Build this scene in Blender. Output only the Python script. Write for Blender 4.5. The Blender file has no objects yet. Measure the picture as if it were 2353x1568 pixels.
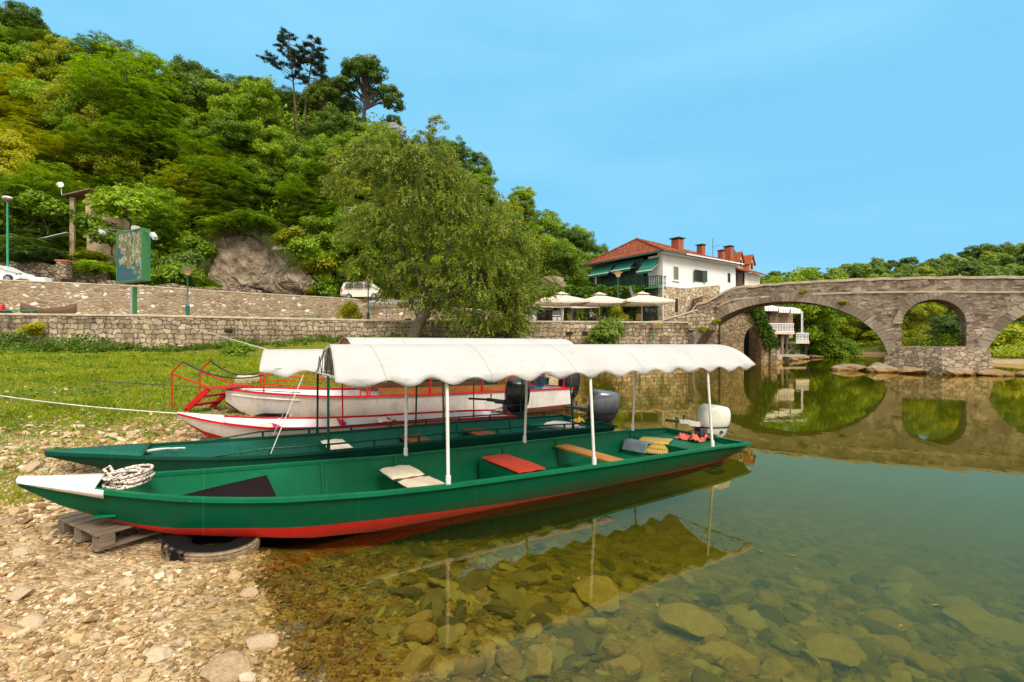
import bpy, bmesh, math, random
import numpy as np
from mathutils import Vector, Matrix, Euler
R = math.radians
scene = bpy.context.scene
col = scene.collection

# ------------------------------------------------------------------ camera
F_, CU, HV, CAMH = 1111.0, 1176.5, 792.0, 1.8       # focal length / principal point / horizon of the photograph, eye height
cam_d = bpy.data.cameras.new('camera')
cam_d.sensor_width = 36.0
cam_d.lens = F_ / 2353.0 * 36.0
cam_d.shift_y = (HV - 784.0) / 2353.0
cam_d.clip_start = 0.05
cam_d.clip_end = 3000.0
cam = bpy.data.objects.new('camera', cam_d)
col.objects.link(cam)
cam.location = (0, 0, CAMH)
cam.rotation_euler = (R(90), 0, 0)
scene.camera = cam

# ------------------------------------------------------------------ world, sun, exposure
SUN_EL, SUN_AZ = R(46), R(150)        # azimuth clockwise from +Y: behind the camera, to the right
world = bpy.data.worlds.new('World')
scene.world = world
world.use_nodes = True
wn, wl = world.node_tree.nodes, world.node_tree.links
bg = wn['Background']
sky = wn.new('ShaderNodeTexSky')
sky.sky_type = 'NISHITA'
sky.sun_disc = False
sky.sun_elevation = SUN_EL
sky.sun_rotation = SUN_AZ
sky.air_density = 1.0
sky.dust_density = 1.6
sky.ozone_density = 1.4
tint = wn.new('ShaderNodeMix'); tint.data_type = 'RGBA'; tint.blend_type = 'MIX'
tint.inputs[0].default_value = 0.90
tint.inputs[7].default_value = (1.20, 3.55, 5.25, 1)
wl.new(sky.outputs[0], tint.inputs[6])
# thin high cloud, very faint
tc = wn.new('ShaderNodeTexCoord'); mp = wn.new('ShaderNodeMapping'); mp.inputs['Scale'].default_value = (1.2, 1.2, 5.0)
nz = wn.new('ShaderNodeTexNoise'); nz.inputs['Scale'].default_value = 1.6; nz.inputs['Detail'].default_value = 4.0
wl.new(tc.outputs['Generated'], mp.inputs[0]); wl.new(mp.outputs[0], nz.inputs[0])
rp = wn.new('ShaderNodeMapRange'); rp.inputs[1].default_value = 0.42; rp.inputs[2].default_value = 0.75; rp.inputs[3].default_value = 0.0; rp.inputs[4].default_value = 0.50
wl.new(nz.outputs[0], rp.inputs[0])
cl = wn.new('ShaderNodeMix'); cl.data_type = 'RGBA'
cl.inputs[7].default_value = (1.9, 4.2, 5.6, 1)
wl.new(rp.outputs[0], cl.inputs[0]); wl.new(tint.outputs[2], cl.inputs[6])
# unseen pale overcast added overhead and behind camera to neutralise ambient light, blue ahead
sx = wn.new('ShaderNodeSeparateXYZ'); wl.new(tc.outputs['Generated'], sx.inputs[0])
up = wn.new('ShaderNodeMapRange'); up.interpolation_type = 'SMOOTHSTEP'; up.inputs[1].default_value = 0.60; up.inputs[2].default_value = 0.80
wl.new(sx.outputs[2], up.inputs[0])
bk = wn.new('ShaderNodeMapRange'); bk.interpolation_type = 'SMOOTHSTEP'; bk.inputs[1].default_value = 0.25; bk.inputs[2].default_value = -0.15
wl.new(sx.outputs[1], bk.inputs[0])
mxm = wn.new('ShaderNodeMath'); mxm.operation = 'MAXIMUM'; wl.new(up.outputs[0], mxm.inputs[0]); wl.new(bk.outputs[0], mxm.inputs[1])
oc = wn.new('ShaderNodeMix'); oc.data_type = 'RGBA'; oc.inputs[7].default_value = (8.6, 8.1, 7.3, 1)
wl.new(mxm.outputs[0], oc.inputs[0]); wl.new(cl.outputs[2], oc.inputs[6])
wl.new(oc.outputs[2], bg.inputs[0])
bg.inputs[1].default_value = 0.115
sun_d = bpy.data.lights.new('sun', 'SUN')
sun_d.energy = 2.1
sun_d.angle = R(22)
sun_d.color = (1.0, 0.93, 0.82)
sun = bpy.data.objects.new('sun', sun_d)
col.objects.link(sun)
sun.rotation_euler = (R(90) - SUN_EL, 0, -SUN_AZ + math.pi)
# direction check: light travels from (sin az, cos az) down to the scene
_d = Vector((math.sin(SUN_AZ) * math.cos(SUN_EL), math.cos(SUN_AZ) * math.cos(SUN_EL), math.sin(SUN_EL)))
sun.rotation_euler = _d.to_track_quat('Z', 'Y').to_euler()
scene.view_settings.view_transform = 'Standard'
scene.view_settings.look = 'None'
scene.view_settings.exposure = 0.72
scene.view_settings.gamma = 1.0
scene.render.resolution_x, scene.render.resolution_y = 1024, 682
scene.cycles.max_bounces = 10
scene.cycles.transparent_max_bounces = 16
scene.cycles.diffuse_bounces = 3
scene.cycles.glossy_bounces = 4
scene.cycles.caustics_reflective = False
scene.cycles.caustics_refractive = False
scene.cycles.use_denoising = True

# ------------------------------------------------------------------ helpers
rnd = random.Random(7)
rng = np.random.default_rng(11)

def at(u, v, Y):
    """world point that the photograph shows at (u, v), at depth Y"""
    return Vector(((u - CU) / F_ * Y, Y, CAMH - (v - HV) / F_ * Y))

def interp(x, pts):
    xs = [p[0] for p in pts]; ys = [p[1] for p in pts]
    return float(np.interp(x, xs, ys))

class Frame:
    """a local frame on the ground plan: origin, heading"""
    def __init__(s, ox, oy, dx, dy, oz=0.0):
        n = math.hypot(dx, dy); s.o = Vector((ox, oy, oz)); s.x = Vector((dx / n, dy / n, 0)); s.y = Vector((-dy / n, dx / n, 0))
        s.rz = math.atan2(dy, dx)
    def w(s, x, y, z=0.0):
        return s.o + s.x * x + s.y * y + Vector((0, 0, z))

def tag(o, label, cat, group=None, kind=None):
    o['label'] = label; o['category'] = cat
    if group: o['group'] = group
    if kind: o['kind'] = kind
    return o

def thing(name, label, cat, loc=(0, 0, 0), rz=0.0, group=None):
    o = bpy.data.objects.new(name, None)
    o.empty_display_size = 0.2
    col.objects.link(o)
    o.location = loc; o.rotation_euler = (0, 0, rz)
    return tag(o, label, cat, group)

class MB:
    def __init__(s):
        s.v = []; s.f = []; s.m = []
    def add(s, vs, fs, mi=0, M=None):
        n = len(s.v)
        if M is not None: vs = [M @ Vector(p) for p in vs]
        s.v.extend([tuple(p) for p in vs]); s.f.extend([tuple(i + n for i in f) for f in fs]); s.m.extend([mi] * len(fs))
        return s
    def box(s, c, d, mi=0, rz=0.0, M=None, taper=1.0):
        x, y, z = d[0] / 2, d[1] / 2, d[2] / 2
        vs = []
        for k, t in ((-1, 1.0), (1, taper)):
            for a, b in ((-1, -1), (1, -1), (1, 1), (-1, 1)):
                vs.append((a * x * t, b * y * t, k * z))
        T = Matrix.Translation(c) @ Matrix.Rotation(rz, 4, 'Z')
        if M is not None: T = Matrix.Translation(c) @ M
        return s.add(vs, [(3, 2, 1, 0), (4, 5, 6, 7), (0, 1, 5, 4), (1, 2, 6, 5), (2, 3, 7, 6), (3, 0, 4, 7)], mi, T)
    def bar(s, a, b, w, h=None, mi=0):
        """square bar from a to b"""
        a, b = Vector(a), Vector(b); h = h or w; d = b - a; L = d.length
        if L < 1e-6: return s
        q = d.to_track_quat('X', 'Z').to_matrix().to_4x4()
        return s.box((a + b) / 2, (L, w, h), mi, M=q)
    def tube(s, pts, r, n=8, mi=0, caps=True):
        pts = [Vector(p) for p in pts]; k = len(pts)
        rs = r if isinstance(r, (list, tuple)) else [r] * k
        up = Vector((0, 0, 1)); vs = []; fs = []
        prev = None
        for i, p in enumerate(pts):
            t = (pts[min(i + 1, k - 1)] - pts[max(i - 1, 0)])
            if t.length < 1e-9: t = Vector((0, 0, 1))
            t.normalize()
            if prev is None:
                a = t.cross(up)
                if a.length < 0.1: a = t.cross(Vector((1, 0, 0)))
            else:
                a = prev - t * prev.dot(t)
                if a.length < 1e-6: a = t.cross(up)
            a.normalize(); b = t.cross(a); prev = a
            for j in range(n):
                an = 2 * math.pi * j / n
                vs.append(p + (a * math.cos(an) + b * math.sin(an)) * rs[i])
        for i in range(k - 1):
            for j in range(n):
                j2 = (j + 1) % n
                fs.append((i * n + j, i * n + j2, (i + 1) * n + j2, (i + 1) * n + j))
        if caps:
            fs.append(tuple(range(n - 1, -1, -1))); fs.append(tuple((k - 1) * n + j for j in range(n)))
        return s.add(vs, fs, mi)
    def lathe(s, prof, n=16, mi=0, M=None, caps=True):
        """prof: list of (radius, z) from bottom to top"""
        vs = []; fs = []
        for r, z in prof:
            for j in range(n):
                an = 2 * math.pi * j / n
                vs.append((r * math.cos(an), r * math.sin(an), z))
        for i in range(len(prof) - 1):
            for j in range(n):
                j2 = (j + 1) % n
                fs.append((i * n + j, i * n + j2, (i + 1) * n + j2, (i + 1) * n + j))
        if caps:
            fs.append(tuple(range(n - 1, -1, -1))); fs.append(tuple((len(prof) - 1) * n + j for j in range(n)))
        return s.add(vs, fs, mi, M)
    def prism(s, poly, ext, mi=0, M=None):
        """poly: 2-D outline in local x,z (counter-clockwise seen from -y), ext: (y0, y1)"""
        n = len(poly)
        vs = [(x, ext[0], z) for x, z in poly] + [(x, ext[1], z) for x, z in poly]
        fs = [tuple(range(n)), tuple(range(2 * n - 1, n - 1, -1))]
        for i in range(n):
            j = (i + 1) % n
            fs.append((i, i + n, j + n, j))
        return s.add(vs, fs, mi, M)
    def loft(s, rings, mi=0, close=True, caps=True, M=None):
        """rings: equal-length point loops"""
        n = len(rings[0]); vs = [p for r in rings for p in r]; fs = []
        for i in range(len(rings) - 1):
            for j in range(n if close else n - 1):
                j2 = (j + 1) % n
                fs.append((i * n + j, i * n + j2, (i + 1) * n + j2, (i + 1) * n + j))
        if caps and close:
            fs.append(tuple(range(n - 1, -1, -1))); fs.append(tuple((len(rings) - 1) * n + j for j in range(n)))
        return s.add(vs, fs, mi, M)
    def grid(s, P, mi=0):
        """P[i][j] points"""
        a, b = len(P), len(P[0]); vs = [p for r in P for p in r]
        fs = [(i * b + j, i * b + j + 1, (i + 1) * b + j + 1, (i + 1) * b + j) for i in range(a - 1) for j in range(b - 1)]
        return s.add(vs, fs, mi)
    def build(s, name, mats, parent=None, smooth=35, bevel=0.0, uv=True, recalc=True, solid=0.0, loc=None):
        me = bpy.data.meshes.new(name)
        me.from_pydata(s.v, [], s.f)
        if not isinstance(mats, (list, tuple)): mats = [mats]
        for m in mats: me.materials.append(m)
        if len(mats) > 1: me.polygons.foreach_set('material_index', np.array(s.m, dtype=np.int32))
        if recalc:
            bm = bmesh.new(); bm.from_mesh(me); bmesh.ops.recalc_face_normals(bm, faces=bm.faces); bm.to_mesh(me); bm.free()
        if smooth:
            me.polygons.foreach_set('use_smooth', np.ones(len(me.polygons), dtype=bool))
            me.set_sharp_from_angle(angle=R(smooth))
        if uv: box_uv(me)
        me.update()
        o = bpy.data.objects.new(name, me)
        col.objects.link(o)
        if parent is not None: o.parent = parent
        if loc is not None: o.location = loc
        if solid:
            md = o.modifiers.new('solid', 'SOLIDIFY'); md.thickness = solid; md.offset = 0
        if bevel:
            md = o.modifiers.new('bevel', 'BEVEL'); md.width = bevel; md.segments = 2; md.limit_method = 'ANGLE'; md.angle_limit = R(40)
        return o

def box_uv(me):
    """UVs in metres: along the horizontal run of each face, and up"""
    uvl = me.uv_layers.new(name='UVMap')
    n = len(me.loops)
    if n == 0: return
    li = np.empty(n, dtype=np.int32); me.loops.foreach_get('vertex_index', li)
    co = np.empty(len(me.vertices) * 3, dtype=np.float32); me.vertices.foreach_get('co', co); co = co.reshape(-1, 3)
    pn = np.empty(len(me.polygons) * 3, dtype=np.float32); me.polygons.foreach_get('normal', pn); pn = pn.reshape(-1, 3)
    tot = np.empty(len(me.polygons), dtype=np.int32); me.polygons.foreach_get('loop_total', tot)
    N = np.repeat(pn, tot, axis=0); P = co[li]
    h = np.stack([-N[:, 1], N[:, 0]], 1); hl = np.linalg.norm(h, axis=1)
    flat = np.abs(N[:, 2]) > 0.8
    h = h / np.maximum(hl, 1e-6)[:, None]
    u = P[:, 0] * h[:, 0] + P[:, 1] * h[:, 1]
    v = P[:, 2] / np.maximum(np.sqrt(1 - np.minimum(N[:, 2] ** 2, 0.99)), 0.3)
    u = np.where(flat, P[:, 0], u); v = np.where(flat, P[:, 1], v)
    uvl.data.foreach_set('uv', np.stack([u, v], 1).astype(np.float32).ravel())

def np_mesh(name, V, Fq, mats, nper=4, smooth=False, parent=None, midx=None, link=True):
    """fast mesh from arrays (all faces with nper corners)"""
    me = bpy.data.meshes.new(name)
    V = np.asarray(V, dtype=np.float32); Fq = np.asarray(Fq, dtype=np.int32).reshape(-1, nper)
    me.vertices.add(len(V)); me.vertices.foreach_set('co', V.ravel())
    me.loops.add(Fq.size); me.loops.foreach_set('vertex_index', Fq.ravel())
    me.polygons.add(len(Fq))
    me.polygons.foreach_set('loop_start', np.arange(0, Fq.size, nper, dtype=np.int32))
    if not isinstance(mats, (list, tuple)): mats = [mats]
    for m in mats: me.materials.append(m)
    if midx is not None: me.polygons.foreach_set('material_index', np.asarray(midx, dtype=np.int32))
    me.polygons.foreach_set('use_smooth', np.full(len(Fq), bool(smooth)))
    me.update(calc_edges=True); me.validate()
    if not link: return me
    o = bpy.data.objects.new(name, me); col.objects.link(o)
    if parent is not None: o.parent = parent
    return o

def vnoise(x, y, s=1.0, seed=0):
    """cheap smooth value noise on arrays, -1..1"""
    x = np.asarray(x, dtype=np.float64) * s + seed * 17.13; y = np.asarray(y, dtype=np.float64) * s - seed * 9.71
    xi = np.floor(x); yi = np.floor(y); fx = x - xi; fy = y - yi
    fx = fx * fx * (3 - 2 * fx); fy = fy * fy * (3 - 2 * fy)
    def h(a, b):
        t = np.sin(a * 127.1 + b * 311.7 + seed * 74.7) * 43758.5453
        return t - np.floor(t)
    return 2 * ((h(xi, yi) * (1 - fx) + h(xi + 1, yi) * fx) * (1 - fy) + (h(xi, yi + 1) * (1 - fx) + h(xi + 1, yi + 1) * fx) * fy) - 1

# ------------------------------------------------------------------ materials
class Mat:
    def __init__(s, name):
        s.m = bpy.data.materials.new(name); s.m.use_nodes = True
        s.n = s.m.node_tree.nodes; s.l = s.m.node_tree.links
        s.b = s.n['Principled BSDF']; s.out = s.n['Material Output']
    def node(s, t, **kw):
        x = s.n.new(t)
        for k, v in kw.items(): setattr(x, k, v)
        return x
    def link(s, a, b): s.l.new(a, b)
    def coords(s, which='Object', scale=(1, 1, 1)):
        t = s.node('ShaderNodeTexCoord'); m = s.node('ShaderNodeMapping'); m.inputs['Scale'].default_value = scale
        s.link(t.outputs[which], m.inputs[0]); return m.outputs[0]
    def noise(s, vec, scale, detail=4, rough=0.55, dist=0.0):
        x = s.node('ShaderNodeTexNoise'); x.inputs['Scale'].default_value = scale; x.inputs['Detail'].default_value = detail
        x.inputs['Roughness'].default_value = rough; x.inputs['Distortion'].default_value = dist
        if vec is not None: s.link(vec, x.inputs[0])
        return x
    def ramp(s, fac, stops, interp='LINEAR'):
        x = s.node('ShaderNodeValToRGB'); x.color_ramp.interpolation = interp
        e = x.color_ramp.elements
        while len(e) < len(stops): e.new(0.5)
        for i, (p, c) in enumerate(stops):
            e[i].position = p; e[i].color = (c[0], c[1], c[2], 1) if hasattr(c, '__len__') else (c, c, c, 1)
        s.link(fac, x.inputs[0]); return x.outputs[0]
    def mix(s, fac, a, b, mode='MIX'):
        x = s.node('ShaderNodeMix', data_type='RGBA', blend_type=mode)
        for sock, val in ((x.inputs[0], fac), (x.inputs[6], a), (x.inputs[7], b)):
            if isinstance(val, (int, float)): sock.default_value = val
            elif hasattr(val, '__len__'): sock.default_value = (val[0], val[1], val[2], 1)
            else: s.link(val, sock)
        return x.outputs[2]
    def math(s, op, a, b=0.0, c=None, clamp=False):
        x = s.node('ShaderNodeMath', operation=op, use_clamp=clamp)
        for i, val in enumerate((a, b) if c is None else (a, b, c)):
            if isinstance(val, (int, float)): x.inputs[i].default_value = val
            else: s.link(val, x.inputs[i])
        return x.outputs[0]
    def rng(s, x, a, b, c=0.0, d=1.0):
        m = s.node('ShaderNodeMapRange'); s.link(x, m.inputs[0])
        for i, v in ((1, a), (2, b), (3, c), (4, d)): m.inputs[i].default_value = v
        return m.outputs[0]
    def bump(s, h, strength=0.3, dist=0.02):
        b = s.node('ShaderNodeBump'); b.inputs['Strength'].default_value = strength; b.inputs['Distance'].default_value = dist
        s.link(h, b.inputs['Height']); s.link(b.outputs[0], s.b.inputs['Normal']); return b
    def set(s, color=None, rough=None, metal=None, spec=None):
        for k, v in (('Base Color', color), ('Roughness', rough), ('Metallic', metal), ('Specular IOR Level', spec)):
            if v is None: continue
            sock = s.b.inputs[k]
            if isinstance(v, (int, float)): sock.default_value = v
            elif hasattr(v, '__len__'): sock.default_value = (v[0], v[1], v[2], 1)
            else: s.link(v, sock)
        return s

def simple(name, c, rough=0.6, metal=0.0, var=0.18, vs=6.0, bump=0.0, bs=40.0, spec=None, coords='Object'):
    m = Mat(name); v = m.coords(coords)
    nz = m.noise(v, vs, 5)
    dark = [x * (1 - var) for x in c]; lite = [min(1, x * (1 + var)) for x in c]
    m.set(m.ramp(nz.outputs[0], [(0.3, dark), (0.7, lite)]), None, metal, spec)
    m.set(rough=m.rng(nz.outputs[0], 0.3, 0.7, max(0.03, rough - 0.08), min(1, rough + 0.08)))
    if bump: m.bump(m.noise(v, bs, 4).outputs[0], bump, 0.01)
    return m.m

def paint(name, c, rough=0.35, dirt=(0.1, 0.08, 0.05), dirt_amt=0.35, scratch=True, low=None, seams=False, spec=0.13):
    """boat paint: uneven, scuffed; low=(z0,z1,colour): slime band near the water line"""
    m = Mat(name); v = m.coords('Object')
    n1 = m.noise(v, 2.2, 6, 0.6); n2 = m.noise(v, 14, 6, 0.7)
    vst = m.coords('Object', (1.5, 1.5, 14.0)); n3 = m.noise(vst, 6, 5, 0.6)
    base = m.ramp(n1.outputs[0], [(0.25, [x * 0.82 for x in c]), (0.75, [min(1, x * 1.16) for x in c])])
    d = m.math('MULTIPLY', m.rng(n2.outputs[0], 0.52, 0.75), dirt_amt)
    cc = m.mix(d, base, dirt)
    if scratch:
        sc = m.rng(n3.outputs[0], 0.70, 0.76, 0, 0.35)
        cc = m.mix(sc, cc, [min(1, x * 1.8 + 0.05) for x in c])
    if seams:
        tcs = m.node('ShaderNodeTexCoord'); sps = m.node('ShaderNodeSeparateXYZ'); m.link(tcs.outputs['Object'], sps.inputs[0])
        fx = m.math('FRACT', m.math('DIVIDE', m.math('ADD', sps.outputs[0], m.math('MULTIPLY', m.math('SUBTRACT', n2.outputs[0], 0.5), 0.012)), 1.22))
        cc = m.mix(m.rng(fx, 0.0, 0.012, 0.28, 0.0), cc, [min(1, x * 2.2 + 0.03) for x in c])
        nch = m.noise(v, 38, 3, 0.6); cc = m.mix(m.rng(nch.outputs[0], 0.735, 0.75, 0, 0.75), cc, [min(1, x * 2.0 + 0.16) for x in c])
        nst = m.noise(m.coords('Object', (3.0, 3.0, 0.5)), 3.0, 5, 0.65); cc = m.mix(m.rng(nst.outputs[0], 0.52, 0.72, 0, 0.45), cc, [x * 0.45 + 0.01 for x in c])
    if low:
        g = m.node('ShaderNodeNewGeometry'); sp = m.node('ShaderNodeSeparateXYZ'); m.link(g.outputs['Position'], sp.inputs[0])
        zz = m.math('ADD', sp.outputs[2], m.math('MULTIPLY', m.math('SUBTRACT', n2.outputs[0], 0.5), 0.10))
        cc = m.mix(m.rng(zz, low[0], low[1], 0.9, 0.0), cc, low[2])
    m.set(cc, spec=spec)
    m.set(rough=m.rng(n2.outputs[0], 0.3, 0.7, rough - 0.08, rough + 0.2))
    m.bump(m.math('ADD', n1.outputs[0], m.math('MULTIPLY', n2.outputs[0], 0.15)), 0.12, 0.02)
    return m.m

def wood(name, c1, c2, rough=0.5, scale=3.0, axis=0):
    m = Mat(name); sc = [18.0, 18.0, 18.0]; sc[axis] = 1.2
    v = m.coords('Object', tuple(sc)); n = m.noise(v, scale * 0.5, 6, 0.6, 0.6)
    v2 = m.coords('Object'); n2 = m.noise(v2, 3, 3)
    cc = m.ramp(n.outputs[0], [(0.3, c1), (0.7, c2)])
    cc = m.mix(m.rng(n2.outputs[0], 0.35, 0.7, 0, 0.4), cc, [x * 0.55 for x in c1])
    m.set(cc, rough); m.bump(n.outputs[0], 0.25, 0.005)
    return m.m

def masonry(name, cols, mortar, bw=0.5, bh=0.28, msize=0.02, stain=0.35, bump=0.8, warp=0.05, patch=None, big=0.0):
    """coursed rough stone, in metre UVs"""
    m = Mat(name); uv = m.coords('UV')
    nw = m.noise(uv, 1.7, 3); nw2 = m.noise(uv, 7, 3)
    off = m.node('ShaderNodeVectorMath', operation='SCALE'); sub = m.node('ShaderNodeVectorMath', operation='SUBTRACT')
    m.link(nw2.outputs[1], sub.inputs[0]); sub.inputs[1].default_value = (0.5, 0.5, 0.5)
    m.link(sub.outputs[0], off.inputs[0]); off.inputs[3].default_value = warp * 2.2
    ad = m.node('ShaderNodeVectorMath', operation='ADD'); m.link(uv, ad.inputs[0]); m.link(off.outputs[0], ad.inputs[1])
    sub2 = m.node('ShaderNodeVectorMath', operation='SUBTRACT'); m.link(nw.outputs[1], sub2.inputs[0]); sub2.inputs[1].default_value = (0.5, 0.5, 0.5)
    off2 = m.node('ShaderNodeVectorMath', operation='SCALE'); m.link(sub2.outputs[0], off2.inputs[0]); off2.inputs[3].default_value = warp * 5
    ad2 = m.node('ShaderNodeVectorMath', operation='ADD'); m.link(ad.outputs[0], ad2.inputs[0]); m.link(off2.outputs[0], ad2.inputs[1])
    br = m.node('ShaderNodeTexBrick'); br.offset = 0.43; br.squash = 0.75; br.squash_frequency = 3
    m.link(ad2.outputs[0], br.inputs[0])
    br.inputs['Scale'].default_value = 1.0; br.inputs['Mortar Size'].default_value = msize; br.inputs['Mortar Smooth'].default_value = 0.5
    br.inputs['Brick Width'].default_value = bw; br.inputs['Row Height'].default_value = bh; br.inputs['Bias'].default_value = 0.0
    br.inputs['Color1'].default_value = (0, 0, 0, 1); br.inputs['Color2'].default_value = (1, 1, 1, 1); br.inputs['Mortar'].default_value = (0.5, 0.5, 0.5, 1)
    k = len(cols)
    stone = m.ramp(br.outputs[0], [(i / (k - 1), c) for i, c in enumerate(cols)])
    nf = m.noise(uv, 22, 6, 0.7)
    stone = m.mix(1.0, stone, m.ramp(nf.outputs[0], [(0.25, 0.62), (0.75, 1.3)]), 'MULTIPLY')
    cc = m.mix(br.outputs[1], stone, mortar)
    # rain streaks and lichen of the wall itself
    vs = m.coords('UV', (1.3, 0.22, 1)); ns = m.noise(vs, 1.6, 5, 0.65)
    cc = m.mix(m.rng(ns.outputs[0], 0.46, 0.68, 0, stain), cc, (0.055, 0.045, 0.032))
    if patch: cc = m.mix(m.rng(nw.outputs[0], 0.55, 0.66, 0, patch[1]), cc, patch[0])
    if big:
        nb_ = m.noise(m.coords('UV', (0.10, 0.22, 1)), 1.0, 5, 0.6); cc = m.mix(big, cc, m.mix(1.0, cc, m.ramp(nb_.outputs[0], [(0.38, (0.42, 0.38, 0.34)), (0.62, (1.25, 1.22, 1.15))]), 'MULTIPLY'))
    m.set(cc, 0.9, spec=0.25)
    h = m.math('ADD', m.math('MULTIPLY', br.outputs[1], -1.0), m.math('MULTIPLY', nf.outputs[0], 0.55))
    m.bump(h, bump, 0.06)
    return m.m

def rubble(name, cols, mortar, scale=3.0, msize=0.06, stain=0.3, squash=1.5, bump=0.8, pale=0.0, fade=0.0):
    """irregular rubble stone set in mortar"""
    m = Mat(name); uv = m.coords('UV', (1, squash, 1))
    nw = m.noise(uv, 3.5, 3)
    mixv = m.node('ShaderNodeMix', data_type='VECTOR'); mixv.inputs[0].default_value = 0.10
    m.link(uv, mixv.inputs[4]); m.link(nw.outputs[1], mixv.inputs[5])
    v1 = m.node('ShaderNodeTexVoronoi', feature='F1'); v1.inputs['Scale'].default_value = scale; m.link(mixv.outputs[1], v1.inputs[0])
    v2 = m.node('ShaderNodeTexVoronoi', feature='DISTANCE_TO_EDGE'); v2.inputs['Scale'].default_value = scale; m.link(mixv.outputs[1], v2.inputs[0])
    sp = m.node('ShaderNodeSeparateColor'); m.link(v1.outputs[1], sp.inputs[0])
    k = len(cols)
    stone = m.ramp(sp.outputs[0], [(i / (k - 1), c) for i, c in enumerate(cols)])
    nf = m.noise(uv, 18, 6, 0.7)
    stone = m.mix(1.0, stone, m.ramp(nf.outputs[0], [(0.25, 0.65), (0.75, 1.3)]), 'MULTIPLY')
    mm = m.rng(v2.outputs[0], msize * 0.5, msize * 1.6, 1, 0)
    if pale: mm = m.math('MAXIMUM', mm, m.rng(sp.outputs[1], 1 - pale - 0.02, 1 - pale, 0.85, 0.0))
    cc = m.mix(mm, stone, mortar)
    vs = m.coords('UV', (1.1, 0.25, 1)); ns = m.noise(vs, 1.3, 5, 0.65)
    cc = m.mix(m.rng(ns.outputs[0], 0.46, 0.7, 0, stain), cc, (0.06, 0.048, 0.03))
    if fade:
        nb_ = m.noise(m.coords('UV', (0.5, 0.8, 1)), 0.8, 4, 0.6)
        cc = m.mix(fade, cc, m.mix(1.0, cc, m.ramp(nb_.outputs[0], [(0.35, (0.55, 0.5, 0.48)), (0.65, (1.5, 1.45, 1.4))]), 'MULTIPLY'))
    m.set(cc, 0.92, spec=0.2)
    m.bump(m.math('ADD', m.math('MULTIPLY', mm, -1.0), m.math('MULTIPLY', nf.outputs[0], 0.5)), bump, 0.06)
    return m.m

def leafmat(name, ramp_cols, trans=0.35, rough=0.55, objvar=0.5, yellow=0.0, patch=0.35):
    """leaf colour: varies leaf by leaf, branch by branch and tree by tree"""
    m = Mat(name)
    g = m.node('ShaderNodeNewGeometry'); oi = m.node('ShaderNodeObjectInfo')
    nz = m.noise(g.outputs['Position'], 0.9, 3)
    f = m.math('ADD', m.math('MULTIPLY', g.outputs['Random Per Island'], 0.55), m.math('MULTIPLY', m.math('SUBTRACT', nz.outputs[0], 0.5), patch * 2))
    f = m.math('ADD', f, m.math('MULTIPLY', m.math('SUBTRACT', oi.outputs['Random'], 0.5), objvar))
    f = m.math('ADD', f, 0.22, clamp=True)
    k = len(ramp_cols)
    cc = m.ramp(f, [(i / (k - 1), c) for i, c in enumerate(ramp_cols)])
    if yellow:
        wn_ = m.node('ShaderNodeTexWhiteNoise', noise_dimensions='1D'); m.link(g.outputs['Random Per Island'], wn_.inputs['W'])
        cc = m.mix(m.rng(wn_.outputs[0], 1 - yellow, 1 - yellow + 0.01, 0, 0.8), cc, (0.30, 0.20, 0.012))
    m.set(cc, rough, spec=0.3)
    tr = m.node('ShaderNodeBsdfTranslucent'); m.link(m.mix(1.0, cc, (1.25, 1.3, 0.5), 'MULTIPLY'), tr.inputs[0])
    mx = m.node('ShaderNodeMixShader'); mx.inputs[0].default_value = trans
    m.link(m.b.outputs[0], mx.inputs[1]); m.link(tr.outputs[0], mx.inputs[2]); m.link(mx.outputs[0], m.out.inputs[0])
    return m.m
# ================================================================== SETTING
# ---- shore line (water is on the right of it) and the far bank, in plan
WATER = [(3.0, -6), (0.9, -1.5), (-0.25, 0.9), (-0.85, 2.2), (-1.2, 2.75), (-1.75, 3.45), (-2.25, 4.2), (-2.7, 5.4), (-2.5, 7.2), (-1.7, 9.6), (-0.6, 12.6), (0.9, 17),
         (2.6, 24), (4.2, 31), (5.0, 37.6), (15, 39.6), (18.5, 42.6), (24, 44.0), (27, 48.5), (33, 57), (41, 68), (45, 80), (44, 98), (36, 125), (28, 150),
         (44, 150), (52, 128), (63, 100), (66, 88), (61, 72), (52, 58), (45.5, 45), (46, 36), (54, 24), (62, 8), (62, -40), (3, -40)]
_W = np.array(WATER, dtype=np.float64)

def water_sd(x, y):
    """signed distance to the water's edge, positive in the water"""
    x = np.asarray(x, dtype=np.float64); y = np.asarray(y, dtype=np.float64)
    d = np.full(x.shape, 1e9); ins = np.zeros(x.shape, dtype=bool)
    n = len(_W)
    for i in range(n):
        ax, ay = _W[i]; bx, by = _W[(i + 1) % n]
        ex, ey = bx - ax, by - ay
        t = np.clip(((x - ax) * ex + (y - ay) * ey) / (ex * ex + ey * ey), 0, 1)
        d = np.minimum(d, np.hypot(x - ax - t * ex, y - ay - t * ey))
        c = ((ay > y) != (by > y)) & (x < (bx - ax) * (y - ay) / (by - ay + 1e-12) + ax)
        ins ^= c
    return np.where(ins, d, -d)

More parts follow.
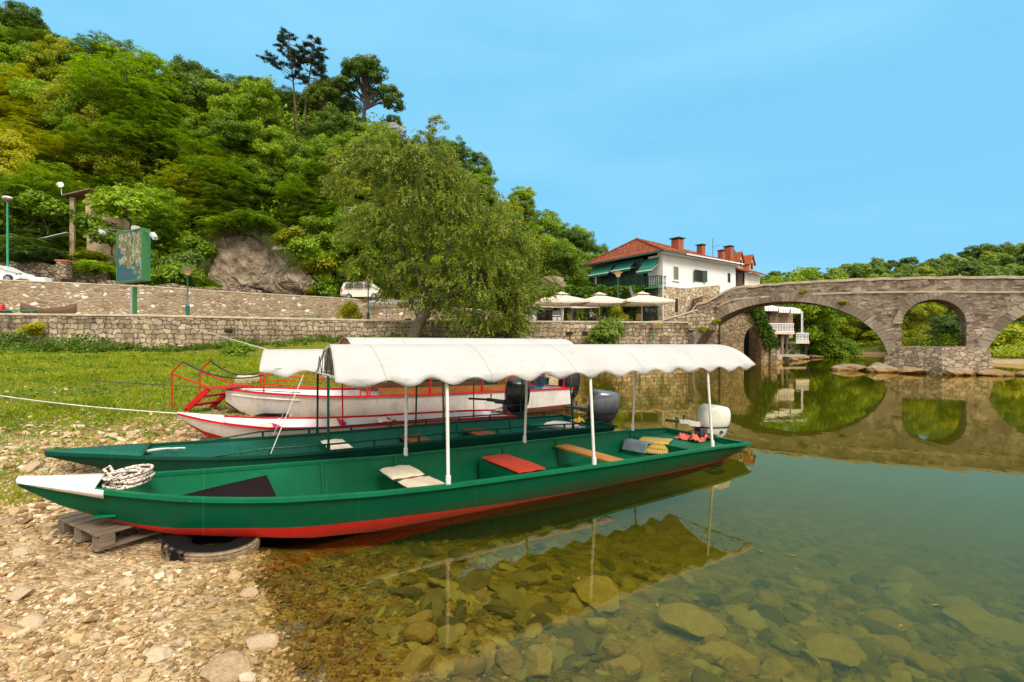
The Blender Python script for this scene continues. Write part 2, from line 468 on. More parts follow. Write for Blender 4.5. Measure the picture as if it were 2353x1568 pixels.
def ground_z(x, y):
    x = np.asarray(x, dtype=np.float64); y = np.asarray(y, dtype=np.float64)
    s = water_sd(x, y)
    s = s + 0.22 * vnoise(x, y, 0.9, 1) * np.exp(-np.abs(s) * 0.4) + 0.09 * vnoise(x, y, 2.6, 5)
    land = 1.45 * (1 - np.exp(np.minimum(s, 0) * 0.085))
    steep = np.clip((y - 30) / 8, 0, 1)
    land = land + steep * np.clip(-s * 0.12, 0, 1.6)
    bed = -1.9 * (1 - np.exp(-np.maximum(s, 0) * 0.115))
    z = np.where(s > 0, bed, land)
    near = np.exp(-np.maximum(np.hypot(x, y) - 8, 0) * 0.12)
    z = z + near * (0.018 * vnoise(x, y, 1.7, 2) + 0.010 * vnoise(x, y, 5.1, 3) + 0.006 * vnoise(x, y, 13, 4))
    far = np.clip((np.hypot(x, y) - 60) / 60, 0, 1)
    return z + np.where(s < 0, far * 1.5 * (1 + 0.5 * vnoise(x, y, 0.05, 6)), 0)

def gz(x, y): return float(ground_z(np.array([x]), np.array([y]))[0])

def grow(a, b, step, end, k=1.09):
    out = list(np.arange(a, b, step)); st = step; p = out[-1]
    while p < end:
        st *= k; p += st; out.append(p)
    return out
_xr = grow(-9, 7, 0.07, 900); _xl = grow(9, 9.01, 0.07, 900)
xs = np.array(sorted(set([round(-v, 4) for v in _xl if v > 9] + [round(v, 4) for v in _xr])))
ys = np.array(grow(-4, 13.5, 0.07, 1500))
ys = np.concatenate([[-60, -30, -15, -8], ys])
GX, GY = np.meshgrid(xs, ys, indexing='ij')
GZ = ground_z(GX, GY)
V = np.stack([GX, GY, GZ], -1).reshape(-1, 3)
ni, nj = GX.shape
I, J = np.meshgrid(np.arange(ni - 1), np.arange(nj - 1), indexing='ij')
Fq = np.stack([I * nj + J, (I + 1) * nj + J, (I + 1) * nj + J + 1, I * nj + J + 1], -1).reshape(-1, 4)

# ground: gravel beach, meadow, river bed
m = Mat('ground'); g = m.node('ShaderNodeNewGeometry'); P = g.outputs['Position']
sp = m.node('ShaderNodeSeparateXYZ'); m.link(P, sp.inputs[0])
vo = m.node('ShaderNodeTexVoronoi', feature='F1'); vo.inputs['Scale'].default_value = 26; m.link(P, vo.inputs[0])
vo2 = m.node('ShaderNodeTexVoronoi', feature='F1'); vo2.inputs['Scale'].default_value = 9; m.link(P, vo2.inputs[0])
sc = m.node('ShaderNodeSeparateColor'); m.link(vo.outputs[1], sc.inputs[0]); sc2 = m.node('ShaderNodeSeparateColor'); m.link(vo2.outputs[1], sc2.inputs[0])
n1 = m.noise(P, 0.8, 5, 0.6); n2 = m.noise(P, 5, 5, 0.6); n3 = m.noise(P, 60, 4, 0.7)
grav = m.ramp(m.math('ADD', m.math('MULTIPLY', sc.outputs[0], 0.6), m.math('MULTIPLY', sc2.outputs[0], 0.4)),
              [(0.1, (0.20, 0.125, 0.06)), (0.45, (0.40, 0.27, 0.135)), (0.75, (0.52, 0.385, 0.215)), (0.95, (0.64, 0.53, 0.37))])
grav = m.mix(m.rng(n2.outputs[0], 0.45, 0.7, 0, 0.6), grav, (0.46, 0.325, 0.175))
mud = m.ramp(n2.outputs[0], [(0.3, (0.070, 0.050, 0.005)), (0.5, (0.27, 0.18, 0.018)), (0.72, (0.50, 0.34, 0.045))])
mud = m.mix(m.rng(sc2.outputs[1], 0.55, 0.95, 0, 0.5), mud, (0.24, 0.19, 0.08))
zj = m.math('ADD', sp.outputs[2], m.math('MULTIPLY', m.math('SUBTRACT', n1.outputs[0], 0.5), 0.10))
c = m.mix(m.rng(zj, -0.02, 0.085, 0, 1), mud, grav)
soil = m.ramp(n2.outputs[0], [(0.3, (0.085, 0.105, 0.010)), (0.7, (0.20, 0.20, 0.025))])
gm = m.math('ADD', m.rng(sp.outputs[2], 0.30, 0.58, 0, 1), m.math('MULTIPLY', m.math('SUBTRACT', n1.outputs[0], 0.5), 1.3))
c = m.mix(m.rng(gm, 0.40, 0.72, 0, 1), c, soil)
c = m.mix(1.0, c, m.ramp(n3.outputs[0], [(0.25, 0.72), (0.75, 1.22)]), 'MULTIPLY')
m.set(c, 0.9, spec=0.25)
m.set(rough=m.rng(zj, 0.0, 0.10, 0.35, 0.92))
m.bump(m.math('ADD', m.math('MULTIPLY', vo.outputs[0], -1.0), m.math('ADD', m.math('MULTIPLY', n3.outputs[0], 0.35), m.math('MULTIPLY', vo2.outputs[0], -0.8))), 0.8, 0.03)
M_GROUND = m.m
o = np_mesh('ground', V, Fq, M_GROUND, smooth=True); o['kind'] = 'structure'; o['label'] = 'stony river bank, meadow and river bed'; o['category'] = 'ground'

# ---- water: a body of clear olive water with a still surface
m = Mat('water'); g = m.node('ShaderNodeNewGeometry')
mpn = m.node('ShaderNodeMapping'); mpn.inputs['Scale'].default_value = (1.0, 0.45, 1.0); m.link(g.outputs['Position'], mpn.inputs[0])
w1 = m.noise(mpn.outputs[0], 1.2, 3, 0.5); w2 = m.noise(mpn.outputs[0], 6.5, 2, 0.5)
bp = m.node('ShaderNodeBump'); bp.inputs['Strength'].default_value = 0.045; bp.inputs['Distance'].default_value = 0.06
m.link(m.math('ADD', w1.outputs[0], m.math('MULTIPLY', w2.outputs[0], 0.25)), bp.inputs['Height'])
fr = m.node('ShaderNodeFresnel'); fr.inputs[0].default_value = 1.41; m.link(bp.outputs[0], fr.inputs[1])
gl = m.node('ShaderNodeBsdfGlossy'); gl.inputs['Roughness'].default_value = 0.012; gl.inputs[0].default_value = (1.0, 0.86, 0.55, 1); m.link(bp.outputs[0], gl.inputs['Normal'])
tr = m.node('ShaderNodeBsdfTransparent'); tr.inputs[0].default_value = (0.97, 0.97, 0.88, 1)
mx = m.node('ShaderNodeMixShader'); m.link(fr.outputs[0], mx.inputs[0]); m.link(tr.outputs[0], mx.inputs[1]); m.link(gl.outputs[0], mx.inputs[2])
m.link(mx.outputs[0], m.out.inputs[0])
va = m.node('ShaderNodeVolumeAbsorption'); va.inputs[0].default_value = (0.72, 0.76, 0.0, 1); va.inputs[1].default_value = 0.90
vs_ = m.node('ShaderNodeVolumeScatter'); vs_.inputs[0].default_value = (0.88, 0.94, 0.16, 1); vs_.inputs[1].default_value = 0.12
av = m.node('ShaderNodeAddShader'); m.link(va.outputs[0], av.inputs[0]); m.link(vs_.outputs[0], av.inputs[1])
m.link(av.outputs[0], m.out.inputs['Volume'])
M_WATER = m.m
b = MB()
wx0, wx1, wy0, wy1 = -8.0, 75.0, -45.0, 165.0
b.box(((wx0 + wx1) / 2, (wy0 + wy1) / 2, -1.5), (wx1 - wx0, wy1 - wy0, 3.0))
o = b.build('water', M_WATER, smooth=0); o['kind'] = 'structure'; o['label'] = 'still olive green river water'; o['category'] = 'water'

# ---- stone materials
LIME = [(0.27, 0.205, 0.135), (0.48, 0.385, 0.265), (0.62, 0.525, 0.385), (0.37, 0.29, 0.195), (0.72, 0.64, 0.50)]
M_QUAY = masonry('quay stone', LIME, (0.15, 0.115, 0.075), 0.50, 0.31, 0.030, 0.70, 1.0, 0.10, big=0.85)
M_CAP = simple('capstone', (0.46, 0.38, 0.27), 0.9, var=0.3, vs=2, bump=0.5, bs=14)
M_RUB = rubble('retaining rubble', [(0.22, 0.155, 0.095), (0.37, 0.28, 0.18), (0.47, 0.37, 0.25), (0.30, 0.22, 0.14), (0.80, 0.74, 0.64)], (0.34, 0.255, 0.165), 2.6, 0.10, 0.3, 1.8, 0.9)
M_BRIDGE = rubble('bridge stone', [(0.11, 0.082, 0.064), (0.26, 0.195, 0.145), (0.40, 0.32, 0.245), (0.17, 0.125, 0.095), (0.54, 0.455, 0.365)], (0.40, 0.33, 0.25), 3.1, 0.05, 0.35, 2.3, 1.0, fade=0.6)
M_VOUS = masonry('arch stone', [(0.22, 0.165, 0.125), (0.34, 0.265, 0.20), (0.42, 0.34, 0.255)], (0.17, 0.13, 0.095), 0.30, 0.8, 0.016, 0.3, 0.8, 0.02)
M_PIER = rubble('pier stone', [(0.24, 0.185, 0.13), (0.38, 0.31, 0.225), (0.52, 0.44, 0.33)], (0.22, 0.165, 0.115), 3.0, 0.045, 0.35, 1.7, 1.0, fade=0.4)
M_HSTONE = rubble('house stone', [(0.38, 0.27, 0.16), (0.52, 0.41, 0.27), (0.60, 0.50, 0.36), (0.44, 0.33, 0.21), (0.66, 0.58, 0.44)], (0.24, 0.175, 0.11), 2.4, 0.05, 0.12, 1.3, 0.9)
M_MILL = rubble('mill stone', [(0.30, 0.20, 0.11), (0.42, 0.30, 0.18), (0.50, 0.38, 0.25), (0.36, 0.25, 0.15)], (0.26, 0.185, 0.115), 2.3, 0.06, 0.35, 1.4, 0.9)
M_RUIN = rubble('ruin stone', [(0.22, 0.16, 0.11), (0.34, 0.26, 0.18), (0.42, 0.34, 0.25)], (0.10, 0.075, 0.05), 2.6, 0.07, 0.3, 1.6, 1.0)
m = Mat('rock'); v = m.coords('Object'); n1 = m.noise(v, 0.9, 8, 0.62); n2 = m.noise(v, 4.5, 6, 0.7); mv = m.coords('Object', (0.6, 0.6, 1.6)); n3 = m.noise(mv, 1.2, 4, 0.6)
c = m.ramp(n1.outputs[0], [(0.3, (0.095, 0.062, 0.036)), (0.5, (0.27, 0.21, 0.145)), (0.72, (0.46, 0.39, 0.30))])
c = m.mix(m.rng(n3.outputs[0], 0.55, 0.68, 0, 0.65), c, (0.20, 0.115, 0.04))
c = m.mix(1.0, c, m.ramp(n2.outputs[0], [(0.3, 0.6), (0.7, 1.25)]), 'MULTIPLY')
m.set(c, 0.92, spec=0.2); m.bump(m.math('ADD', n1.outputs[0], m.math('MULTIPLY', n2.outputs[0], 0.6)), 1.0, 0.25)
M_ROCK = m.m
M_ASPH = simple('asphalt', (0.075, 0.07, 0.065), 0.9, var=0.25, vs=1.2, bump=0.3, bs=60)
M_PAVE = masonry('terrace paving', [(0.25, 0.21, 0.16), (0.33, 0.29, 0.23)], (0.15, 0.12, 0.09), 0.6, 0.4, 0.012, 0.2, 0.3, 0.01)

def wall_run(mb, pts, thick, zb, zt, mi=0):
    """a wall along a polyline; zb, zt: functions of the point index"""
    n = len(pts); L = []; Rr = []
    for i in range(n):
        a = Vector(pts[max(i - 1, 0)]); c = Vector(pts[min(i + 1, n - 1)]); d = (c - a).normalized(); nn = Vector((-d.y, d.x))
        p = Vector(pts[i]); L.append(p); Rr.append(p + nn * thick)
    rings = []
    for i in range(n):
        rings.append([(L[i].x, L[i].y, zb(i)), (Rr[i].x, Rr[i].y, zb(i)), (Rr[i].x, Rr[i].y, zt(i)), (L[i].x, L[i].y, zt(i))])
    mb.loft(rings, mi)

QUAY = [(-75, 26.5), (-52, 27.5), (-31, 29.3), (-23.7, 30.4), (-17.5, 33.6), (-8.3, 37.6), (2, 38.7), (9, 39.4), (14.6, 40.1)]
QTOP = 3.70
q = thing('quay_wall', 'long quay wall of pale squared stone between meadow and terrace', 'wall')
b = MB(); wall_run(b, QUAY, 0.7, lambda i: -1.5, lambda i: QTOP - 0.14); b.build('wall', M_QUAY, q, smooth=0)
b = MB(); wall_run(b, [(x, y - 0.06) for x, y in QUAY], 0.8, lambda i: QTOP - 0.138, lambda i: QTOP); b.build('coping', M_CAP, q, smooth=0, bevel=0.03)
b = MB()
for (x, y) in ((-19.2, 32.75), (-3.0, 38.05), (4.6, 38.9), (5.9, 39.05)):
    b.box((x, y - 0.02, 2.72), (0.5, 0.12, 0.22), rz=0.25)
b.build('drain_hole', simple('hole', (0.012, 0.01, 0.008), 0.95), q, smooth=0)

# terrace behind the quay wall, lower than its coping, and the upper road
UPW = [(-80, 33.5), (-55, 35), (-38.7, 36.5), (-30, 40.2), (-24, 44.8), (-17.4, 49.8), (-9, 54), (0, 57), (9, 59.5)]
b = MB()
n_t = 24
def poly_at(pts, t):
    xs_ = [p[0] for p in pts]; x = xs_[0] + (xs_[-1] - xs_[0]) * t
    return x, float(np.interp(x, xs_, [p[1] for p in pts]))
b.grid([[(x0, y0 + 0.3, 3.52), (x1, y1 + 0.3, 3.52)] for (x0, y0), (x1, y1) in [(poly_at(QUAY, t), poly_at(UPW, t)) for t in np.linspace(0, 1, n_t)]])
b.add([(9, 39.7, 3.516), (40, 30, 3.516), (60, 60, 3.516), (8, 62, 3.516)][:0], [])
o = b.build('terrace_pavement', M_PAVE, smooth=0, recalc=False); o['kind'] = 'structure'
b = MB(); b.add([(9, 39.9, 3.51), (14.2, 40.6, 3.51), (17.4, 43.9, 3.51), (30, 52.5, 3.51), (36, 64, 3.51), (8, 64, 3.51)], [(0, 1, 2, 3, 4, 5)])
o = b.build('street_pavement', M_PAVE, smooth=0, recalc=False); o['kind'] = 'structure'

def upz(i): return [6.75, 6.75, 6.72, 6.66, 6.6, 6.62, 6.2, 5.6, 4.6][i]
q = thing('retaining_wall', 'rubble retaining wall with white stones below the upper road', 'wall')
b = MB(); wall_run(b, UPW, 0.6, lambda i: 3.0, lambda i: upz(i) - 0.1); b.build('wall', M_RUB, q, smooth=0)
b = MB(); wall_run(b, [(x, y - 0.04) for x, y in UPW], 0.66, lambda i: upz(i) - 0.098, lambda i: upz(i)); b.build('coping', M_CAP, q, smooth=0, bevel=0.02)

# ---- the hill on the left: toe, ridge and slope along each bearing
TOE = [(-500, 40), (-200, 41), (0, 43), (300, 47.5), (450, 50), (640, 53), (790, 57), (1000, 61), (1200, 64), (1375, 67), (1500, 72), (1650, 80), (1800, 96)]
RDG = [(-500, -180, 88), (-200, -30, 84), (0, 75, 80), (100, 140, 78), (270, 200, 76), (400, 235, 76), (640, 272, 72), (830, 268, 74), (900, 300, 76), (1000, 375, 82), (1100, 428, 88),
       (1200, 485, 94), (1300, 588, 100), (1375, 650, 104), (1500, 712, 110), (1650, 745, 118), (1800, 760, 130)]
def hill_pt(u, s):
    """s: 0 at the toe, 1 on the ridge, beyond: the back of the hill"""
    yt = interp(u, TOE); vr = interp(u, [(a, b_) for a, b_, c_ in RDG]); yr = interp(u, [(a, c_) for a, b_, c_ in RDG])
    zr = CAMH - (vr - HV) / F_ * yr
    zt = 6.5 if u < 800 else max(4.0, 6.5 - (u - 800) * 0.004)
    Y = yt + s * (yr - yt)
    if s <= 1: z = zt + (zr - zt) * (0.25 * s + 0.75 * max(s, 0.0) ** 1.25)
    else: z = zr - (s - 1) * 9.0
    X = (u - CU) / F_ * Y
    z += 1.3 * float(vnoise(X, Y, 0.16, 8)) * min(1, s * 3)
    return Vector((X, Y, z))
us = np.linspace(-500, 1800, 110); ss = np.concatenate([[-0.05], np.linspace(0, 1, 26), [1.3, 1.8, 2.6, 3.6]])
b = MB(); b.grid([[hill_pt(u, s_) - Vector((0, 0, 0.3 if s_ >= 0 else 4)) for s_ in ss] for u in us])
m = Mat('hillside'); g = m.node('ShaderNodeNewGeometry'); n1 = m.noise(g.outputs['Position'], 0.35, 6, 0.65); n2 = m.noise(g.outputs['Position'], 2.2, 5, 0.7)
c = m.ramp(n2.outputs[0], [(0.3, (0.022, 0.030, 0.008)), (0.55, (0.045, 0.055, 0.014)), (0.75, (0.085, 0.065, 0.028))])
c = m.mix(m.rng(n1.outputs[0], 0.60, 0.68, 0, 0.8), c, (0.26, 0.22, 0.17))
m.set(c, 0.95, spec=0.1); m.bump(n2.outputs[0], 1.0, 0.3)
o = b.build('hill', m.m, smooth=180, recalc=False, uv=False); o['kind'] = 'structure'; o['label'] = 'steep wooded hill above the road'; o['category'] = 'hill'
# road on the shelf between retaining wall and hill
b = MB()
rows = []
for t in np.linspace(0, 1, 40):
    x, y = poly_at(UPW, t); zt = float(np.interp(x, [p[0] for p in UPW], [upz(i) for i in range(len(UPW))]))
    rows.append([(x, y + 0.3, zt - 0.18), (x * 1.12 - 1, y * 1.0 + 7.5, zt - 0.14)])
b.grid(rows); o = b.build('upper_road', M_ASPH, smooth=0, recalc=False); o['kind'] = 'structure'

# ---- the far wooded hill on the right
FTOE = [(1500, 120), (1700, 112), (1900, 104), (2100, 92), (2353, 82), (2600, 76), (3000, 70)]
FRDG = [(1500, 668, 260), (1700, 660, 250), (1780, 655, 240), (1900, 645, 225), (2000, 637, 215), (2150, 622, 205), (2350, 592, 190), (2600, 560, 180), (3000, 540, 170)]
def fhill_pt(u, s):
    yt = interp(u, FTOE); vr = interp(u, [(a, b_) for a, b_, c_ in FRDG]); yr = interp(u, [(a, c_) for a, b_, c_ in FRDG])
    zr = CAMH - (vr - HV) / F_ * yr
    Y = yt + s * (yr - yt); z = 2.0 + (zr - 2.0) * (s if s <= 1 else 1 - (s - 1) * 0.3)
    X = (u - CU) / F_ * Y
    return Vector((X, Y, z + 1.5 * float(vnoise(X, Y, 0.05, 4))))
b = MB(); b.grid([[fhill_pt(u, s_) - Vector((0, 0, 0.5 if s_ >= 0 else 5)) for s_ in [-0.1] + list(np.linspace(0, 1, 16)) + [1.5, 2.4]] for u in np.linspace(1500, 3000, 60)])
o = b.build('far_hill', simple('far hillside', (0.05, 0.065, 0.016), 0.95, var=0.4, vs=0.2), smooth=180, recalc=False, uv=False); o['kind'] = 'structure'; o['label'] = 'distant wooded hill'; o['category'] = 'hill'

# ---- bridge: x runs along it towards the house, y towards the viewer
BF = Frame(27.1, 31.0, -0.8, 0.6)
BW = 3.0
def bridge_pt(t, dep, z):
    # dep > 0: away from the camera
    return BF.o + BF.x * t - BF.y * dep + Vector((0, 0, z))
A1c, A2c, AR, AH, AZ = 8.72, -8.72, 6.4, 4.42, 0.62
def arch_z(t):
    for c_ in (A1c, A2c):
        d = abs(t - c_) / AR
        if d < 1: return AZ + AH * math.sqrt(1 - d * d)
    return None
def btop(t): return interp(t, [(-26, 4.2), (-15, 5.3), (-12, 5.5), (-4, 5.78), (0, 6.08), (4, 6.28), (8, 6.36), (11.9, 6.28), (12.8, 5.95), (13.6, 5.45), (14.2, 5.2), (14.85, 5.15), (14.95, 4.35), (16.2, 4.1)])
OC, OR, OZ0, OZ1 = 0.07, 1.57, 1.70, 3.15
def open_z(t):
    d = abs(t - OC)
    if d < OR: return OZ0, OZ1 + math.sqrt(max(0, OR * OR - d * d))
    return None
ts = list(np.linspace(-26, -15.2, 16)) + list(A2c + AR * np.cos(np.linspace(math.pi, 0, 44))) + list(np.linspace(-2.25, -1.52, 6)) + list(OC + OR * np.cos(np.linspace(math.pi, 0, 26))) + \
     list(np.linspace(1.66, 2.28, 6)) + list(A1c + AR * np.cos(np.linspace(math.pi, 0, 48))) + [14.85, 14.95, 15.3, 15.7, 16.2]
ts = sorted(set(round(t, 4) for t in ts))
b = MB()
def strip(t0, t1, za0, za1, zb0, zb1):
    """a slice of the wall between two stations, bottom (za) and top (zb) heights"""
    nz = max(1, int((max(zb0, zb1) - min(za0, za1)) / 0.9))
    vs = []
    for dep in (0, BW):
        for (t, za, zb) in ((t0, za0, zb0), (t1, za1, zb1)):
            vs += [bridge_pt(t, dep, za), bridge_pt(t, dep, zb)]
    b.add(vs, [(0, 2, 3, 1), (4, 5, 7, 6), (0, 4, 6, 2), (1, 3, 7, 5)])
for t0, t1 in zip(ts[:-1], ts[1:]):
    tm = (t0 + t1) / 2
    a = arch_z(tm)
    lo0, lo1 = -1.6, -1.6
    if a is not None:
        lo0 = arch_z(t0); lo1 = arch_z(t1); lo0 = AZ if lo0 is None else lo0; lo1 = AZ if lo1 is None else lo1
    op = open_z(tm)
    if op is None:
        strip(t0, t1, lo0, lo1, btop(t0), btop(t1))
    else:
        p0 = open_z(t0) or (OZ0, OZ1); p1 = open_z(t1) or (OZ0, OZ1)
        strip(t0, t1, lo0, lo1, p0[0], p1[0]); strip(t0, t1, p0[1], p1[1], btop(t0), btop(t1))
# jambs where a span meets a solid
def jamb(t, z0, z1):
    vs = [bridge_pt(t, 0, z0), bridge_pt(t, BW, z0), bridge_pt(t, BW, z1), bridge_pt(t, 0, z1)]; b.add(vs, [(0, 1, 2, 3)])
for t in (A1c - AR, A1c + AR, A2c - AR, A2c + AR): jamb(t, -1.6, AZ)
for t in (OC - OR, OC + OR): jamb(t, OZ0, OZ1)
jamb(16.2, -1.6, 4.1)
bridge = thing('stone_bridge', 'old stone arch bridge across the river with a round opening above its pier', 'bridge')
b.build('wall', M_BRIDGE, bridge, smooth=0, recalc=False)
# parapet coping
b = MB()
rings = []
for t in np.linspace(-26, 16.2, 60):
    z = btop(t); j = 0.03 * math.sin(t * 5.3) + 0.02 * math.sin(t * 13.1)
    rings.append([bridge_pt(t, -0.06, z - 0.08 + j), bridge_pt(t, 0.42, z - 0.08 + j), bridge_pt(t, 0.42, z + 0.09 + j), bridge_pt(t, -0.06, z + 0.09 + j)])
b.loft(rings); b.build('coping', M_CAP, bridge, smooth=0)
b = MB(); rings = []
for t in np.linspace(-26, 13.6, 50):
    z = btop(t) - 0.95
    rings.append([bridge_pt(t, -0.05, z), bridge_pt(t, 0.1, z), bridge_pt(t, 0.1, z + 0.12), bridge_pt(t, -0.05, z + 0.12)])
b.loft(rings); b.build('string_course', M_CAP, bridge, smooth=0)
# voussoir rings, each stone slightly proud
def ring(c_, rx, rz, z0, wid, n, a0=0.02, a1=math.pi - 0.02, rel=0.06):
    mb = MB()
    for k in range(n):
        p = a0 + (a1 - a0) * k / n; q_ = a0 + (a1 - a0) * (k + 0.94) / n
        pr = rel + rnd.uniform(-0.02, 0.025); w = wid * rnd.uniform(0.9, 1.1)
        pts = []
        for an, e in ((p, 0), (q_, 0), (q_, w), (p, w)):
            pts.append((c_ + (rx + e) * math.cos(an), z0 + (rz + e) * math.sin(an)))
        vs = [bridge_pt(t, -pr, z) for t, z in pts] + [bridge_pt(t, 0.25, z) for t, z in pts]
        mb.add(vs, [(0, 1, 2, 3), (0, 4, 5, 1), (1, 5, 6, 2), (2, 6, 7, 3), (3, 7, 4, 0)])
    return mb
M_VST = rubble('voussoir stone', [(0.20, 0.155, 0.12), (0.33, 0.265, 0.20), (0.43, 0.355, 0.275)], (0.25, 0.19, 0.135), 0.9, 0.004, 0.25, 1.0, 0.7)
for c_ in (A1c, A2c):
    ring(c_, AR - 0.02, AH - 0.02, AZ, 0.62, 62).build('arch_ring', M_VST, bridge, smooth=0, bevel=0.0)
ring(OC, OR - 0.02, OR - 0.02, OZ1, 0.45, 24).build('opening_ring', M_VST, bridge, smooth=0)
# pier base with its pointed cutwater and sloping shoulders
b = MB()
def bp_(t, d, z): return bridge_pt(t, d, z)
lo = [bp_(3.0, 0.1, -1.6), bp_(-0.25, -1.9, -1.6), bp_(-3.1, 0.1, -1.6)]
hi = [bp_(2.42, 0.02, 1.62), bp_(-0.25, -1.15, 1.60), bp_(-2.5, 0.02, 1.62)]
b.add(lo + hi, [(0, 1, 4, 3), (1, 2, 5, 4), (3, 4, 5)])
b.build('pier_base', M_PIER, bridge, smooth=0)
# stepped approach ramp beside the abutment
b = MB()
prof = [(13.2, 3.0), (16.2, 3.0), (19.2, 3.0), (19.2, 3.7), (17.6, 3.83), (14.9, 4.55), (14.0, 4.75), (13.2, 4.9)]
vs = [bridge_pt(t, -0.10, z) for t, z in prof] + [bridge_pt(t, 0.35, z) for t, z in prof]
n = len(prof); b.add(vs, [tuple(range(n)), tuple(range(2 * n - 1, n - 1, -1))] + [(i, i + n, (i + 1) % n + n, (i + 1) % n) for i in range(n)])
b.build('ramp_wall', M_QUAY, bridge, smooth=0)
b = MB()
rr = [[bridge_pt(t, -0.16, z), bridge_pt(t, 0.42, z), bridge_pt(t, 0.42, z + 0.10), bridge_pt(t, -0.16, z + 0.10)] for t, z in ((19.3, 3.705), (17.6, 3.835), (14.75, 4.60))]
b.loft(rr); b.build('ramp_coping', simple('pale coping', (0.72, 0.66, 0.56), 0.85, var=0.15, bump=0.3), bridge, smooth=0)
# ================================================================== BOATS
SLIME = (0.030, 0.027, 0.010)
M_GREEN = paint('green boat paint', (0.001, 0.070, 0.030), 0.30, (0.008, 0.05, 0.03), 0.5, low=(0.0, 0.20, SLIME), seams=True)
M_GREEN_IN = paint('green inside paint', (0.002, 0.128, 0.052), 0.38, (0.012, 0.09, 0.05), 0.5, seams=True)
M_DGREEN = paint('dark green paint', (0.003, 0.058, 0.036), 0.34, (0.01, 0.04, 0.028), 0.5, seams=True)
M_DGREEN_IN = paint('dark green inside paint', (0.006, 0.105, 0.070), 0.38, (0.02, 0.07, 0.05), 0.5, seams=True)
M_RED = paint('red bottom paint', (0.40, 0.016, 0.010), 0.42, (0.10, 0.03, 0.015), 0.6, low=(-0.02, 0.11, SLIME), seams=True)
M_WHITE = paint('white boat paint', (0.74, 0.69, 0.66), 0.42, (0.46, 0.38, 0.30), 0.35, seams=True, low=(0.02, 0.12, (0.22, 0.17, 0.12)))
M_WHITE_IN = paint('white inside paint', (0.74, 0.72, 0.76), 0.45, (0.5, 0.45, 0.42), 0.25)
M_REDRIM = paint('red trim paint', (0.52, 0.014, 0.018), 0.35, (0.25, 0.02, 0.02), 0.3)
M_DECKW = paint('white deck paint', (0.80, 0.79, 0.78), 0.4, (0.45, 0.36, 0.28), 0.2)
M_TAR = paint('black mat', (0.014, 0.008, 0.010), 0.75, (0.05, 0.02, 0.025), 0.25, spec=0.05)
M_POLEW = paint('white pole paint', (0.72, 0.70, 0.66), 0.35, (0.4, 0.33, 0.25), 0.3)
M_BENCH = wood('varnished bench', (0.46, 0.15, 0.006), (0.66, 0.26, 0.012), 0.40, axis=1)
M_BENCHD = wood('dark bench', (0.14, 0.035, 0.010), (0.27, 0.085, 0.022), 0.35, axis=1)
m = Mat('canvas'); v = m.coords('Object'); n1 = m.noise(v, 1.6, 5, 0.6); vw = m.coords('Object', (2.6, 7.0, 5.0)); n2 = m.noise(vw, 1.5, 4, 0.5, 0.8)
cc = m.ramp(n1.outputs[0], [(0.3, (0.51, 0.50, 0.485)), (0.7, (0.58, 0.575, 0.56))])
tcs = m.node('ShaderNodeTexCoord'); sps = m.node('ShaderNodeSeparateXYZ'); m.link(tcs.outputs['Object'], sps.inputs[0])
fx = m.math('FRACT', m.math('DIVIDE', sps.outputs[0], 1.17)); cc = m.mix(m.rng(fx, 0.0, 0.022, 0.75, 0.0), cc, (0.32, 0.305, 0.27))
nsp = m.noise(v, 7, 5, 0.7); cc = m.mix(m.rng(nsp.outputs[0], 0.58, 0.75, 0, 0.5), cc, (0.34, 0.31, 0.255)); m.set(cc, 0.62, spec=0.3)
m.bump(m.math('ADD', n2.outputs[0], m.math('MULTIPLY', n1.outputs[0], 0.5)), 0.35, 0.05)
trn = m.node('ShaderNodeBsdfTranslucent'); trn.inputs[0].default_value = (0.62, 0.58, 0.50, 1)
mx = m.node('ShaderNodeMixShader'); mx.inputs[0].default_value = 0.22
m.link(m.b.outputs[0], mx.inputs[1]); m.link(trn.outputs[0], mx.inputs[2]); m.link(mx.outputs[0], m.out.inputs[0])
M_CANVAS = m.m
M_BLACKRUB = simple('black rubber', (0.012, 0.012, 0.013), 0.45, var=0.3)
M_STEEL = simple('steel', (0.45, 0.45, 0.46), 0.35, 1.0, var=0.15)

HULL_CUTS = []
def stations(tab, L, n=34):
    """tab: (s, half beam, gunwale z, bottom z, bottom half-beam share, paint line z)"""
    s_ = np.linspace(0, L, n); out = []
    cols_ = list(zip(*tab))
    for s in s_:
        out.append([s] + [float(np.interp(s, cols_[0], cols_[k])) for k in range(1, 6)])
    return out

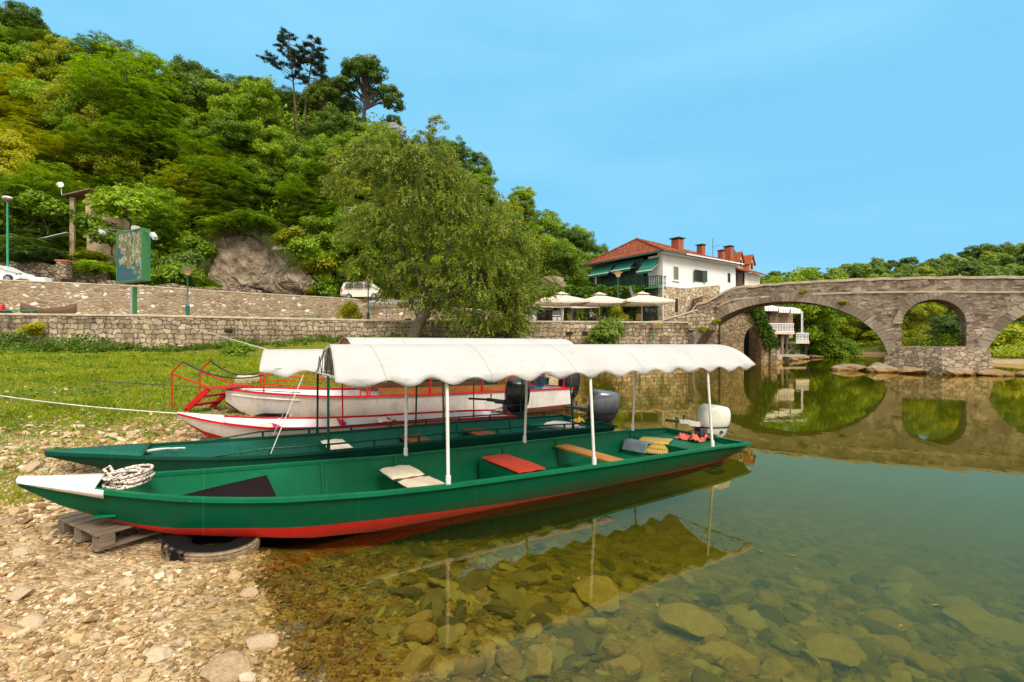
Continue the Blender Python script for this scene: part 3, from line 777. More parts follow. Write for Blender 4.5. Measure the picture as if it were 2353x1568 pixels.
def make_boat(name, label, fr, tab, L, m_side, m_bot, m_in, m_rim, rim_w=0.05, floor_z=-9.0, transom=True, group=None, rimh=0.022):
    root = thing(name, label, 'boat', fr.o, fr.rz, group)
    st = stations(tab, L)
    def outer(r):
        s, bb, zg, zb, cf, zp = r
        c = bb * cf
        t = min(0.97, max(0.03, (zp - zb) / max(0.02, zg - zb)))
        y_p = c + (bb - c) * (0.18 * t + 0.82 * t ** 0.85)
        t2 = t + (1 - t) * 0.55
        y_2 = c + (bb - c) * (0.18 * t2 + 0.82 * t2 ** 0.85)
        half = [(0.0, zb - 0.0), (c * 0.96, zb), (c, zb + 0.012), (y_p, zb + (zg - zb) * t), (y_2, zb + (zg - zb) * t2), (bb, zg)]
        return half
    hull = MB()
    rows = []
    for r in st:
        h = outer(r)
        full = [(r[0], -y, z) for y, z in reversed(h)] + [(r[0], y, z) for y, z in h[1:]]
        rows.append(full)
    n = len(rows[0])
    vs = [p for row in rows for p in row]; fs = []; mi = []
    for i in range(len(rows) - 1):
        for j in range(n - 1):
            fs.append((i * n + j, (i + 1) * n + j, (i + 1) * n + j + 1, i * n + j + 1))
            mi.append(0 if j in (0, 1, n - 2, n - 3) else 1)
    k = len(hull.v); hull.v += vs; hull.f += fs; hull.m += mi
    if transom:
        hull.f.append(tuple(range(n))); hull.m.append(0)
    hull.build('hull', [m_side, m_bot], root, smooth=40)
    # inside skin
    inn = MB(); rows = []
    for r in st:
        s, bb, zg, zb, cf, zp = r
        if s > L * 0.985: continue
        b2 = max(0.004, bb - 0.028); zf = max(floor_z, zb + 0.05); zf = min(zf, zg - 0.03); c2 = max(0.003, min(b2 - 0.002, bb * cf + (bb - bb * cf) * min(1, max(0, (zf - zb) / max(0.02, zg - zb))) - 0.028))
        h = [(0, zf), (c2, zf), (c2 + (b2 - c2) * 0.55, zf + (zg - zf) * 0.5), (b2, zg + 0.004)]
        rows.append([(max(s, 0.03), -y, z) for y, z in reversed(h)] + [(max(s, 0.03), y, z) for y, z in h[1:]])
    n = len(rows[0]); inn.grid(rows)
    inn.f.append(tuple(range(n))); inn.m.append(0)
    inn.build('inside', m_in, root, smooth=30, recalc=False)
    # gunwale
    for sg in (-1, 1):
        rim = MB(); rings = []
        for r in st:
            s, bb, zg = r[0], r[1], r[2]
            rings.append([(s, sg * (bb + rim_w * 0.55), zg - 0.012), (s, sg * (bb + rim_w * 0.55), zg + rimh), (s, sg * max(0.0, bb - rim_w * 0.75), zg + rimh), (s, sg * max(0.0, bb - rim_w * 0.75), zg - 0.012)])
        rim.loft(rings); rim.build('gunwale', m_rim, root, smooth=0)
    r = st[0]
    if transom: MB().box((0.0, 0, r[2] + 0.006), (0.06, 2 * r[1] + 0.05, rimh + 0.008)).build('transom_rim', m_rim, root, smooth=0)
    # the water gives way to the hull: remember the closed shape just inside the outer skin
    rings = []
    for r in st:
        if r[3] > 0.10 or r[0] > L * 0.97: continue
        s, bb, zg, zb, cf, zp = r; c = bb * cf; e = 0.010; zt = 0.14
        f_ = (zt - zb) / max(0.02, zg - zb); yt = c + (bb - c) * f_
        loop = [(s, -(yt - e), zt), (s, -(c - e), zb + e), (s, (c - e), zb + e), (s, yt - e, zt)]
        rings.append([fr.w(*p) for p in loop])
    if len(rings) > 2:
        rings[0] = [p + fr.x * 0.012 for p in rings[0]]
        HULL_CUTS.append(rings)
    def at_s(s):
        cols_ = list(zip(*tab)); return [float(np.interp(s, cols_[0], cols_[k_])) for k_ in range(1, 6)]
    return root, at_s

def canopy(root, x0, x1, w, z_e, z_r, scal, drop, skew=0.0, side=1, name='canopy', sag=0.0, seed=1, wedge=0.16, posts=(), mat_post=None, at_s=None, post_r=0.019, frame=None, flat=2.4):
    """cloth roof on a frame: barrel section, hanging scalloped hems; local boat coordinates"""
    nx = 150; ny = 17
    def zc(y): return z_e + (z_r - z_e) * (1 - abs(y / w) ** flat)
    def xx(i, y): 
        t = i / (nx - 1); xs0 = x0 + skew * (y / w); return xs0 + (x1 - xs0) * t
    P = []
    rr = random.Random(seed)
    ph = [rr.uniform(0, 6) for _ in range(6)]
    for i in range(nx):
        row = []
        t = i / (nx - 1)
        scallop = 0.5 - 0.5 * math.cos(2 * math.pi * (t * scal))
        for sgn in (-1,):
            yb = -w
            hem = drop * (1.0 - 0.62 * (1 - scallop))
            wob = 0.012 * math.sin(t * 61 + ph[0]) + 0.010 * math.sin(t * 23 + ph[1])
            for q in (1.0, 0.6, 0.25): row.append((xx(i, yb), yb - 0.018 - 0.012 * q + wob * q, z_e - hem * q))
        for j in range(ny):
            y = -w + 2 * w * j / (ny - 1)
            z = zc(y) - sag * math.sin(math.pi * (t * 3 % 1)) * (1 - abs(y / w)) + 0.006 * math.sin(t * 47 + y * 5 + ph[2]) * abs(y / w) + 0.020 * max(0.0, 1 - t * 1.6) * math.sin(t * 96 + y * 9 + ph[5]) * abs(y / w) ** 2
            row.append((xx(i, y), y, z))
        hem = drop * (1.0 - 0.62 * (1 - scallop))
        wob = 0.014 * math.sin(t * 53 + ph[3]) + 0.012 * math.sin(t * 19 + ph[4]) + 0.030 * max(0.0, 1 - t * 1.8) * math.sin(t * 118 + ph[5])
        edge = math.exp(-((1 - t if x1 < x0 else t)) * 14)
        for q in (0.25, 0.6, 1.0): row.append((xx(i, w), w + 0.018 + 0.012 * q + wob * q, z_e - hem * q))
        P.append(row)
    mb = MB(); mb.grid(P)
    c = mb.build(name, M_CANVAS, root, smooth=60, recalc=False, solid=0.006, uv=False)
    fm = MB(); fr_mat = frame or M_POLEW
    stn = [x0 - 0.03 * (1 if x0 > x1 else -1), x1 + 0.03 * (1 if x0 > x1 else -1)] + [p[0] for p in posts]
    for xs_ in sorted(set(stn)):
        fm.tube([(xs_, -w * 0.99 + 2 * w * 0.99 * j / 10, zc((-1 + 0.2 * j) * w * 0.99) - 0.022) for j in range(11)], 0.012, 6)
        fm.tube([(xs_, -w * 0.99, z_e - 0.03), (xs_, w * 0.99, z_e - 0.03)], 0.010, 6)
    for y in (-w * 0.985, w * 0.985): fm.tube([(x0, y, z_e - 0.02), (x1, y, z_e - 0.02)], 0.014, 6)
    for y in (-w * 0.45, 0, w * 0.45): fm.tube([(x0, y, zc(y) - 0.02), (x1, y, zc(y) - 0.02)], 0.009, 6)
    fm.build('frame_bars', fr_mat, c, smooth=40)
    # lacing on the two end bows
    for xs_ in (x0, x1):
        lc = MB(); prev = None
        for k in range(13):
            y = (-0.96 + 1.92 * k / 12) * w
            p = (xs_, y, (z_e - 0.02) if k % 2 else zc(y) - 0.03)
            if prev: lc.tube([prev, p], 0.004, 5)
            prev = p
        lc.build('lacing', M_BLACKRUB, c, smooth=40)
    for xs_, sg in [(p[0], p[1]) for p in posts]:
        bb, zg = at_s(xs_)[0:2]
        pm = MB(); y0 = sg * (bb - 0.03); y1 = sg * w * 0.97
        pm.tube([(xs_, y0, zg + 0.005), (xs_, y1, z_e - 0.0)], post_r, 8)
        pm.lathe([(post_r * 1.5, 0), (post_r * 1.5, 0.10)], 8, M=Matrix.Translation((xs_, y0, zg + 0.005)))
        pm.build('canopy_post', mat_post or M_POLEW, root, smooth=50)
    return c

def bench(root, at_s, s, z, wd=0.24, mat=None, name='bench', th=0.032, board=1):
    bb, zg, zb, cf, zp = at_s(s)
    half = bb * 0.9 - 0.03
    mb = MB()
    for k in range(board):
        w1 = wd / board - 0.006
        mb.box((s + (k - (board - 1) / 2) * wd / board, 0, z), (w1, 2 * half, th))
    return mb.build(name, mat or M_BENCH, root, smooth=0, bevel=0.006)

def cushion(name, label, cat, fr, s, y, z, sx, sy, h, mat, rz=0.0, tilt=0.0, group=None, seams=0, tuft=False, yaw_mesh=None):
    root_o = None
    nx, ny = 20, 20
    top = []; bot = []
    for i in range(nx):
        a = -1 + 2 * i / (nx - 1); rt = []; rb = []
        for j in range(ny):
            c = -1 + 2 * j / (ny - 1)
            e = max(0.0, 1 - abs(a) ** 8) * max(0.0, 1 - abs(c) ** 8)
            puff = 0.5 + 0.5 * (1 - a * a * 0.5) * (1 - c * c * 0.5)
            if tuft:
                puff *= 0.72 + 0.28 * abs(math.sin(math.pi * 1.5 * (a + 1))) ** 0.5 * abs(math.sin(math.pi * 1.0 * (c + 1) + 0.0)) ** 0.35
            x = a * sx / 2 * (1 - 0.03 * c * c); yy = c * sy / 2 * (1 - 0.03 * a * a)
            rt.append((x, yy, h * (0.5 + 0.5 * e ** 0.35 * puff) + 0.004 * math.sin(7 * a + 3 * c))); rb.append((x, yy, h * (0.5 - 0.5 * e ** 0.35)))
        top.append(rt); bot.append(rb)
    mb = MB(); mb.grid(top); k = len(mb.v)
    mb.grid(bot)
    o = mb.build(name, mat, None, smooth=60)
    o.location = fr.w(s, y, z); o.rotation_euler = (0, tilt, fr.rz + rz)
    tag(o, label, cat, group)
    return o

# ---------------------------------------------------------------- boat one: front green
F1 = Frame(3.33, 8.40, -0.845, -0.535)
T1 = [(0.0, 0.83, 0.215, 0.09, 0.86, 0.12), (0.75, 0.85, 0.255, -0.06, 0.86, 0.02), (1.5, 0.85, 0.271, -0.12, 0.86, 0.02), (3.0, 0.845, 0.292, -0.16, 0.86, 0.00), (4.5, 0.81, 0.327, -0.14, 0.86, 0.04), (5.3, 0.79, 0.348, -0.09, 0.86, 0.085),
      (6.0, 0.77, 0.388, -0.01, 0.86, 0.125), (6.5, 0.725, 0.425, 0.03, 0.86, 0.155), (6.8, 0.685, 0.447, 0.085, 0.86, 0.19), (7.2, 0.585, 0.488, 0.160, 0.86, 0.24), (7.55, 0.47, 0.533, 0.205, 0.81, 0.27), (7.9, 0.315, 0.59, 0.315, 0.69, 0.33), (8.3, 0.13, 0.665, 0.50, 0.54, 0.48), (8.56, 0.012, 0.72, 0.68, 0.45, 0.66)]
boat1, s1 = make_boat('wooden_boat', 'bright green boat with red bottom, white bow deck and white canopy, nearest the shore stones', F1, T1, 8.56, M_GREEN, M_RED, M_GREEN_IN, M_GREEN_IN, 0.055, group='moored boats')
def deck(root, at_s, s0, s1_, L, mat, name, dz=0.026, inset=0.0, n=14, wood_axis=None, drop=0.0):
    mb = MB(); rows = []
    for k in range(n):
        s = s0 + (s1_ - s0) * k / (n - 1); bb, zg = at_s(s)[:2]; bb = max(0.002, bb - inset)
        rows.append([(s, -bb, zg + dz - drop), (s, -bb * 0.5, zg + dz + 0.004 - drop), (s, 0, zg + dz + 0.006 - drop), (s, bb * 0.5, zg + dz + 0.004 - drop), (s, bb, zg + dz - drop)])
    mb.grid(rows)
    return mb.build(name, mat, root, smooth=40, recalc=False, solid=0.012)
deck(boat1, s1, 8.06, 8.56, 8.56, M_DECKW, 'bow_deck', 0.026, -0.03)
# white painted bow cheeks
for sg in (-1, 1):
    mb = MB(); rows = []
    for k in range(10):
        s = 8.0 + (8.56 - 8.0) * k / 9; bb, zg = s1(s)[:2]
        rows.append([(s, sg * (bb + 0.034), zg + 0.026), (s, sg * (bb + 0.031), zg - 0.004), (s, sg * (bb + 0.012), zg - 0.045 * (1 - k / 12))])
    mb.grid(rows); mb.build('bow_cheek', M_DECKW, boat1, smooth=40, recalc=False, solid=0.006)
# bow platform: black mat on a raised deck narrowing to the bow
def bow_platform(root, at_s, s0, s1_, mat, mat_side, z0, z1):
    mb = MB(); rows = []
    for k in range(10):
        s = s0 + (s1_ - s0) * k / 9; bb, zg, zb, cf, zp = at_s(s); z = z0 + (z1 - z0) * k / 9
        t = (z - zb) / max(0.02, zg - zb); c = bb * cf; y = c + (bb - c) * min(1, max(0, t)) - 0.035
        rows.append([(s, -max(0.002, y), z), (s, 0, z), (s, max(0.002, y), z)])
    mb.grid(rows); o = mb.build('bow_platform', mat, root, smooth=0, recalc=False, solid=0.02)
    fm = MB(); bb, zg, zb, cf, zp = at_s(s0); t = (z0 - zb) / (zg - zb); c = bb * cf; y = c + (bb - c) * t - 0.035
    fm.add([(s0, -c + 0.03, zb + 0.06), (s0, c - 0.03, zb + 0.06), (s0, y, z0 - 0.012), (s0, -y, z0 - 0.012)], [(0, 1, 2, 3)])
    fm.build('platform_riser', mat_side, root, smooth=0, solid=0.015)
bow_platform(boat1, s1, 6.74, 7.62, M_TAR, M_GREEN_IN, 0.35, 0.315)
# frames: ribs up the sides
def ribs(root, at_s, ss_, mat, floor_z=-9.0):
    for s in ss_:
        bb, zg, zb, cf, zp = at_s(s); zf = max(floor_z, zb + 0.05)
        for sg in (-1, 1):
            mb = MB(); c = bb * cf + (bb - bb * cf) * max(0, (zf - zb) / (zg - zb)) - 0.03
            mb.bar((s, sg * c, zf), (s, sg * (bb - 0.04), zg), 0.035, 0.028)
            mb.build('rib', mat, root, smooth=0, bevel=0.004)
ribs(boat1, s1, (0.95, 2.6, 3.6, 5.25, 6.15), M_GREEN_IN)
bench(boat1, s1, 5.28, 0.21, 0.25, M_BENCH, 'bench', board=1)
bench(boat1, s1, 2.55, 0.20, 0.26, M_BENCH, 'bench', board=1)
# green box seat
bb, zg, zb, cf, zp = s1(3.85)
mb = MB(); mb.box((3.85, 0, 0.045), (0.46, 1.30, 0.31)); mb.build('box_seat', M_GREEN_IN, boat1, smooth=0, bevel=0.01)
mb = MB(); mb.box((0.48, 0.0, 0.145), (0.86, 1.56, 0.02)); mb.box((0.90, 0.0, 0.045), (0.02, 1.40, 0.19)); mb.build('stern_deck', M_GREEN_IN, boat1, smooth=0, bevel=0.004)
mb = MB(); mb.box((-0.03, 0.02, 0.20), (0.05, 0.44, 0.13)); mb.build('motor_board', wood('motor board', (0.12, 0.05, 0.02), (0.24, 0.11, 0.04), axis=1), boat1, smooth=0, bevel=0.006)
mb = MB(); mb.box((8.0, 0.20, 0.40), (0.16, 0.05, 0.018), rz=-0.3); mb.build('bow_cleat', M_GREEN_IN, boat1, smooth=0, bevel=0.004)
canopy(boat1, 6.22, -0.26, 0.75, 1.50, 1.80, 14, 0.115, skew=0.10, seed=3, posts=[(5.2, 1), (3.25, 1), (0.92, 1), (5.1, -1), (3.2, -1), (0.88, -1)], mat_post=M_POLEW, at_s=s1)

# ---------------------------------------------------------------- boat two: dark green with rails
F2 = Frame(1.5, 9.6, -0.86, -0.51)
T2 = [(0.0, 0.80, 0.285, 0.08, 0.84, 0.1), (0.7, 0.80, 0.305, -0.05, 0.84, 0.02), (1.4, 0.77, 0.332, -0.12, 0.84, 0.02), (2.8, 0.73, 0.358, -0.15, 0.84, 0.02), (4.2, 0.72, 0.362, -0.10, 0.84, 0.02), (5.0, 0.71, 0.367, -0.02, 0.84, 0.03), (5.6, 0.70, 0.383, 0.03, 0.84, 0.06), (6.3, 0.63, 0.415, 0.10, 0.84, 0.12),
      (7.0, 0.42, 0.470, 0.22, 0.69, 0.24), (7.4, 0.26, 0.505, 0.33, 0.57, 0.35), (7.73, 0.125, 0.533, 0.44, 0.47, 0.45), (7.96, 0.012, 0.552, 0.52, 0.40, 0.53)]
boat2, s2 = make_boat('wooden_boat', 'dark green boat with low railing and white canopy, second from the shore stones', F2, T2, 7.96, M_DGREEN, M_DGREEN, M_DGREEN_IN, M_DGREEN, 0.05, group='moored boats')
deck(boat2, s2, 7.02, 7.96, 7.96, M_DGREEN_IN, 'bow_deck', 0.026, -0.02)
bow_platform(boat2, s2, 6.02, 6.85, M_DGREEN_IN, M_DGREEN_IN, 0.31, 0.40)
ribs(boat2, s2, (1.35, 2.5, 3.6, 4.85), M_DGREEN_IN)
bench(boat2, s2, 4.72, 0.24, 0.30, M_BENCHD, 'bench')
bench(boat2, s2, 3.45, 0.22, 0.36, M_BENCHD, 'bench', board=2)
bench(boat2, s2, 2.25, 0.22, 0.36, M_BENCHD, 'bench', board=2)
mb = MB(); mb.box((0.52, 0, 0.20), (0.98, 1.48, 0.02)); mb.box((1.0, 0, 0.11), (0.02, 1.40, 0.16)); mb.build('stern_deck', M_DGREEN_IN, boat2, smooth=0, bevel=0.004)
for sg in (-1, 1):
    mb = MB(); pts = [(6.35, sg * (s2(6.35)[0] - 0.01), s2(6.35)[1] + 0.02)]
    for s in np.linspace(5.75, 0.35, 14): pts.append((s, sg * (s2(s)[0] - 0.01), s2(s)[1] + 0.10))
    pts.append((0.02, sg * (s2(0)[0] - 0.01), s2(0)[1] + 0.02))
    mb.tube(pts, 0.013, 7)
    for s in np.linspace(5.7, 0.5, 9): mb.box((s, sg * (s2(s)[0] - 0.01), s2(s)[1] + 0.055), (0.03, 0.014, 0.085))
    mb.build('side_rail', M_DGREEN, boat2, smooth=40)
canopy(boat2, 5.72, -0.1, 0.66, 1.50, 1.73, 11, 0.12, skew=0.10, seed=8, posts=[(5.0, 1), (3.35, 1), (0.95, 1), (4.93, -1), (3.3, -1), (1.1, -1)], mat_post=M_DGREEN, at_s=s2, post_r=0.016, frame=M_DGREEN, flat=2.0)

# ---------------------------------------------------------------- boat three: small white with red trim
F3 = Frame(-0.2, 10.4, -0.8645, -0.5026)
T3 = [(0.0, 0.56, 0.315, 0.06, 0.78, 0.12), (0.5, 0.57, 0.342, -0.02, 0.76, 0.10), (1.5, 0.57, 0.368, -0.06, 0.74, 0.10), (2.6, 0.58, 0.380, -0.05, 0.72, 0.11), (3.56, 0.62, 0.407, 0.0, 0.70, 0.14), (4.07, 0.64, 0.439, 0.05, 0.66, 0.17),
      (4.58, 0.62, 0.480, 0.12, 0.6, 0.22), (5.09, 0.47, 0.566, 0.24, 0.5, 0.33), (5.45, 0.25, 0.64, 0.40, 0.42, 0.46), (5.77, 0.012, 0.72, 0.68, 0.3, 0.66)]
boat3, s3 = make_boat('wooden_boat', 'low white boat with red trim and pink patterned seats inside, third from the shore stones', F3, T3, 5.77, M_WHITE, M_RED, M_WHITE_IN, M_REDRIM, 0.045, group='moored boats')
deck(boat3, s3, 5.15, 5.77, 5.77, M_DECKW, 'bow_deck', 0.024, -0.015)
ribs(boat3, s3, (0.9, 2.0, 3.2, 4.3), M_WHITE_IN)
canopy(boat3, 3.75, 0.2, 0.56, 1.30, 1.52, 7, 0.10, seed=5, posts=[(3.42, 1), (0.95, 1), (3.45, -1), (1.1, -1)], mat_post=M_REDRIM, at_s=s3, post_r=0.013, frame=M_REDRIM, flat=2.0)
# ---------------------------------------------------------------- boat four: tall white with red rails and stairs
F4 = Frame(1.3, 13.9, -0.8645, -0.5026)
T4 = [(0.0, 0.72, 0.594, 0.02, 0.84, 0.16), (0.7, 0.76, 0.607, -0.06, 0.82, 0.15), (1.5, 0.79, 0.614, -0.10, 0.8, 0.14), (2.9, 0.83, 0.637, -0.10, 0.78, 0.13), (4.3, 0.92, 0.655, -0.04, 0.75, 0.10), (5.8, 0.96, 0.700, 0.08, 0.70, 0.14), (6.5, 0.95, 0.738, 0.16, 0.66, 0.2), (7.24, 0.84, 0.81, 0.22, 0.6, 0.26), (7.7, 0.62, 0.855, 0.30, 0.5, 0.34), (8.0, 0.38, 0.89, 0.44, 0.42, 0.48), (8.2, 0.16, 0.905, 0.62, 0.4, 0.66)]
M_BROWNB = paint('brown bottom', (0.16, 0.045, 0.025), 0.5, low=(0.0, 0.1, SLIME))
boat4, s4 = make_boat('passenger_boat', 'big white boat with red railings, wooden benches and canopy, farthest of the row', F4, T4, 8.2, M_WHITE, M_BROWNB, M_WHITE_IN, M_REDRIM, 0.05, floor_z=-9.0, group='moored boats')
mb = MB(); mb.add([(8.2, -0.16, 0.905), (8.2, 0.16, 0.905), (8.2, 0.064, 0.62), (8.2, -0.064, 0.62)], [(0, 1, 2, 3)]); mb.build('bow_plate', M_WHITE, boat4, smooth=0)
deck(boat4, s4, 6.9, 8.2, 8.2, M_DECKW, 'bow_deck', -0.10, 0.03)
for sg in (-1, 1):
    for (sa, sb) in ((7.55, 5.75), (5.55, 0.05)):
        mb = MB()
        ss_ = np.linspace(sa, sb, 12 if sb < 1 else 6)
        hh = lambda s: 0.37 if s > 5.6 else 0.36
        for q in (1.0, 0.5):
            if sb < 1 and q == 0.5: continue
            mb.tube([(s, sg * (s4(s)[0] - 0.02), s4(s)[1] + hh(s) * q) for s in ss_], 0.014, 6)
        for s in (np.linspace(sa, sb, 5) if sb < 1 else (sa, sb)):
            mb.tube([(s, sg * (s4(s)[0] - 0.02), s4(s)[1]), (s, sg * (s4(s)[0] - 0.02), s4(s)[1] + hh(s))], 0.016, 6)
        mb.build('side_rail', M_REDRIM, boat4, smooth=40)
    mb = MB(); pts_ = np.linspace(5.35, 2.05, 12)
    mb.loft([[(s, sg * (s4(s)[0] - 0.10), s4(s)[1] - 0.03), (s, sg * (s4(s)[0] - 0.07), s4(s)[1] - 0.03), (s, sg * (s4(s)[0] - 0.05), s4(s)[1] + 0.17), (s, sg * (s4(s)[0] - 0.08), s4(s)[1] + 0.17)] for s in pts_])
    mb.build('bench_back', wood('bench back', (0.20, 0.07, 0.016), (0.36, 0.15, 0.04), 0.45), boat4, smooth=0)
    mb = MB(); mb.box((3.7, sg * 0.55, 0.42), (3.3, 0.34, 0.03)); mb.box((3.7, sg * 0.40, 0.285), (3.3, 0.02, 0.25)); mb.build('bench', M_BENCHD, boat4, smooth=0, bevel=0.005)
canopy(boat4, 5.9, -0.1, 0.85, 1.66, 1.96, 10, 0.12, seed=12, posts=[(5.6, 1), (2.8, 1), (0.3, 1), (5.6, -1), (2.8, -1), (0.3, -1)], mat_post=M_REDRIM, at_s=s4, post_r=0.016, frame=M_REDRIM, flat=2.6)
mb = MB(); mb.box((1.55, -0.18, 0.52), (0.36, 0.46, 0.72)); mb.box((1.62, -0.18, 0.90), (0.28, 0.50, 0.04)); mb.build('console', wood('console wood', (0.42, 0.16, 0.03), (0.58, 0.27, 0.06), 0.4, axis=2), boat4, smooth=0, bevel=0.01)
mb = MB(); mb.box((0.48, 0, 0.50), (0.9, 1.3, 0.05)); mb.build('stern_deck', M_WHITE_IN, boat4, smooth=0, bevel=0.005)
# bow stairs down to the bank
st_ = MB()
MS = Matrix.Translation((8.10, 0.0, 0)) @ Matrix.Rotation(R(-38), 4, 'Z')
def S_(x, y, z): return tuple(MS @ Vector((x, y, z)))
for y in (-0.36, 0.36):
    st_.bar(S_(0.22, y, 0.93), S_(0.86, y, 0.36), 0.035, 0.10)
    st_.tube([S_(1.02, y, 0.34), S_(1.02, y, 1.24), S_(0.78, y, 1.46)], 0.017, 6)
    st_.tube([S_(1.02, y, 1.22), S_(0.12, y, 0.93)], 0.015, 6)
    st_.bar(S_(1.02, y, 0.36), S_(0.82, y, 0.37), 0.03)
M_TREAD = paint('worn red tread', (0.40, 0.03, 0.025), 0.6, (0.18, 0.09, 0.06), 0.5)
for k in range(3):
    MB().add([S_(*p) for p in ((0.30 + k * 0.21, -0.36, 0.77 - k * 0.175), (0.50 + k * 0.21, -0.36, 0.77 - k * 0.175), (0.50 + k * 0.21, 0.36, 0.77 - k * 0.175), (0.30 + k * 0.21, 0.36, 0.77 - k * 0.175))], [(0, 1, 2, 3)]).build('stair_tread', M_TREAD, boat4, smooth=0, solid=0.03)
MB().add([S_(*p) for p in ((-0.22, -0.34, 0.945), (0.26, -0.40, 0.945), (0.26, 0.40, 0.945), (-0.22, 0.34, 0.945))], [(0, 1, 2, 3)]).build('boarding_plate', M_TREAD, boat4, smooth=0, solid=0.03)
st_.build('stair_frame', M_REDRIM, boat4, smooth=40)
# black hand ropes from the stair rails to the bow rail
for sg, y in ((-1, -0.36), (1, 0.36)):
    mb = MB(); a = Vector(S_(0.78, y, 1.46)); c = Vector((7.55, sg * (s4(7.55)[0] - 0.02), s4(7.55)[1] + 0.36))
    mb.tube([a.lerp(c, t) - Vector((0, 0, 0.17 * 4 * t * (1 - t))) for t in np.linspace(0, 1, 14)], 0.016, 6); mb.build('hand_rope', M_BLACKRUB, boat4, smooth=60)

# ---------------------------------------------------------------- boat five: green hull ashore behind the white one
F5 = Frame(1.1, 17.6, -0.95, -0.30)
T5 = [(0.0, 0.7, 0.62, 0.12, 0.8, 0.2), (2.0, 0.8, 0.62, 0.1, 0.75, 0.2), (4.0, 0.75, 0.66, 0.25, 0.7, 0.3), (5.2, 0.4, 0.74, 0.4, 0.5, 0.42), (5.8, 0.012, 0.84, 0.78, 0.3, 0.8)]
boat5, s5 = make_boat('wooden_boat', 'dark green boat drawn up behind the big white boat', F5, T5, 5.8, M_DGREEN, M_DGREEN, M_DGREEN_IN, M_DGREEN_IN, 0.05, floor_z=0.3, group='moored boats')
bench(boat5, s5, 1.6, 0.5, 0.3, M_BENCHD); bench(boat5, s5, 3.4, 0.5, 0.3, M_BENCHD)
mb = MB()
for sg in (-1, 1):
    mb.tube([(s, sg * (s5(s)[0] - 0.02), s5(s)[1] + 0.24) for s in np.linspace(0.2, 4.6, 8)], 0.014, 6)
    for s in np.linspace(0.3, 4.4, 5): mb.tube([(s, sg * (s5(s)[0] - 0.02), s5(s)[1]), (s, sg * (s5(s)[0] - 0.02), s5(s)[1] + 0.24)], 0.013, 6)
mb.build('side_rail', M_DGREEN, boat5, smooth=40)

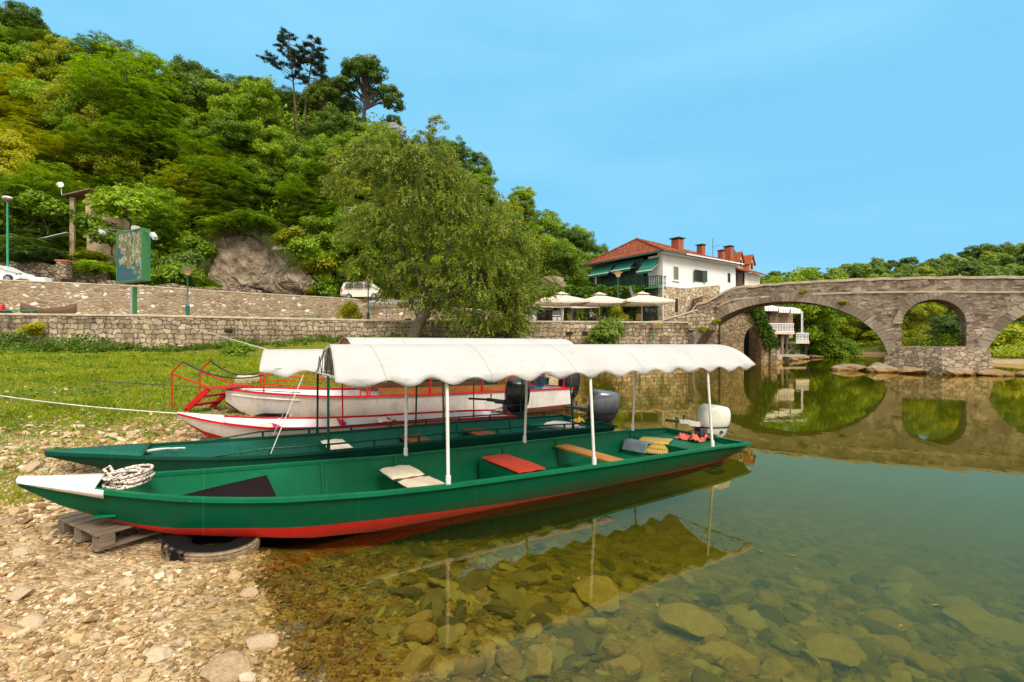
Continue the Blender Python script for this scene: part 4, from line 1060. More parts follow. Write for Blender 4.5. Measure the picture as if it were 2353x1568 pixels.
# ---------------------------------------------------------------- outboard motors
def cowl(mb, L, W, H, z0, mi=0, round_=0.72, lean=0.05, fold=0.0, top=0.86):
    rings = []
    for k, (t, sc) in enumerate(((0, 0.86), (0.08, 0.95), (0.3, 1.0), (0.62, 1.0), (0.82, 0.93), (0.95, 0.80), (1.0, 0.58))):
        ring_ = []
        for j in range(20):
            an = 2 * math.pi * j / 20; cx, cy = math.cos(an), math.sin(an)
            px = math.copysign(abs(cx) ** round_, cx); py = math.copysign(abs(cy) ** round_, cy)
            f = fold * math.sin(an * 5 + k * 1.9) * 0.5 + fold * math.sin(an * 9 + k)
            ring_.append((px * L / 2 * sc * (1 + f) - lean * t * L, py * W / 2 * sc * (1 + f), z0 + H * t * (1 + 0.06 * cx * (1 if t > 0.6 else 0))))
        rings.append(ring_)
    mb.loft(rings, mi)
def outboard(name, label, fr, s, y, z, L, W, H, m_cowl, m_low, m_leg, tiller=None, fold=0.0, skirt=0.0, rz=0.0, tilt=0.0, tl=0.55):
    """local x towards the bow; origin at the clamp on the transom"""
    r = thing(name, label, 'outboard motor', fr.w(s, y, z), fr.rz + rz, 'outboard motors')
    xo = -0.26
    mb = MB(); cowl(mb, L, W, H, 0.10, fold=fold); c = mb.build('cowling', m_cowl, r, smooth=50); c.location = (xo, 0, 0)
    mb = MB(); rings = []
    for t, k in ((0.0, 0.50), (0.4, 0.80), (1.0, 0.98)):
        rings.append([(math.copysign(abs(math.cos(a)) ** 0.75, math.cos(a)) * L * 0.46 * k, math.copysign(abs(math.sin(a)) ** 0.75, math.sin(a)) * W * 0.47 * k, -0.12 + 0.215 * t) for a in np.linspace(0, 2 * math.pi, 18, endpoint=False)])
    mb.loft(rings); c2 = mb.build('lower_cowl', m_low, r, smooth=40); c2.location = (xo, 0, 0)
    mb = MB(); mb.loft([[(math.copysign(abs(math.cos(a)) ** 0.74, math.cos(a)) * L * 0.475, math.copysign(abs(math.sin(a)) ** 0.74, math.sin(a)) * W * 0.482, z_) for a in np.linspace(0, 2 * math.pi, 20, endpoint=False)] for z_ in (0.088, 0.108)]); mb.lathe([(0.028, 0), (0.028, 0.012)], 12, M=Matrix.Translation((-0.06, W * 0.44, 0.02)) @ Matrix.Rotation(R(-80), 4, 'X')); sm_ = mb.build('seam', M_BLACKRUB, c2, smooth=40)
    mb = MB(); mb.loft([[(xo + x * k, yy * k, zz) for x, yy in ((0.10, 0.05), (-0.02, 0.07), (-0.14, 0.045), (-0.19, 0), (-0.14, -0.045), (-0.02, -0.07), (0.10, -0.05), (0.13, 0))] for zz, k in ((-0.10, 1.15), (-0.35, 0.9), (-0.62, 0.85))])
    mb.box((xo - 0.08, 0, -0.55), (0.30, 0.16, 0.015)); mb.lathe([(0.02, -0.2), (0.055, -0.1), (0.06, 0.05), (0.02, 0.16)], 10, M=Matrix.Translation((xo - 0.02, 0, -0.70)) @ Matrix.Rotation(R(90), 4, 'Y'))
    mb.build('leg', m_leg, r, smooth=40)
    mb = MB(); mb.box((-0.005, 0.09, -0.02), (0.09, 0.045, 0.20)); mb.box((-0.005, -0.09, -0.02), (0.09, 0.045, 0.20)); mb.box((-0.08, 0, 0.06), (0.14, 0.24, 0.05)); mb.tube([(-0.03, -0.13, 0.02), (-0.03, 0.13, 0.02)], 0.02, 8)
    mb.build('clamp', m_leg, r, smooth=0, bevel=0.006)
    if tiller:
        mb = MB(); mb.box((0.10, 0, 0.15), (0.24, 0.09, 0.09), M=Matrix.Rotation(-0.10, 4, 'Y')); mb.box((0.26, 0, 0.185), (0.26, 0.075, 0.07), M=Matrix.Rotation(-0.12, 4, 'Y'))
        t_ = mb.build('tiller', tiller, r, smooth=0, bevel=0.012)
        g_ = MB(); g_.tube([(0.36, 0, 0.195), (0.40, 0, 0.20), (tl, 0, 0.225)], [0.026, 0.022, 0.025], 10); g_.tube([(0.30, 0, 0.21), (0.29, 0.0, 0.31)], [0.010, 0.017], 8)
        g_.build('grip', M_BLACKRUB, t_, smooth=50)
    mb = MB()
    for dy in (0.05, -0.06): mb.tube([(-0.10, dy, 0.10), (0.05, dy * 1.6, 0.02), (0.16, dy * 2.6, -0.03), (0.30, dy * 3.5, -0.06)], 0.009, 6)
    mb.build('cable', M_BLACKRUB, r, smooth=60)
    return r
M_MWHITE = simple('white motor shell', (0.66, 0.65, 0.58), 0.28, var=0.06, spec=0.5)
M_MGREY = simple('grey motor shell', (0.13, 0.14, 0.165), 0.25, 0.3, var=0.1, spec=0.5)
M_MDGREY = simple('dark motor shell', (0.05, 0.053, 0.062), 0.35, var=0.1)
M_COVER = simple('black motor cover', (0.006, 0.006, 0.0075), 0.30, var=0.3, vs=4, bump=0.5, bs=9, spec=0.5)
outboard('outboard_motor', 'white outboard motor with tiller on the stern of the front boat', F1, -0.02, -0.10, 0.26, 0.56, 0.37, 0.37, M_MWHITE, M_MWHITE, M_MDGREY, M_MWHITE, rz=R(-24), tl=0.62)
outboard('outboard_motor', 'grey outboard motor on the stern of the dark green boat', F2, -0.06, 0.02, 0.36, 0.64, 0.44, 0.42, M_MGREY, M_MDGREY, M_MDGREY, M_BLACKRUB, rz=R(-20))
outboard('outboard_motor', 'outboard motor under a black cover with long tiller on the low white boat', F3, -0.05, 0.0, 0.42, 0.54, 0.44, 0.52, M_COVER, M_COVER, M_MDGREY, M_BLACKRUB, fold=0.03, rz=R(-24), tl=0.78)
outboard('outboard_motor', 'outboard motor under a black cover behind the big white boat', F4, -0.08, 0.10, 0.36, 0.62, 0.48, 0.60, M_COVER, M_COVER, M_MDGREY, None, fold=0.03)

# ---------------------------------------------------------------- loose things in the boats
M_BEIGE = simple('beige fabric', (0.62, 0.53, 0.38), 0.9, var=0.12, vs=30, bump=0.3, bs=150)
M_ORANGE = simple('orange red fabric', (0.40, 0.030, 0.006), 0.9, var=0.15, vs=20, bump=0.3, bs=120)
M_CREAMC = simple('cream fabric', (0.70, 0.62, 0.50), 0.9, var=0.1, vs=10, bump=0.3, bs=60)
cushion('seat_cushion', 'beige cushion on the far side of the first bench of the front boat', 'cushion', F1, 5.32, -0.30, 0.232, 0.40, 0.52, 0.07, M_BEIGE, group='boat cushions')
cushion('seat_cushion', 'beige cushion on the near side of the first bench, by the white pole', 'cushion', F1, 5.28, 0.27, 0.232, 0.40, 0.50, 0.055, M_BEIGE, rz=0.05, group='boat cushions')
cushion('seat_cushion', 'long tufted orange red cushion on the green box seat', 'cushion', F1, 3.88, -0.10, 0.203, 0.42, 1.0, 0.06, M_ORANGE, tuft=True, group='boat cushions')
cushion('seat_cushion', 'cream cushion on the first bench of the dark green boat', 'cushion', F2, 4.74, -0.12, 0.262, 0.34, 0.95, 0.045, M_CREAMC, group='boat cushions')
cushion('pillow', 'pale pink pillow lying in the stern of the dark green boat', 'pillow', F2, 0.72, 0.10, 0.22, 0.36, 0.62, 0.11, simple('pink white fabric', (0.66, 0.56, 0.56), 0.9, var=0.1, bump=0.3), rz=0.3)
# cloths: a draped sheet over an edge
def cloth(name, label, fr, s, y, z, sx, sy, mat, rz=0, sag=0.10, amp=0.02, seed=0, edge=0.0, drop=0.3):
    rr = random.Random(seed); ph = [rr.uniform(0, 6) for _ in range(5)]
    n = 26; P = []
    for i in range(n):
        row = []
        for j in range(n):
            a = (i / (n - 1) - 0.5) * sx; c = (j / (n - 1) - 0.5) * sy
            zz = amp * (math.sin(a * 21 + ph[0] + c * 8) + 0.7 * math.sin(c * 27 + ph[1] - a * 13) + 0.5 * math.sin(a * 47 + c * 39 + ph[2]) + 0.35 * math.sin(c * 71 - a * 58 + ph[3])) * 0.42 + 0.012
            over = max(0.0, a - edge)
            aa = a - over * (1 - drop); zz = max(0.006, zz) - over * math.sqrt(max(0.0, 1 - drop * drop))
            row.append((aa, c, zz))
        P.append(row)
    mb = MB(); mb.grid(P); o = mb.build(name, mat, None, smooth=60, recalc=False, solid=0.006, uv=False)
    o.location = fr.w(s, y, z); o.rotation_euler = (0, 0, fr.rz + rz); tag(o, label, 'cloth', 'cloths in the boats'); return o
m = Mat('dotted cloth'); v = m.coords('Object', (26, 26, 0.0)); vo = m.node('ShaderNodeTexVoronoi', feature='F1'); vo.inputs['Scale'].default_value = 1.0; vo.inputs['Randomness'].default_value = 0.15; m.link(v, vo.inputs[0])
m.set(m.mix(m.rng(vo.outputs[0], 0.20, 0.26, 1, 0), (0.62, 0.42, 0.09), (0.05, 0.035, 0.02)), 0.9); M_DOT = m.m
cloth('seat_pad', 'folded blue grey pad under the yellow cloth', F1, 1.22, -0.42, 0.158, 0.34, 0.46, simple('blue grey fabric', (0.17, 0.22, 0.26), 0.9), rz=0.15, amp=0.004, edge=0.0, drop=0.45)
cloth('cloth', 'yellow cloth with dark dots spread over the stern deck', F1, 0.93, -0.28, 0.172, 0.54, 0.50, M_DOT, rz=0.5, amp=0.006, seed=2, edge=0.05, drop=0.5)
cloth('cloth', 'crumpled salmon pink rag below the white motor', F1, 0.20, -0.08, 0.165, 0.40, 0.50, simple('pink rag', (0.60, 0.14, 0.10), 0.95, var=0.2), amp=0.10, seed=4, edge=1)
cloth('cloth', 'yellow bag cloth hanging by the grey motor', F2, 0.28, 0.05, 0.30, 0.20, 0.22, simple('yellow cloth', (0.55, 0.33, 0.03), 0.85), amp=0.08, seed=7, edge=1)
cloth('cloth', 'striped towel beside the pillow in the dark green boat', F2, 0.50, 0.40, 0.225, 0.34, 0.50, simple('bright towel', (0.70, 0.50, 0.42), 0.9, var=0.5, vs=12), amp=0.03, seed=9, edge=0.1, drop=0.6)
# rope coil on the bow of the front boat
m = Mat('rope'); v = m.coords('UV', (1, 1, 1)); vv = m.coords('Object'); n1 = m.noise(vv, 46, 2); m.set(m.ramp(n1.outputs[0], [(0.42, (0.62, 0.54, 0.45)), (0.52, (0.66, 0.58, 0.48)), (0.58, (0.10, 0.07, 0.07))]), 0.9); m.bump(n1.outputs[0], 0.6, 0.01); M_ROPE = m.m
mb = MB(); rr = random.Random(5); pts = []
for k in range(150):
    a = k * 0.42; loop = k / 15.0
    pts.append((0.13 * math.cos(a) * (1 + 0.25 * math.sin(loop * 2.1)) + 0.03 * math.sin(loop), 0.20 * math.sin(a) * (1 + 0.2 * math.sin(loop * 1.3 + 1)) , 0.02 + 0.010 * loop + 0.02 * abs(math.sin(a * 0.5 + loop))))
mb.tube([(x, y * 0.9, z) for x, y, z in pts], 0.0125, 7)
mb.tube([(0.10, -0.05, 0.06), (0.16, -0.16, 0.09), (0.21, -0.26, 0.13), (0.17, -0.27, 0.15), (0.12, -0.14, 0.10)], 0.0125, 7)
o = mb.build('rope_coil', M_ROPE, None, smooth=60); o.location = F1.w(7.86, -0.03, s1(7.86)[1] - 0.02); o.rotation_euler = (0, 0.06, F1.rz); tag(o, 'thick mottled mooring rope coiled behind the white bow deck', 'rope')
mb = MB(); mb.tube([(0.0 + 0.19 * math.cos(a) + 0.02 * a, 0.12 * math.sin(a), 0.02 + 0.05 * max(0, math.sin(a))) for a in np.linspace(-2.6, 3.4, 26)] + [(-0.05, -0.14, 0.015), (0.2, -0.20, 0.012)], 0.010, 7)
o = mb.build('rope', M_POLEW, None, smooth=60); o.location = F2.w(6.85, 0.0, s2(6.85)[1] - 0.02); o.rotation_euler = (0, 0, F2.rz); tag(o, 'loop of pale rope on the bow of the dark green boat', 'rope')
# mooring lines
def line(name, label, pts, r, mat, sag=0.0):
    a, c = Vector(pts[0]), Vector(pts[-1]); mb = MB()
    mb.tube([a.lerp(c, t) - Vector((0, 0, sag * 4 * t * (1 - t))) for t in np.linspace(0, 1, 16)], r, 6)
    o = mb.build(name, mat, None, smooth=60); tag(o, label, 'rope', 'mooring lines'); return o
M_LINEW = simple('white line', (0.62, 0.58, 0.52), 0.9); M_LINED = simple('dark line', (0.03, 0.035, 0.03), 0.9)
line('mooring_line', 'white mooring line from the low white boat towards the left edge', [F3.w(5.76, 0, 0.73), at(-60, 900, 10.0)], 0.011, M_LINEW, 0.05)
line('mooring_line', 'dark mooring line across the grass from the big white boat', [F4.w(6.9, 0.8, 0.83), at(-60, 855, 15.0)], 0.009, M_LINED, 0.03)
line('mooring_line', 'thin pale line from the canopy of the dark green boat up to the quay wall', [at(628, 808, 7.0), at(385, 735, 30.0)], 0.008, M_LINEW, 0.02)
line('mooring_line', 'white stay from the near rail of the dark green boat up to its canopy', [at(622, 1043, 5.75), at(697, 862, 5.85)], 0.006, M_LINEW)
line('mooring_line', 'white stay from the far rail of the dark green boat up to its canopy', [at(628, 1000, 6.75), at(690, 866, 6.9)], 0.005, M_LINEW)
# seats with pink patches in boat three, blue seats in boat four
m = Mat('pink patch'); v = m.coords('Object', (1, 1, 1)); n1 = m.noise(v, 4.2, 2, 0.4); m.set(m.ramp(n1.outputs[0], [(0.44, (0.44, 0.010, 0.10)), (0.47, (0.64, 0.55, 0.42))], 'CONSTANT'), 0.8); M_PINK = m.m
for s, y, lab in ((4.45, 0.0, 'beige and crimson seat cover in the bow of the low white boat'), (3.35, 0.0, 'beige and crimson seat cover by the red pole of the low white boat'), (2.4, -0.2, 'crimson winged seat cover amidships in the low white boat')):
    bb = s3(s)[0]
    P = [[(0.34 * (i / 9 - 0.5), (j / 11 - 0.5) * 2 * bb * 0.78, 0.10 * (abs(j / 11 - 0.5) * 2) ** 3 + 0.05 * math.sin(i / 9 * math.pi)) for j in range(12)] for i in range(10)]
    mb = MB(); mb.grid(P); o = mb.build('seat_cover', M_PINK, None, smooth=60, recalc=False, solid=0.03, uv=False); o.location = F3.w(s, y, 0.245); o.rotation_euler = (0, -0.25, F3.rz); tag(o, lab, 'seat cover', 'seats in the low white boat')
M_BLUE = simple('blue vinyl', (0.015, 0.075, 0.16), 0.4, var=0.15)
for s, y, lab in ((0.62, -0.25, 'blue padded seat near the stern of the big white boat'),):
    t = thing('boat_seat', lab, 'seat', F4.w(s, y, 0.53), F4.rz)
    mb = MB(); mb.lathe([(0.20, 0), (0.24, 0.03), (0.23, 0.08), (0.16, 0.10)], 18); mb.build('seat', M_BLUE, t, smooth=50)
    mb = MB(); mb.loft([[(-0.20 + 0.05 * math.cos(a) - 0.05 * q, 0.22 * (1 - 0.25 * q) * math.sin(a), 0.08 + 0.36 * q) for a in np.linspace(0, 2 * math.pi, 16, endpoint=False)] for q in (0, 0.35, 0.7, 0.95)]); mb.build('backrest', M_BLUE, t, smooth=50)
# tyres
def tyre(name, label, loc, Rr, rr_, rot=(0, 0, 0), width=0.10):
    mb = MB(); rings = []; N = 56
    for k in range(N):
        a = 2 * math.pi * k / N; ring_ = []
        for (dr, dz) in ((-0.105, -0.55), (-0.055, -0.95), (0.0, -1.0), (0.075, -0.93), (0.100, -0.72), (0.094, -0.55), (0.104, -0.50), (0.104, -0.20), (0.095, -0.15), (0.105, -0.10), (0.105, 0.10), (0.095, 0.15), (0.104, 0.20), (0.104, 0.50), (0.094, 0.55), (0.100, 0.72), (0.075, 0.93), (0.0, 1.0), (-0.055, 0.95), (-0.105, 0.55), (-0.085, 0.4), (-0.03, 0.0), (-0.085, -0.4)):
            r_ = Rr + dr * rr_ / 0.1
            ring_.append((r_ * math.cos(a), r_ * math.sin(a), dz * width))
        rings.append(ring_)
    rings.append(rings[0]); mb.loft(rings, caps=False)
    m_ = M_TYRE
    o = mb.build(name, m_, None, smooth=35); o.location = loc; o.rotation_euler = rot; tag(o, label, 'tyre', 'old tyres'); return o
m = Mat('tyre'); v = m.coords('Object'); n1 = m.noise(v, 4, 6, 0.65); n2 = m.noise(v, 30, 4)
tcx = m.node('ShaderNodeTexCoord'); spx = m.node('ShaderNodeSeparateXYZ'); m.link(tcx.outputs['Object'], spx.inputs[0])
rad = m.math('SQRT', m.math('ADD', m.math('MULTIPLY', spx.outputs[0], spx.outputs[0]), m.math('MULTIPLY', spx.outputs[1], spx.outputs[1])))
mask = m.math('MULTIPLY', m.rng(n1.outputs[0], 0.44, 0.54), m.rng(rad, 0.335, 0.352))
m.set(m.mix(mask, (0.006, 0.006, 0.006), m.ramp(n2.outputs[0], [(0.3, (0.17, 0.115, 0.065)), (0.7, (0.34, 0.255, 0.165))])), 0.75, spec=0.1)
wv = m.node('ShaderNodeTexWave'); wv.inputs['Scale'].default_value = 14; wv.inputs['Distortion'].default_value = 1; m.link(v, wv.inputs[0])
m.bump(m.math('ADD', m.math('MULTIPLY', wv.outputs[0], 0.4), n2.outputs[0]), 0.5, 0.01); M_TYRE = m.m
tyre('tyre', 'muddy car tyre lying under the bow of the front boat', (-2.58, 4.17, 0.075), 0.262, 0.10, (0.0, 0.14, 0.0), 0.09)
tyre('tyre', 'old tyre lying on the stones at the foot of the red stairs', (-4.75, 9.55, gz(-4.75, 9.55) + 0.02), 0.22, 0.09, (0.06, 0.02, 0.3), 0.07)
# pallet
t = thing('pallet', 'weathered wooden pallet under the bow of the front boat', 'pallet', (-3.40, 4.47, gz(-3.5, 4.5) + 0.04), R(-30))
M_PALW = wood('grey pallet wood', (0.115, 0.080, 0.050), (0.26, 0.20, 0.14), 0.85, 3.0, axis=1)
for i in range(6):
    mb = MB(); mb.box((-0.36 + i * 0.144 + rnd.uniform(-0.006, 0.006), rnd.uniform(-0.01, 0.01), 0.134), (0.122, 1.0, 0.020), rz=rnd.uniform(-0.008, 0.008)); mb.build('deck_board', M_PALW, t, smooth=0, bevel=0.004)
for y in (-0.43, 0.0, 0.43):
    mb = MB(); mb.box((0, y, 0.1135), (0.84, 0.10, 0.02)); mb.build('stringer_board', M_PALW, t, smooth=0, bevel=0.003)
    for x in (-0.35, 0, 0.35):
        mb = MB(); mb.box((x, y, 0.0625), (0.13, 0.11, 0.08)); mb.build('block', M_PALW, t, smooth=0, bevel=0.004)
for x in (-0.35, 0, 0.35):
    mb = MB(); mb.box((x, 0, 0.012), (0.11, 1.0, 0.02)); mb.build('bottom_board', M_PALW, t, smooth=0, bevel=0.003)

# let the hulls displace the water
wo = bpy.data.objects['water']
b = MB()
for rings in HULL_CUTS: b.loft(rings)
cut = b.build('hull cut', M_WATER, None, smooth=0, uv=False)
md = wo.modifiers.new('hulls', 'BOOLEAN'); md.object = cut; md.operation = 'DIFFERENCE'; md.solver = 'EXACT'
bpy.context.view_layer.update()
dg = bpy.context.evaluated_depsgraph_get()
me = bpy.data.meshes.new_from_object(wo.evaluated_get(dg))
wo.modifiers.clear(); wo.data = me
bpy.data.objects.remove(cut)
# ================================================================== BUILDINGS
HF = Frame(13.6, 44.0, 0.815, 0.58, 3.5)        # x along the white river front, y along the glazed end
M_PLASTER = simple('white plaster', (0.70, 0.69, 0.675), 0.85, var=0.07, vs=0.7, bump=0.15, bs=20)
M_TILE = masonry('roof tile', [(0.24, 0.060, 0.026), (0.34, 0.092, 0.038), (0.29, 0.072, 0.032), (0.40, 0.125, 0.05)], (0.13, 0.035, 0.018), 0.28, 0.36, 0.035, 0.35, 1.0, 0.01)
M_TILE2 = masonry('orange roof tile', [(0.42, 0.10, 0.028), (0.52, 0.15, 0.045)], (0.22, 0.05, 0.02), 0.28, 0.36, 0.035, 0.2, 1.0, 0.01)
M_BRICK = masonry('chimney brick', [(0.34, 0.075, 0.035), (0.44, 0.11, 0.05)], (0.26, 0.13, 0.08), 0.24, 0.085, 0.012, 0.2, 0.4, 0.005)
M_GREENF = simple('dark green joinery', (0.008, 0.055, 0.042), 0.4, var=0.2)
M_GREENL = simple('green slab', (0.05, 0.22, 0.08), 0.6, var=0.15)
M_AWN = simple('green awning', (0.004, 0.155, 0.10), 0.75, var=0.12, vs=3)
M_SHUT = simple('shutter green', (0.02, 0.05, 0.035), 0.55, var=0.2)
M_SHUTG = simple('grey green shutter', (0.14, 0.15, 0.12), 0.6, var=0.2)
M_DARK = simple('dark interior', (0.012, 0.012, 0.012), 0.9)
m = Mat('window glass'); m.set((0.035, 0.045, 0.045), 0.06, spec=0.8); M_GLASS = m.m
M_CONC = simple('concrete', (0.36, 0.31, 0.24), 0.9, var=0.25, vs=1.5, bump=0.4, bs=16)
M_MAROON = simple('maroon boards', (0.085, 0.022, 0.018), 0.6, var=0.25, vs=4)
M_WOODG = wood('grey timber', (0.20, 0.14, 0.085), (0.34, 0.26, 0.17), 0.85, axis=2)
M_DARKCAP = simple('dark slate', (0.07, 0.06, 0.055), 0.8, var=0.2)

house = thing('white_house', 'white two storey house with red hipped roof and green glazed corner', 'house', HF.o, HF.rz)
# local z is 0 at the street; eaves at 6.5
ZE = 6.72
# river front: lower stone storey
b = MB()
b.prism([(0, -0.6), (9.4, -0.6), (9.4, 4.35), (3.4, 3.62), (0, 3.62)], (0.0, 0.5)); b.box((0.25, 4.3, 1.5), (0.5, 7.6, 4.2)); b.box((6, 8.4, 1.5), (12, 0.4, 4.2))
b.build('stone_storey', M_HSTONE, house, smooth=0)
b = MB()
b.prism([(0.0, 3.623), (3.4, 3.623), (9.4, 4.353), (9.4, -0.6), (12.3, -0.6), (12.3, ZE), (0.0, ZE)], (-0.03, 0.47))
b.box((12.06, 4.4, 3.2), (0.48, 7.8, 6.6)); b.box((6.0, 8.4, 5.1), (12.0, 0.4, 2.9))
b.box((0.3, 1.0, 5.1), (0.5, 1.06, 2.8))
b.build('wall', M_PLASTER, house, smooth=0)
# roof: hip at the near end, ridge running back
def roof_pts(ov, x_end, zr, hip=1.5, yc=4.1, y1=8.6):
    z0 = ZE - 0.05
    return [(-ov, -ov, z0), (x_end, -ov, z0), (x_end, y1 + ov, z0), (-ov, y1 + ov, z0), (hip, yc, zr), (x_end, yc, zr - 0.35)]
P = roof_pts(0.75, 12.6, 8.75)
b = MB(); b.add(P, [(0, 1, 5, 4), (3, 0, 4), (2, 3, 4, 5), (1, 2, 5)])
rf = b.build('roof', M_TILE, house, smooth=0, recalc=True, solid=0.09)
b = MB()
for a_, c_ in ((0, 4), (3, 4), (4, 5)):
    A, C = Vector(P[a_]), Vector(P[c_]); n = max(3, int((C - A).length / 0.36))
    for k in range(n):
        p0 = A.lerp(C, k / n); p1 = A.lerp(C, (k + 1.04) / n); b.tube([p0 + Vector((0, 0, 0.05)), p1 + Vector((0, 0, 0.08))], [0.11, 0.13], 7)
b.build('ridge_tile', M_TILE, rf, smooth=40)
# tile courses as raised rolls on the hip end facing the terrace and on the front slope
b = MB()
A0, A1, AP = Vector(P[3]), Vector(P[0]), Vector(P[4])
n = 36
for k in range(1, n):
    base = A0.lerp(A1, k / n); ta = k / n
    mid = (AP - A0).dot((A1 - A0).normalized()) / (A1 - A0).length
    lim = ta / mid if ta < mid else (1 - ta) / (1 - mid)
    footup = (AP - A0.lerp(A1, mid))
    b.tube([base + Vector((0, 0, 0.05)), base + footup * lim + Vector((0, 0, 0.05))], 0.055, 5)
for k in range(1, 52):
    t = k / 52; base = Vector(P[0]).lerp(Vector(P[1]), t); hipx = (P[4][0] - P[0][0]) / (P[1][0] - P[0][0])
    lim = min(1, t / hipx); top = Vector((base.x, P[4][1], P[4][2] - 0.35 * max(0, (t - hipx) / (1 - hipx))))
    b.tube([base + Vector((0, 0, 0.05)), base.lerp(top, lim) + Vector((0, 0, 0.05))], 0.055, 5)
b.build('tile_roll', M_TILE, rf, smooth=50)
b = MB(); b.box((5.8, -0.80, ZE - 0.10), (13.2, 0.14, 0.14)); b.box((-0.80, 3.9, ZE - 0.101), (0.14, 9.5, 0.16)); b.build('gutter', M_CONC if False else simple('eave trim', (0.02, 0.07, 0.06), 0.5), house, smooth=0)
b = MB(); b.tube([(0.05, -0.12, ZE - 0.2), (0.05, -0.12, -0.2)], 0.05, 8); M_WTR = simple('white trim', (0.66, 0.66, 0.66), 0.5); b.build('drainpipe', M_WTR, house, smooth=40)
b = MB(); b.box((7.4, -0.89, ZE - 0.05), (9.8, 0.10, 0.12)); b.box((5.9, -0.35, ZE - 0.12), (12.9, 0.7, 0.05)); b.build('soffit', M_WTR, house, smooth=0)
def window(root, x, z, w, h, mat_in, frame_mat, shutter=None, y=-0.03, fw=0.07, sill=True, bars=0):
    mb = MB(); fy = y - 0.025
    mb.box((x - w / 2 + fw / 2, fy, z), (fw, 0.06, h)); mb.box((x + w / 2 - fw / 2, fy, z), (fw, 0.06, h)); mb.box((x, fy, z + h / 2 - fw / 2), (w - 2 * fw, 0.06, fw)); mb.box((x, fy, z - h / 2 + fw / 2), (w - 2 * fw, 0.06, fw))
    for k in range(bars): mb.box((x - w / 2 + fw + (w - 2 * fw) * (k + 1) / (bars + 1), fy, z), (0.05, 0.05, h - 2 * fw))
    f = mb.build('window', frame_mat, root, smooth=0)
    g_ = MB(); g_.box((x, fy + 0.012, z), (w - 2 * fw + 0.01, 0.02, h - 2 * fw + 0.01)); g_.build('pane', mat_in, f, smooth=0)
    if sill:
        s_ = MB(); s_.box((x, y - 0.06, z - h / 2 - 0.05), (w + 0.2, 0.14, 0.09)); s_.build('sill', M_PLASTER, f, smooth=0)
    return f
# upper windows
f = window(house, 2.05, 4.95, 0.85, 1.35, M_SHUTG, simple('pale frame', (0.6, 0.6, 0.58), 0.6))
f = window(house, 5.75, 5.0, 1.15, 1.15, M_DARK, M_SHUT, sill=False)
for sx in (-1, 1): MB().box((5.75 + sx * 0.78, -0.16, 5.0), (0.5, 0.04, 1.15), rz=sx * -0.5).build('shutter', M_SHUT, f, smooth=0)
window(house, 11.0, 5.25, 0.42, 0.95, M_DARK, M_SHUT, sill=False)
window(house, 11.0, 2.1, 1.0, 0.8, M_DARK, M_SHUT, sill=False)
# lower green shutter and arched door
f = window(house, 2.15, 1.95, 0.72, 1.5, M_SHUT, simple('stone surround', (0.5, 0.42, 0.31), 0.9), sill=False, y=-0.0, fw=0.1)
mb = MB()
for k in range(9): mb.box((2.15, -0.055, 1.35 + k * 0.15), (0.5, 0.03, 0.10))
mb.build('shutter', M_SHUT, f, smooth=0)
mb = MB(); arc = [(6.15 + 0.62 * math.cos(a), 1.55 + 0.62 * math.sin(a)) for a in np.linspace(0, math.pi, 14)]
mb.prism([(6.77, -0.4)] + arc + [(5.53, -0.4)], (-0.03, 0.02)); d = mb.build('door', M_GREENF, house, smooth=0)
mb = MB(); mb.prism([(6.58, 1.5)] + [(6.15 + 0.43 * math.cos(a), 1.55 + 0.43 * math.sin(a)) for a in np.linspace(0, math.pi, 12)] + [(5.72, 1.5)], (-0.045, -0.031)); mb.build('pane', M_GLASS, d, smooth=0)
mb = MB()
for k in range(13):
    a0 = math.pi * k / 13; a1 = math.pi * (k + 0.93) / 13
    mb.prism([(6.15 + r_ * math.cos(a), 1.55 + r_ * math.sin(a)) for r_, a in ((0.63, a0), (0.93, a0), (0.93, a1), (0.63, a1))], (-0.05, 0.02))
mb.build('door_arch', simple('arch stones', (0.50, 0.41, 0.28), 0.9, var=0.3), d, smooth=0)
# glazed end (local x = 0 plane, looking towards -x)
YA, YB = 2.15, 8.6
mb = MB()
for y in (2.15, 2.75, 3.75, 4.75, 5.35, 6.4, 7.5, 8.5): mb.box((-0.02, y, 5.05), (0.16, 0.16 if y not in (3.75, 6.4) else 0.10, 2.85))
mb.box((-0.02, 5.4, 6.38), (0.18, 6.6, 0.22)); mb.box((-0.02, 5.4, 3.66), (0.2, 6.6, 0.20)); mb.box((-0.02, 5.4, 4.55), (0.17, 6.5, 0.09))
mb.box((0.02, 5.4, 4.12), (0.06, 6.4, 0.80))
for k in range(26): mb.box((-0.03, 2.3 + k * 0.245, 4.12), (0.05, 0.06, 0.76))
v_ = mb.build('veranda', M_GREENF, house, smooth=0)
mb = MB(); mb.box((0.05, 5.4, 5.4), (0.03, 6.3, 1.72)); mb.build('pane', M_GLASS, v_, smooth=0)
# recessed balcony at the corner
mb = MB(); mb.box((0.05, 1.05, 3.52), (1.2, 2.25, 0.16)); mb.build('balcony_slab', M_GREENL, house, smooth=0)
mb = MB(); mb.box((-0.5, 1.05, 4.52), (0.10, 2.25, 0.07)); mb.box((-0.5, 1.05, 3.68), (0.08, 2.25, 0.06)); mb.box((0.05, -0.06, 4.52), (1.1, 0.07, 0.07)); mb.box((0.05, 2.14, 4.52), (1.1, 0.06, 0.07))
for k in range(9):
    y = 0.05 + k * 0.25; mb.lathe([(0.025, 0), (0.055, 0.2), (0.03, 0.45), (0.05, 0.62), (0.025, 0.82)], 8, M=Matrix.Translation((-0.5, y, 3.69)))
for k in range(4):
    mb.lathe([(0.025, 0), (0.055, 0.2), (0.03, 0.45), (0.05, 0.62), (0.025, 0.82)], 8, M=Matrix.Translation((-0.3 + k * 0.25, -0.06, 3.69)))
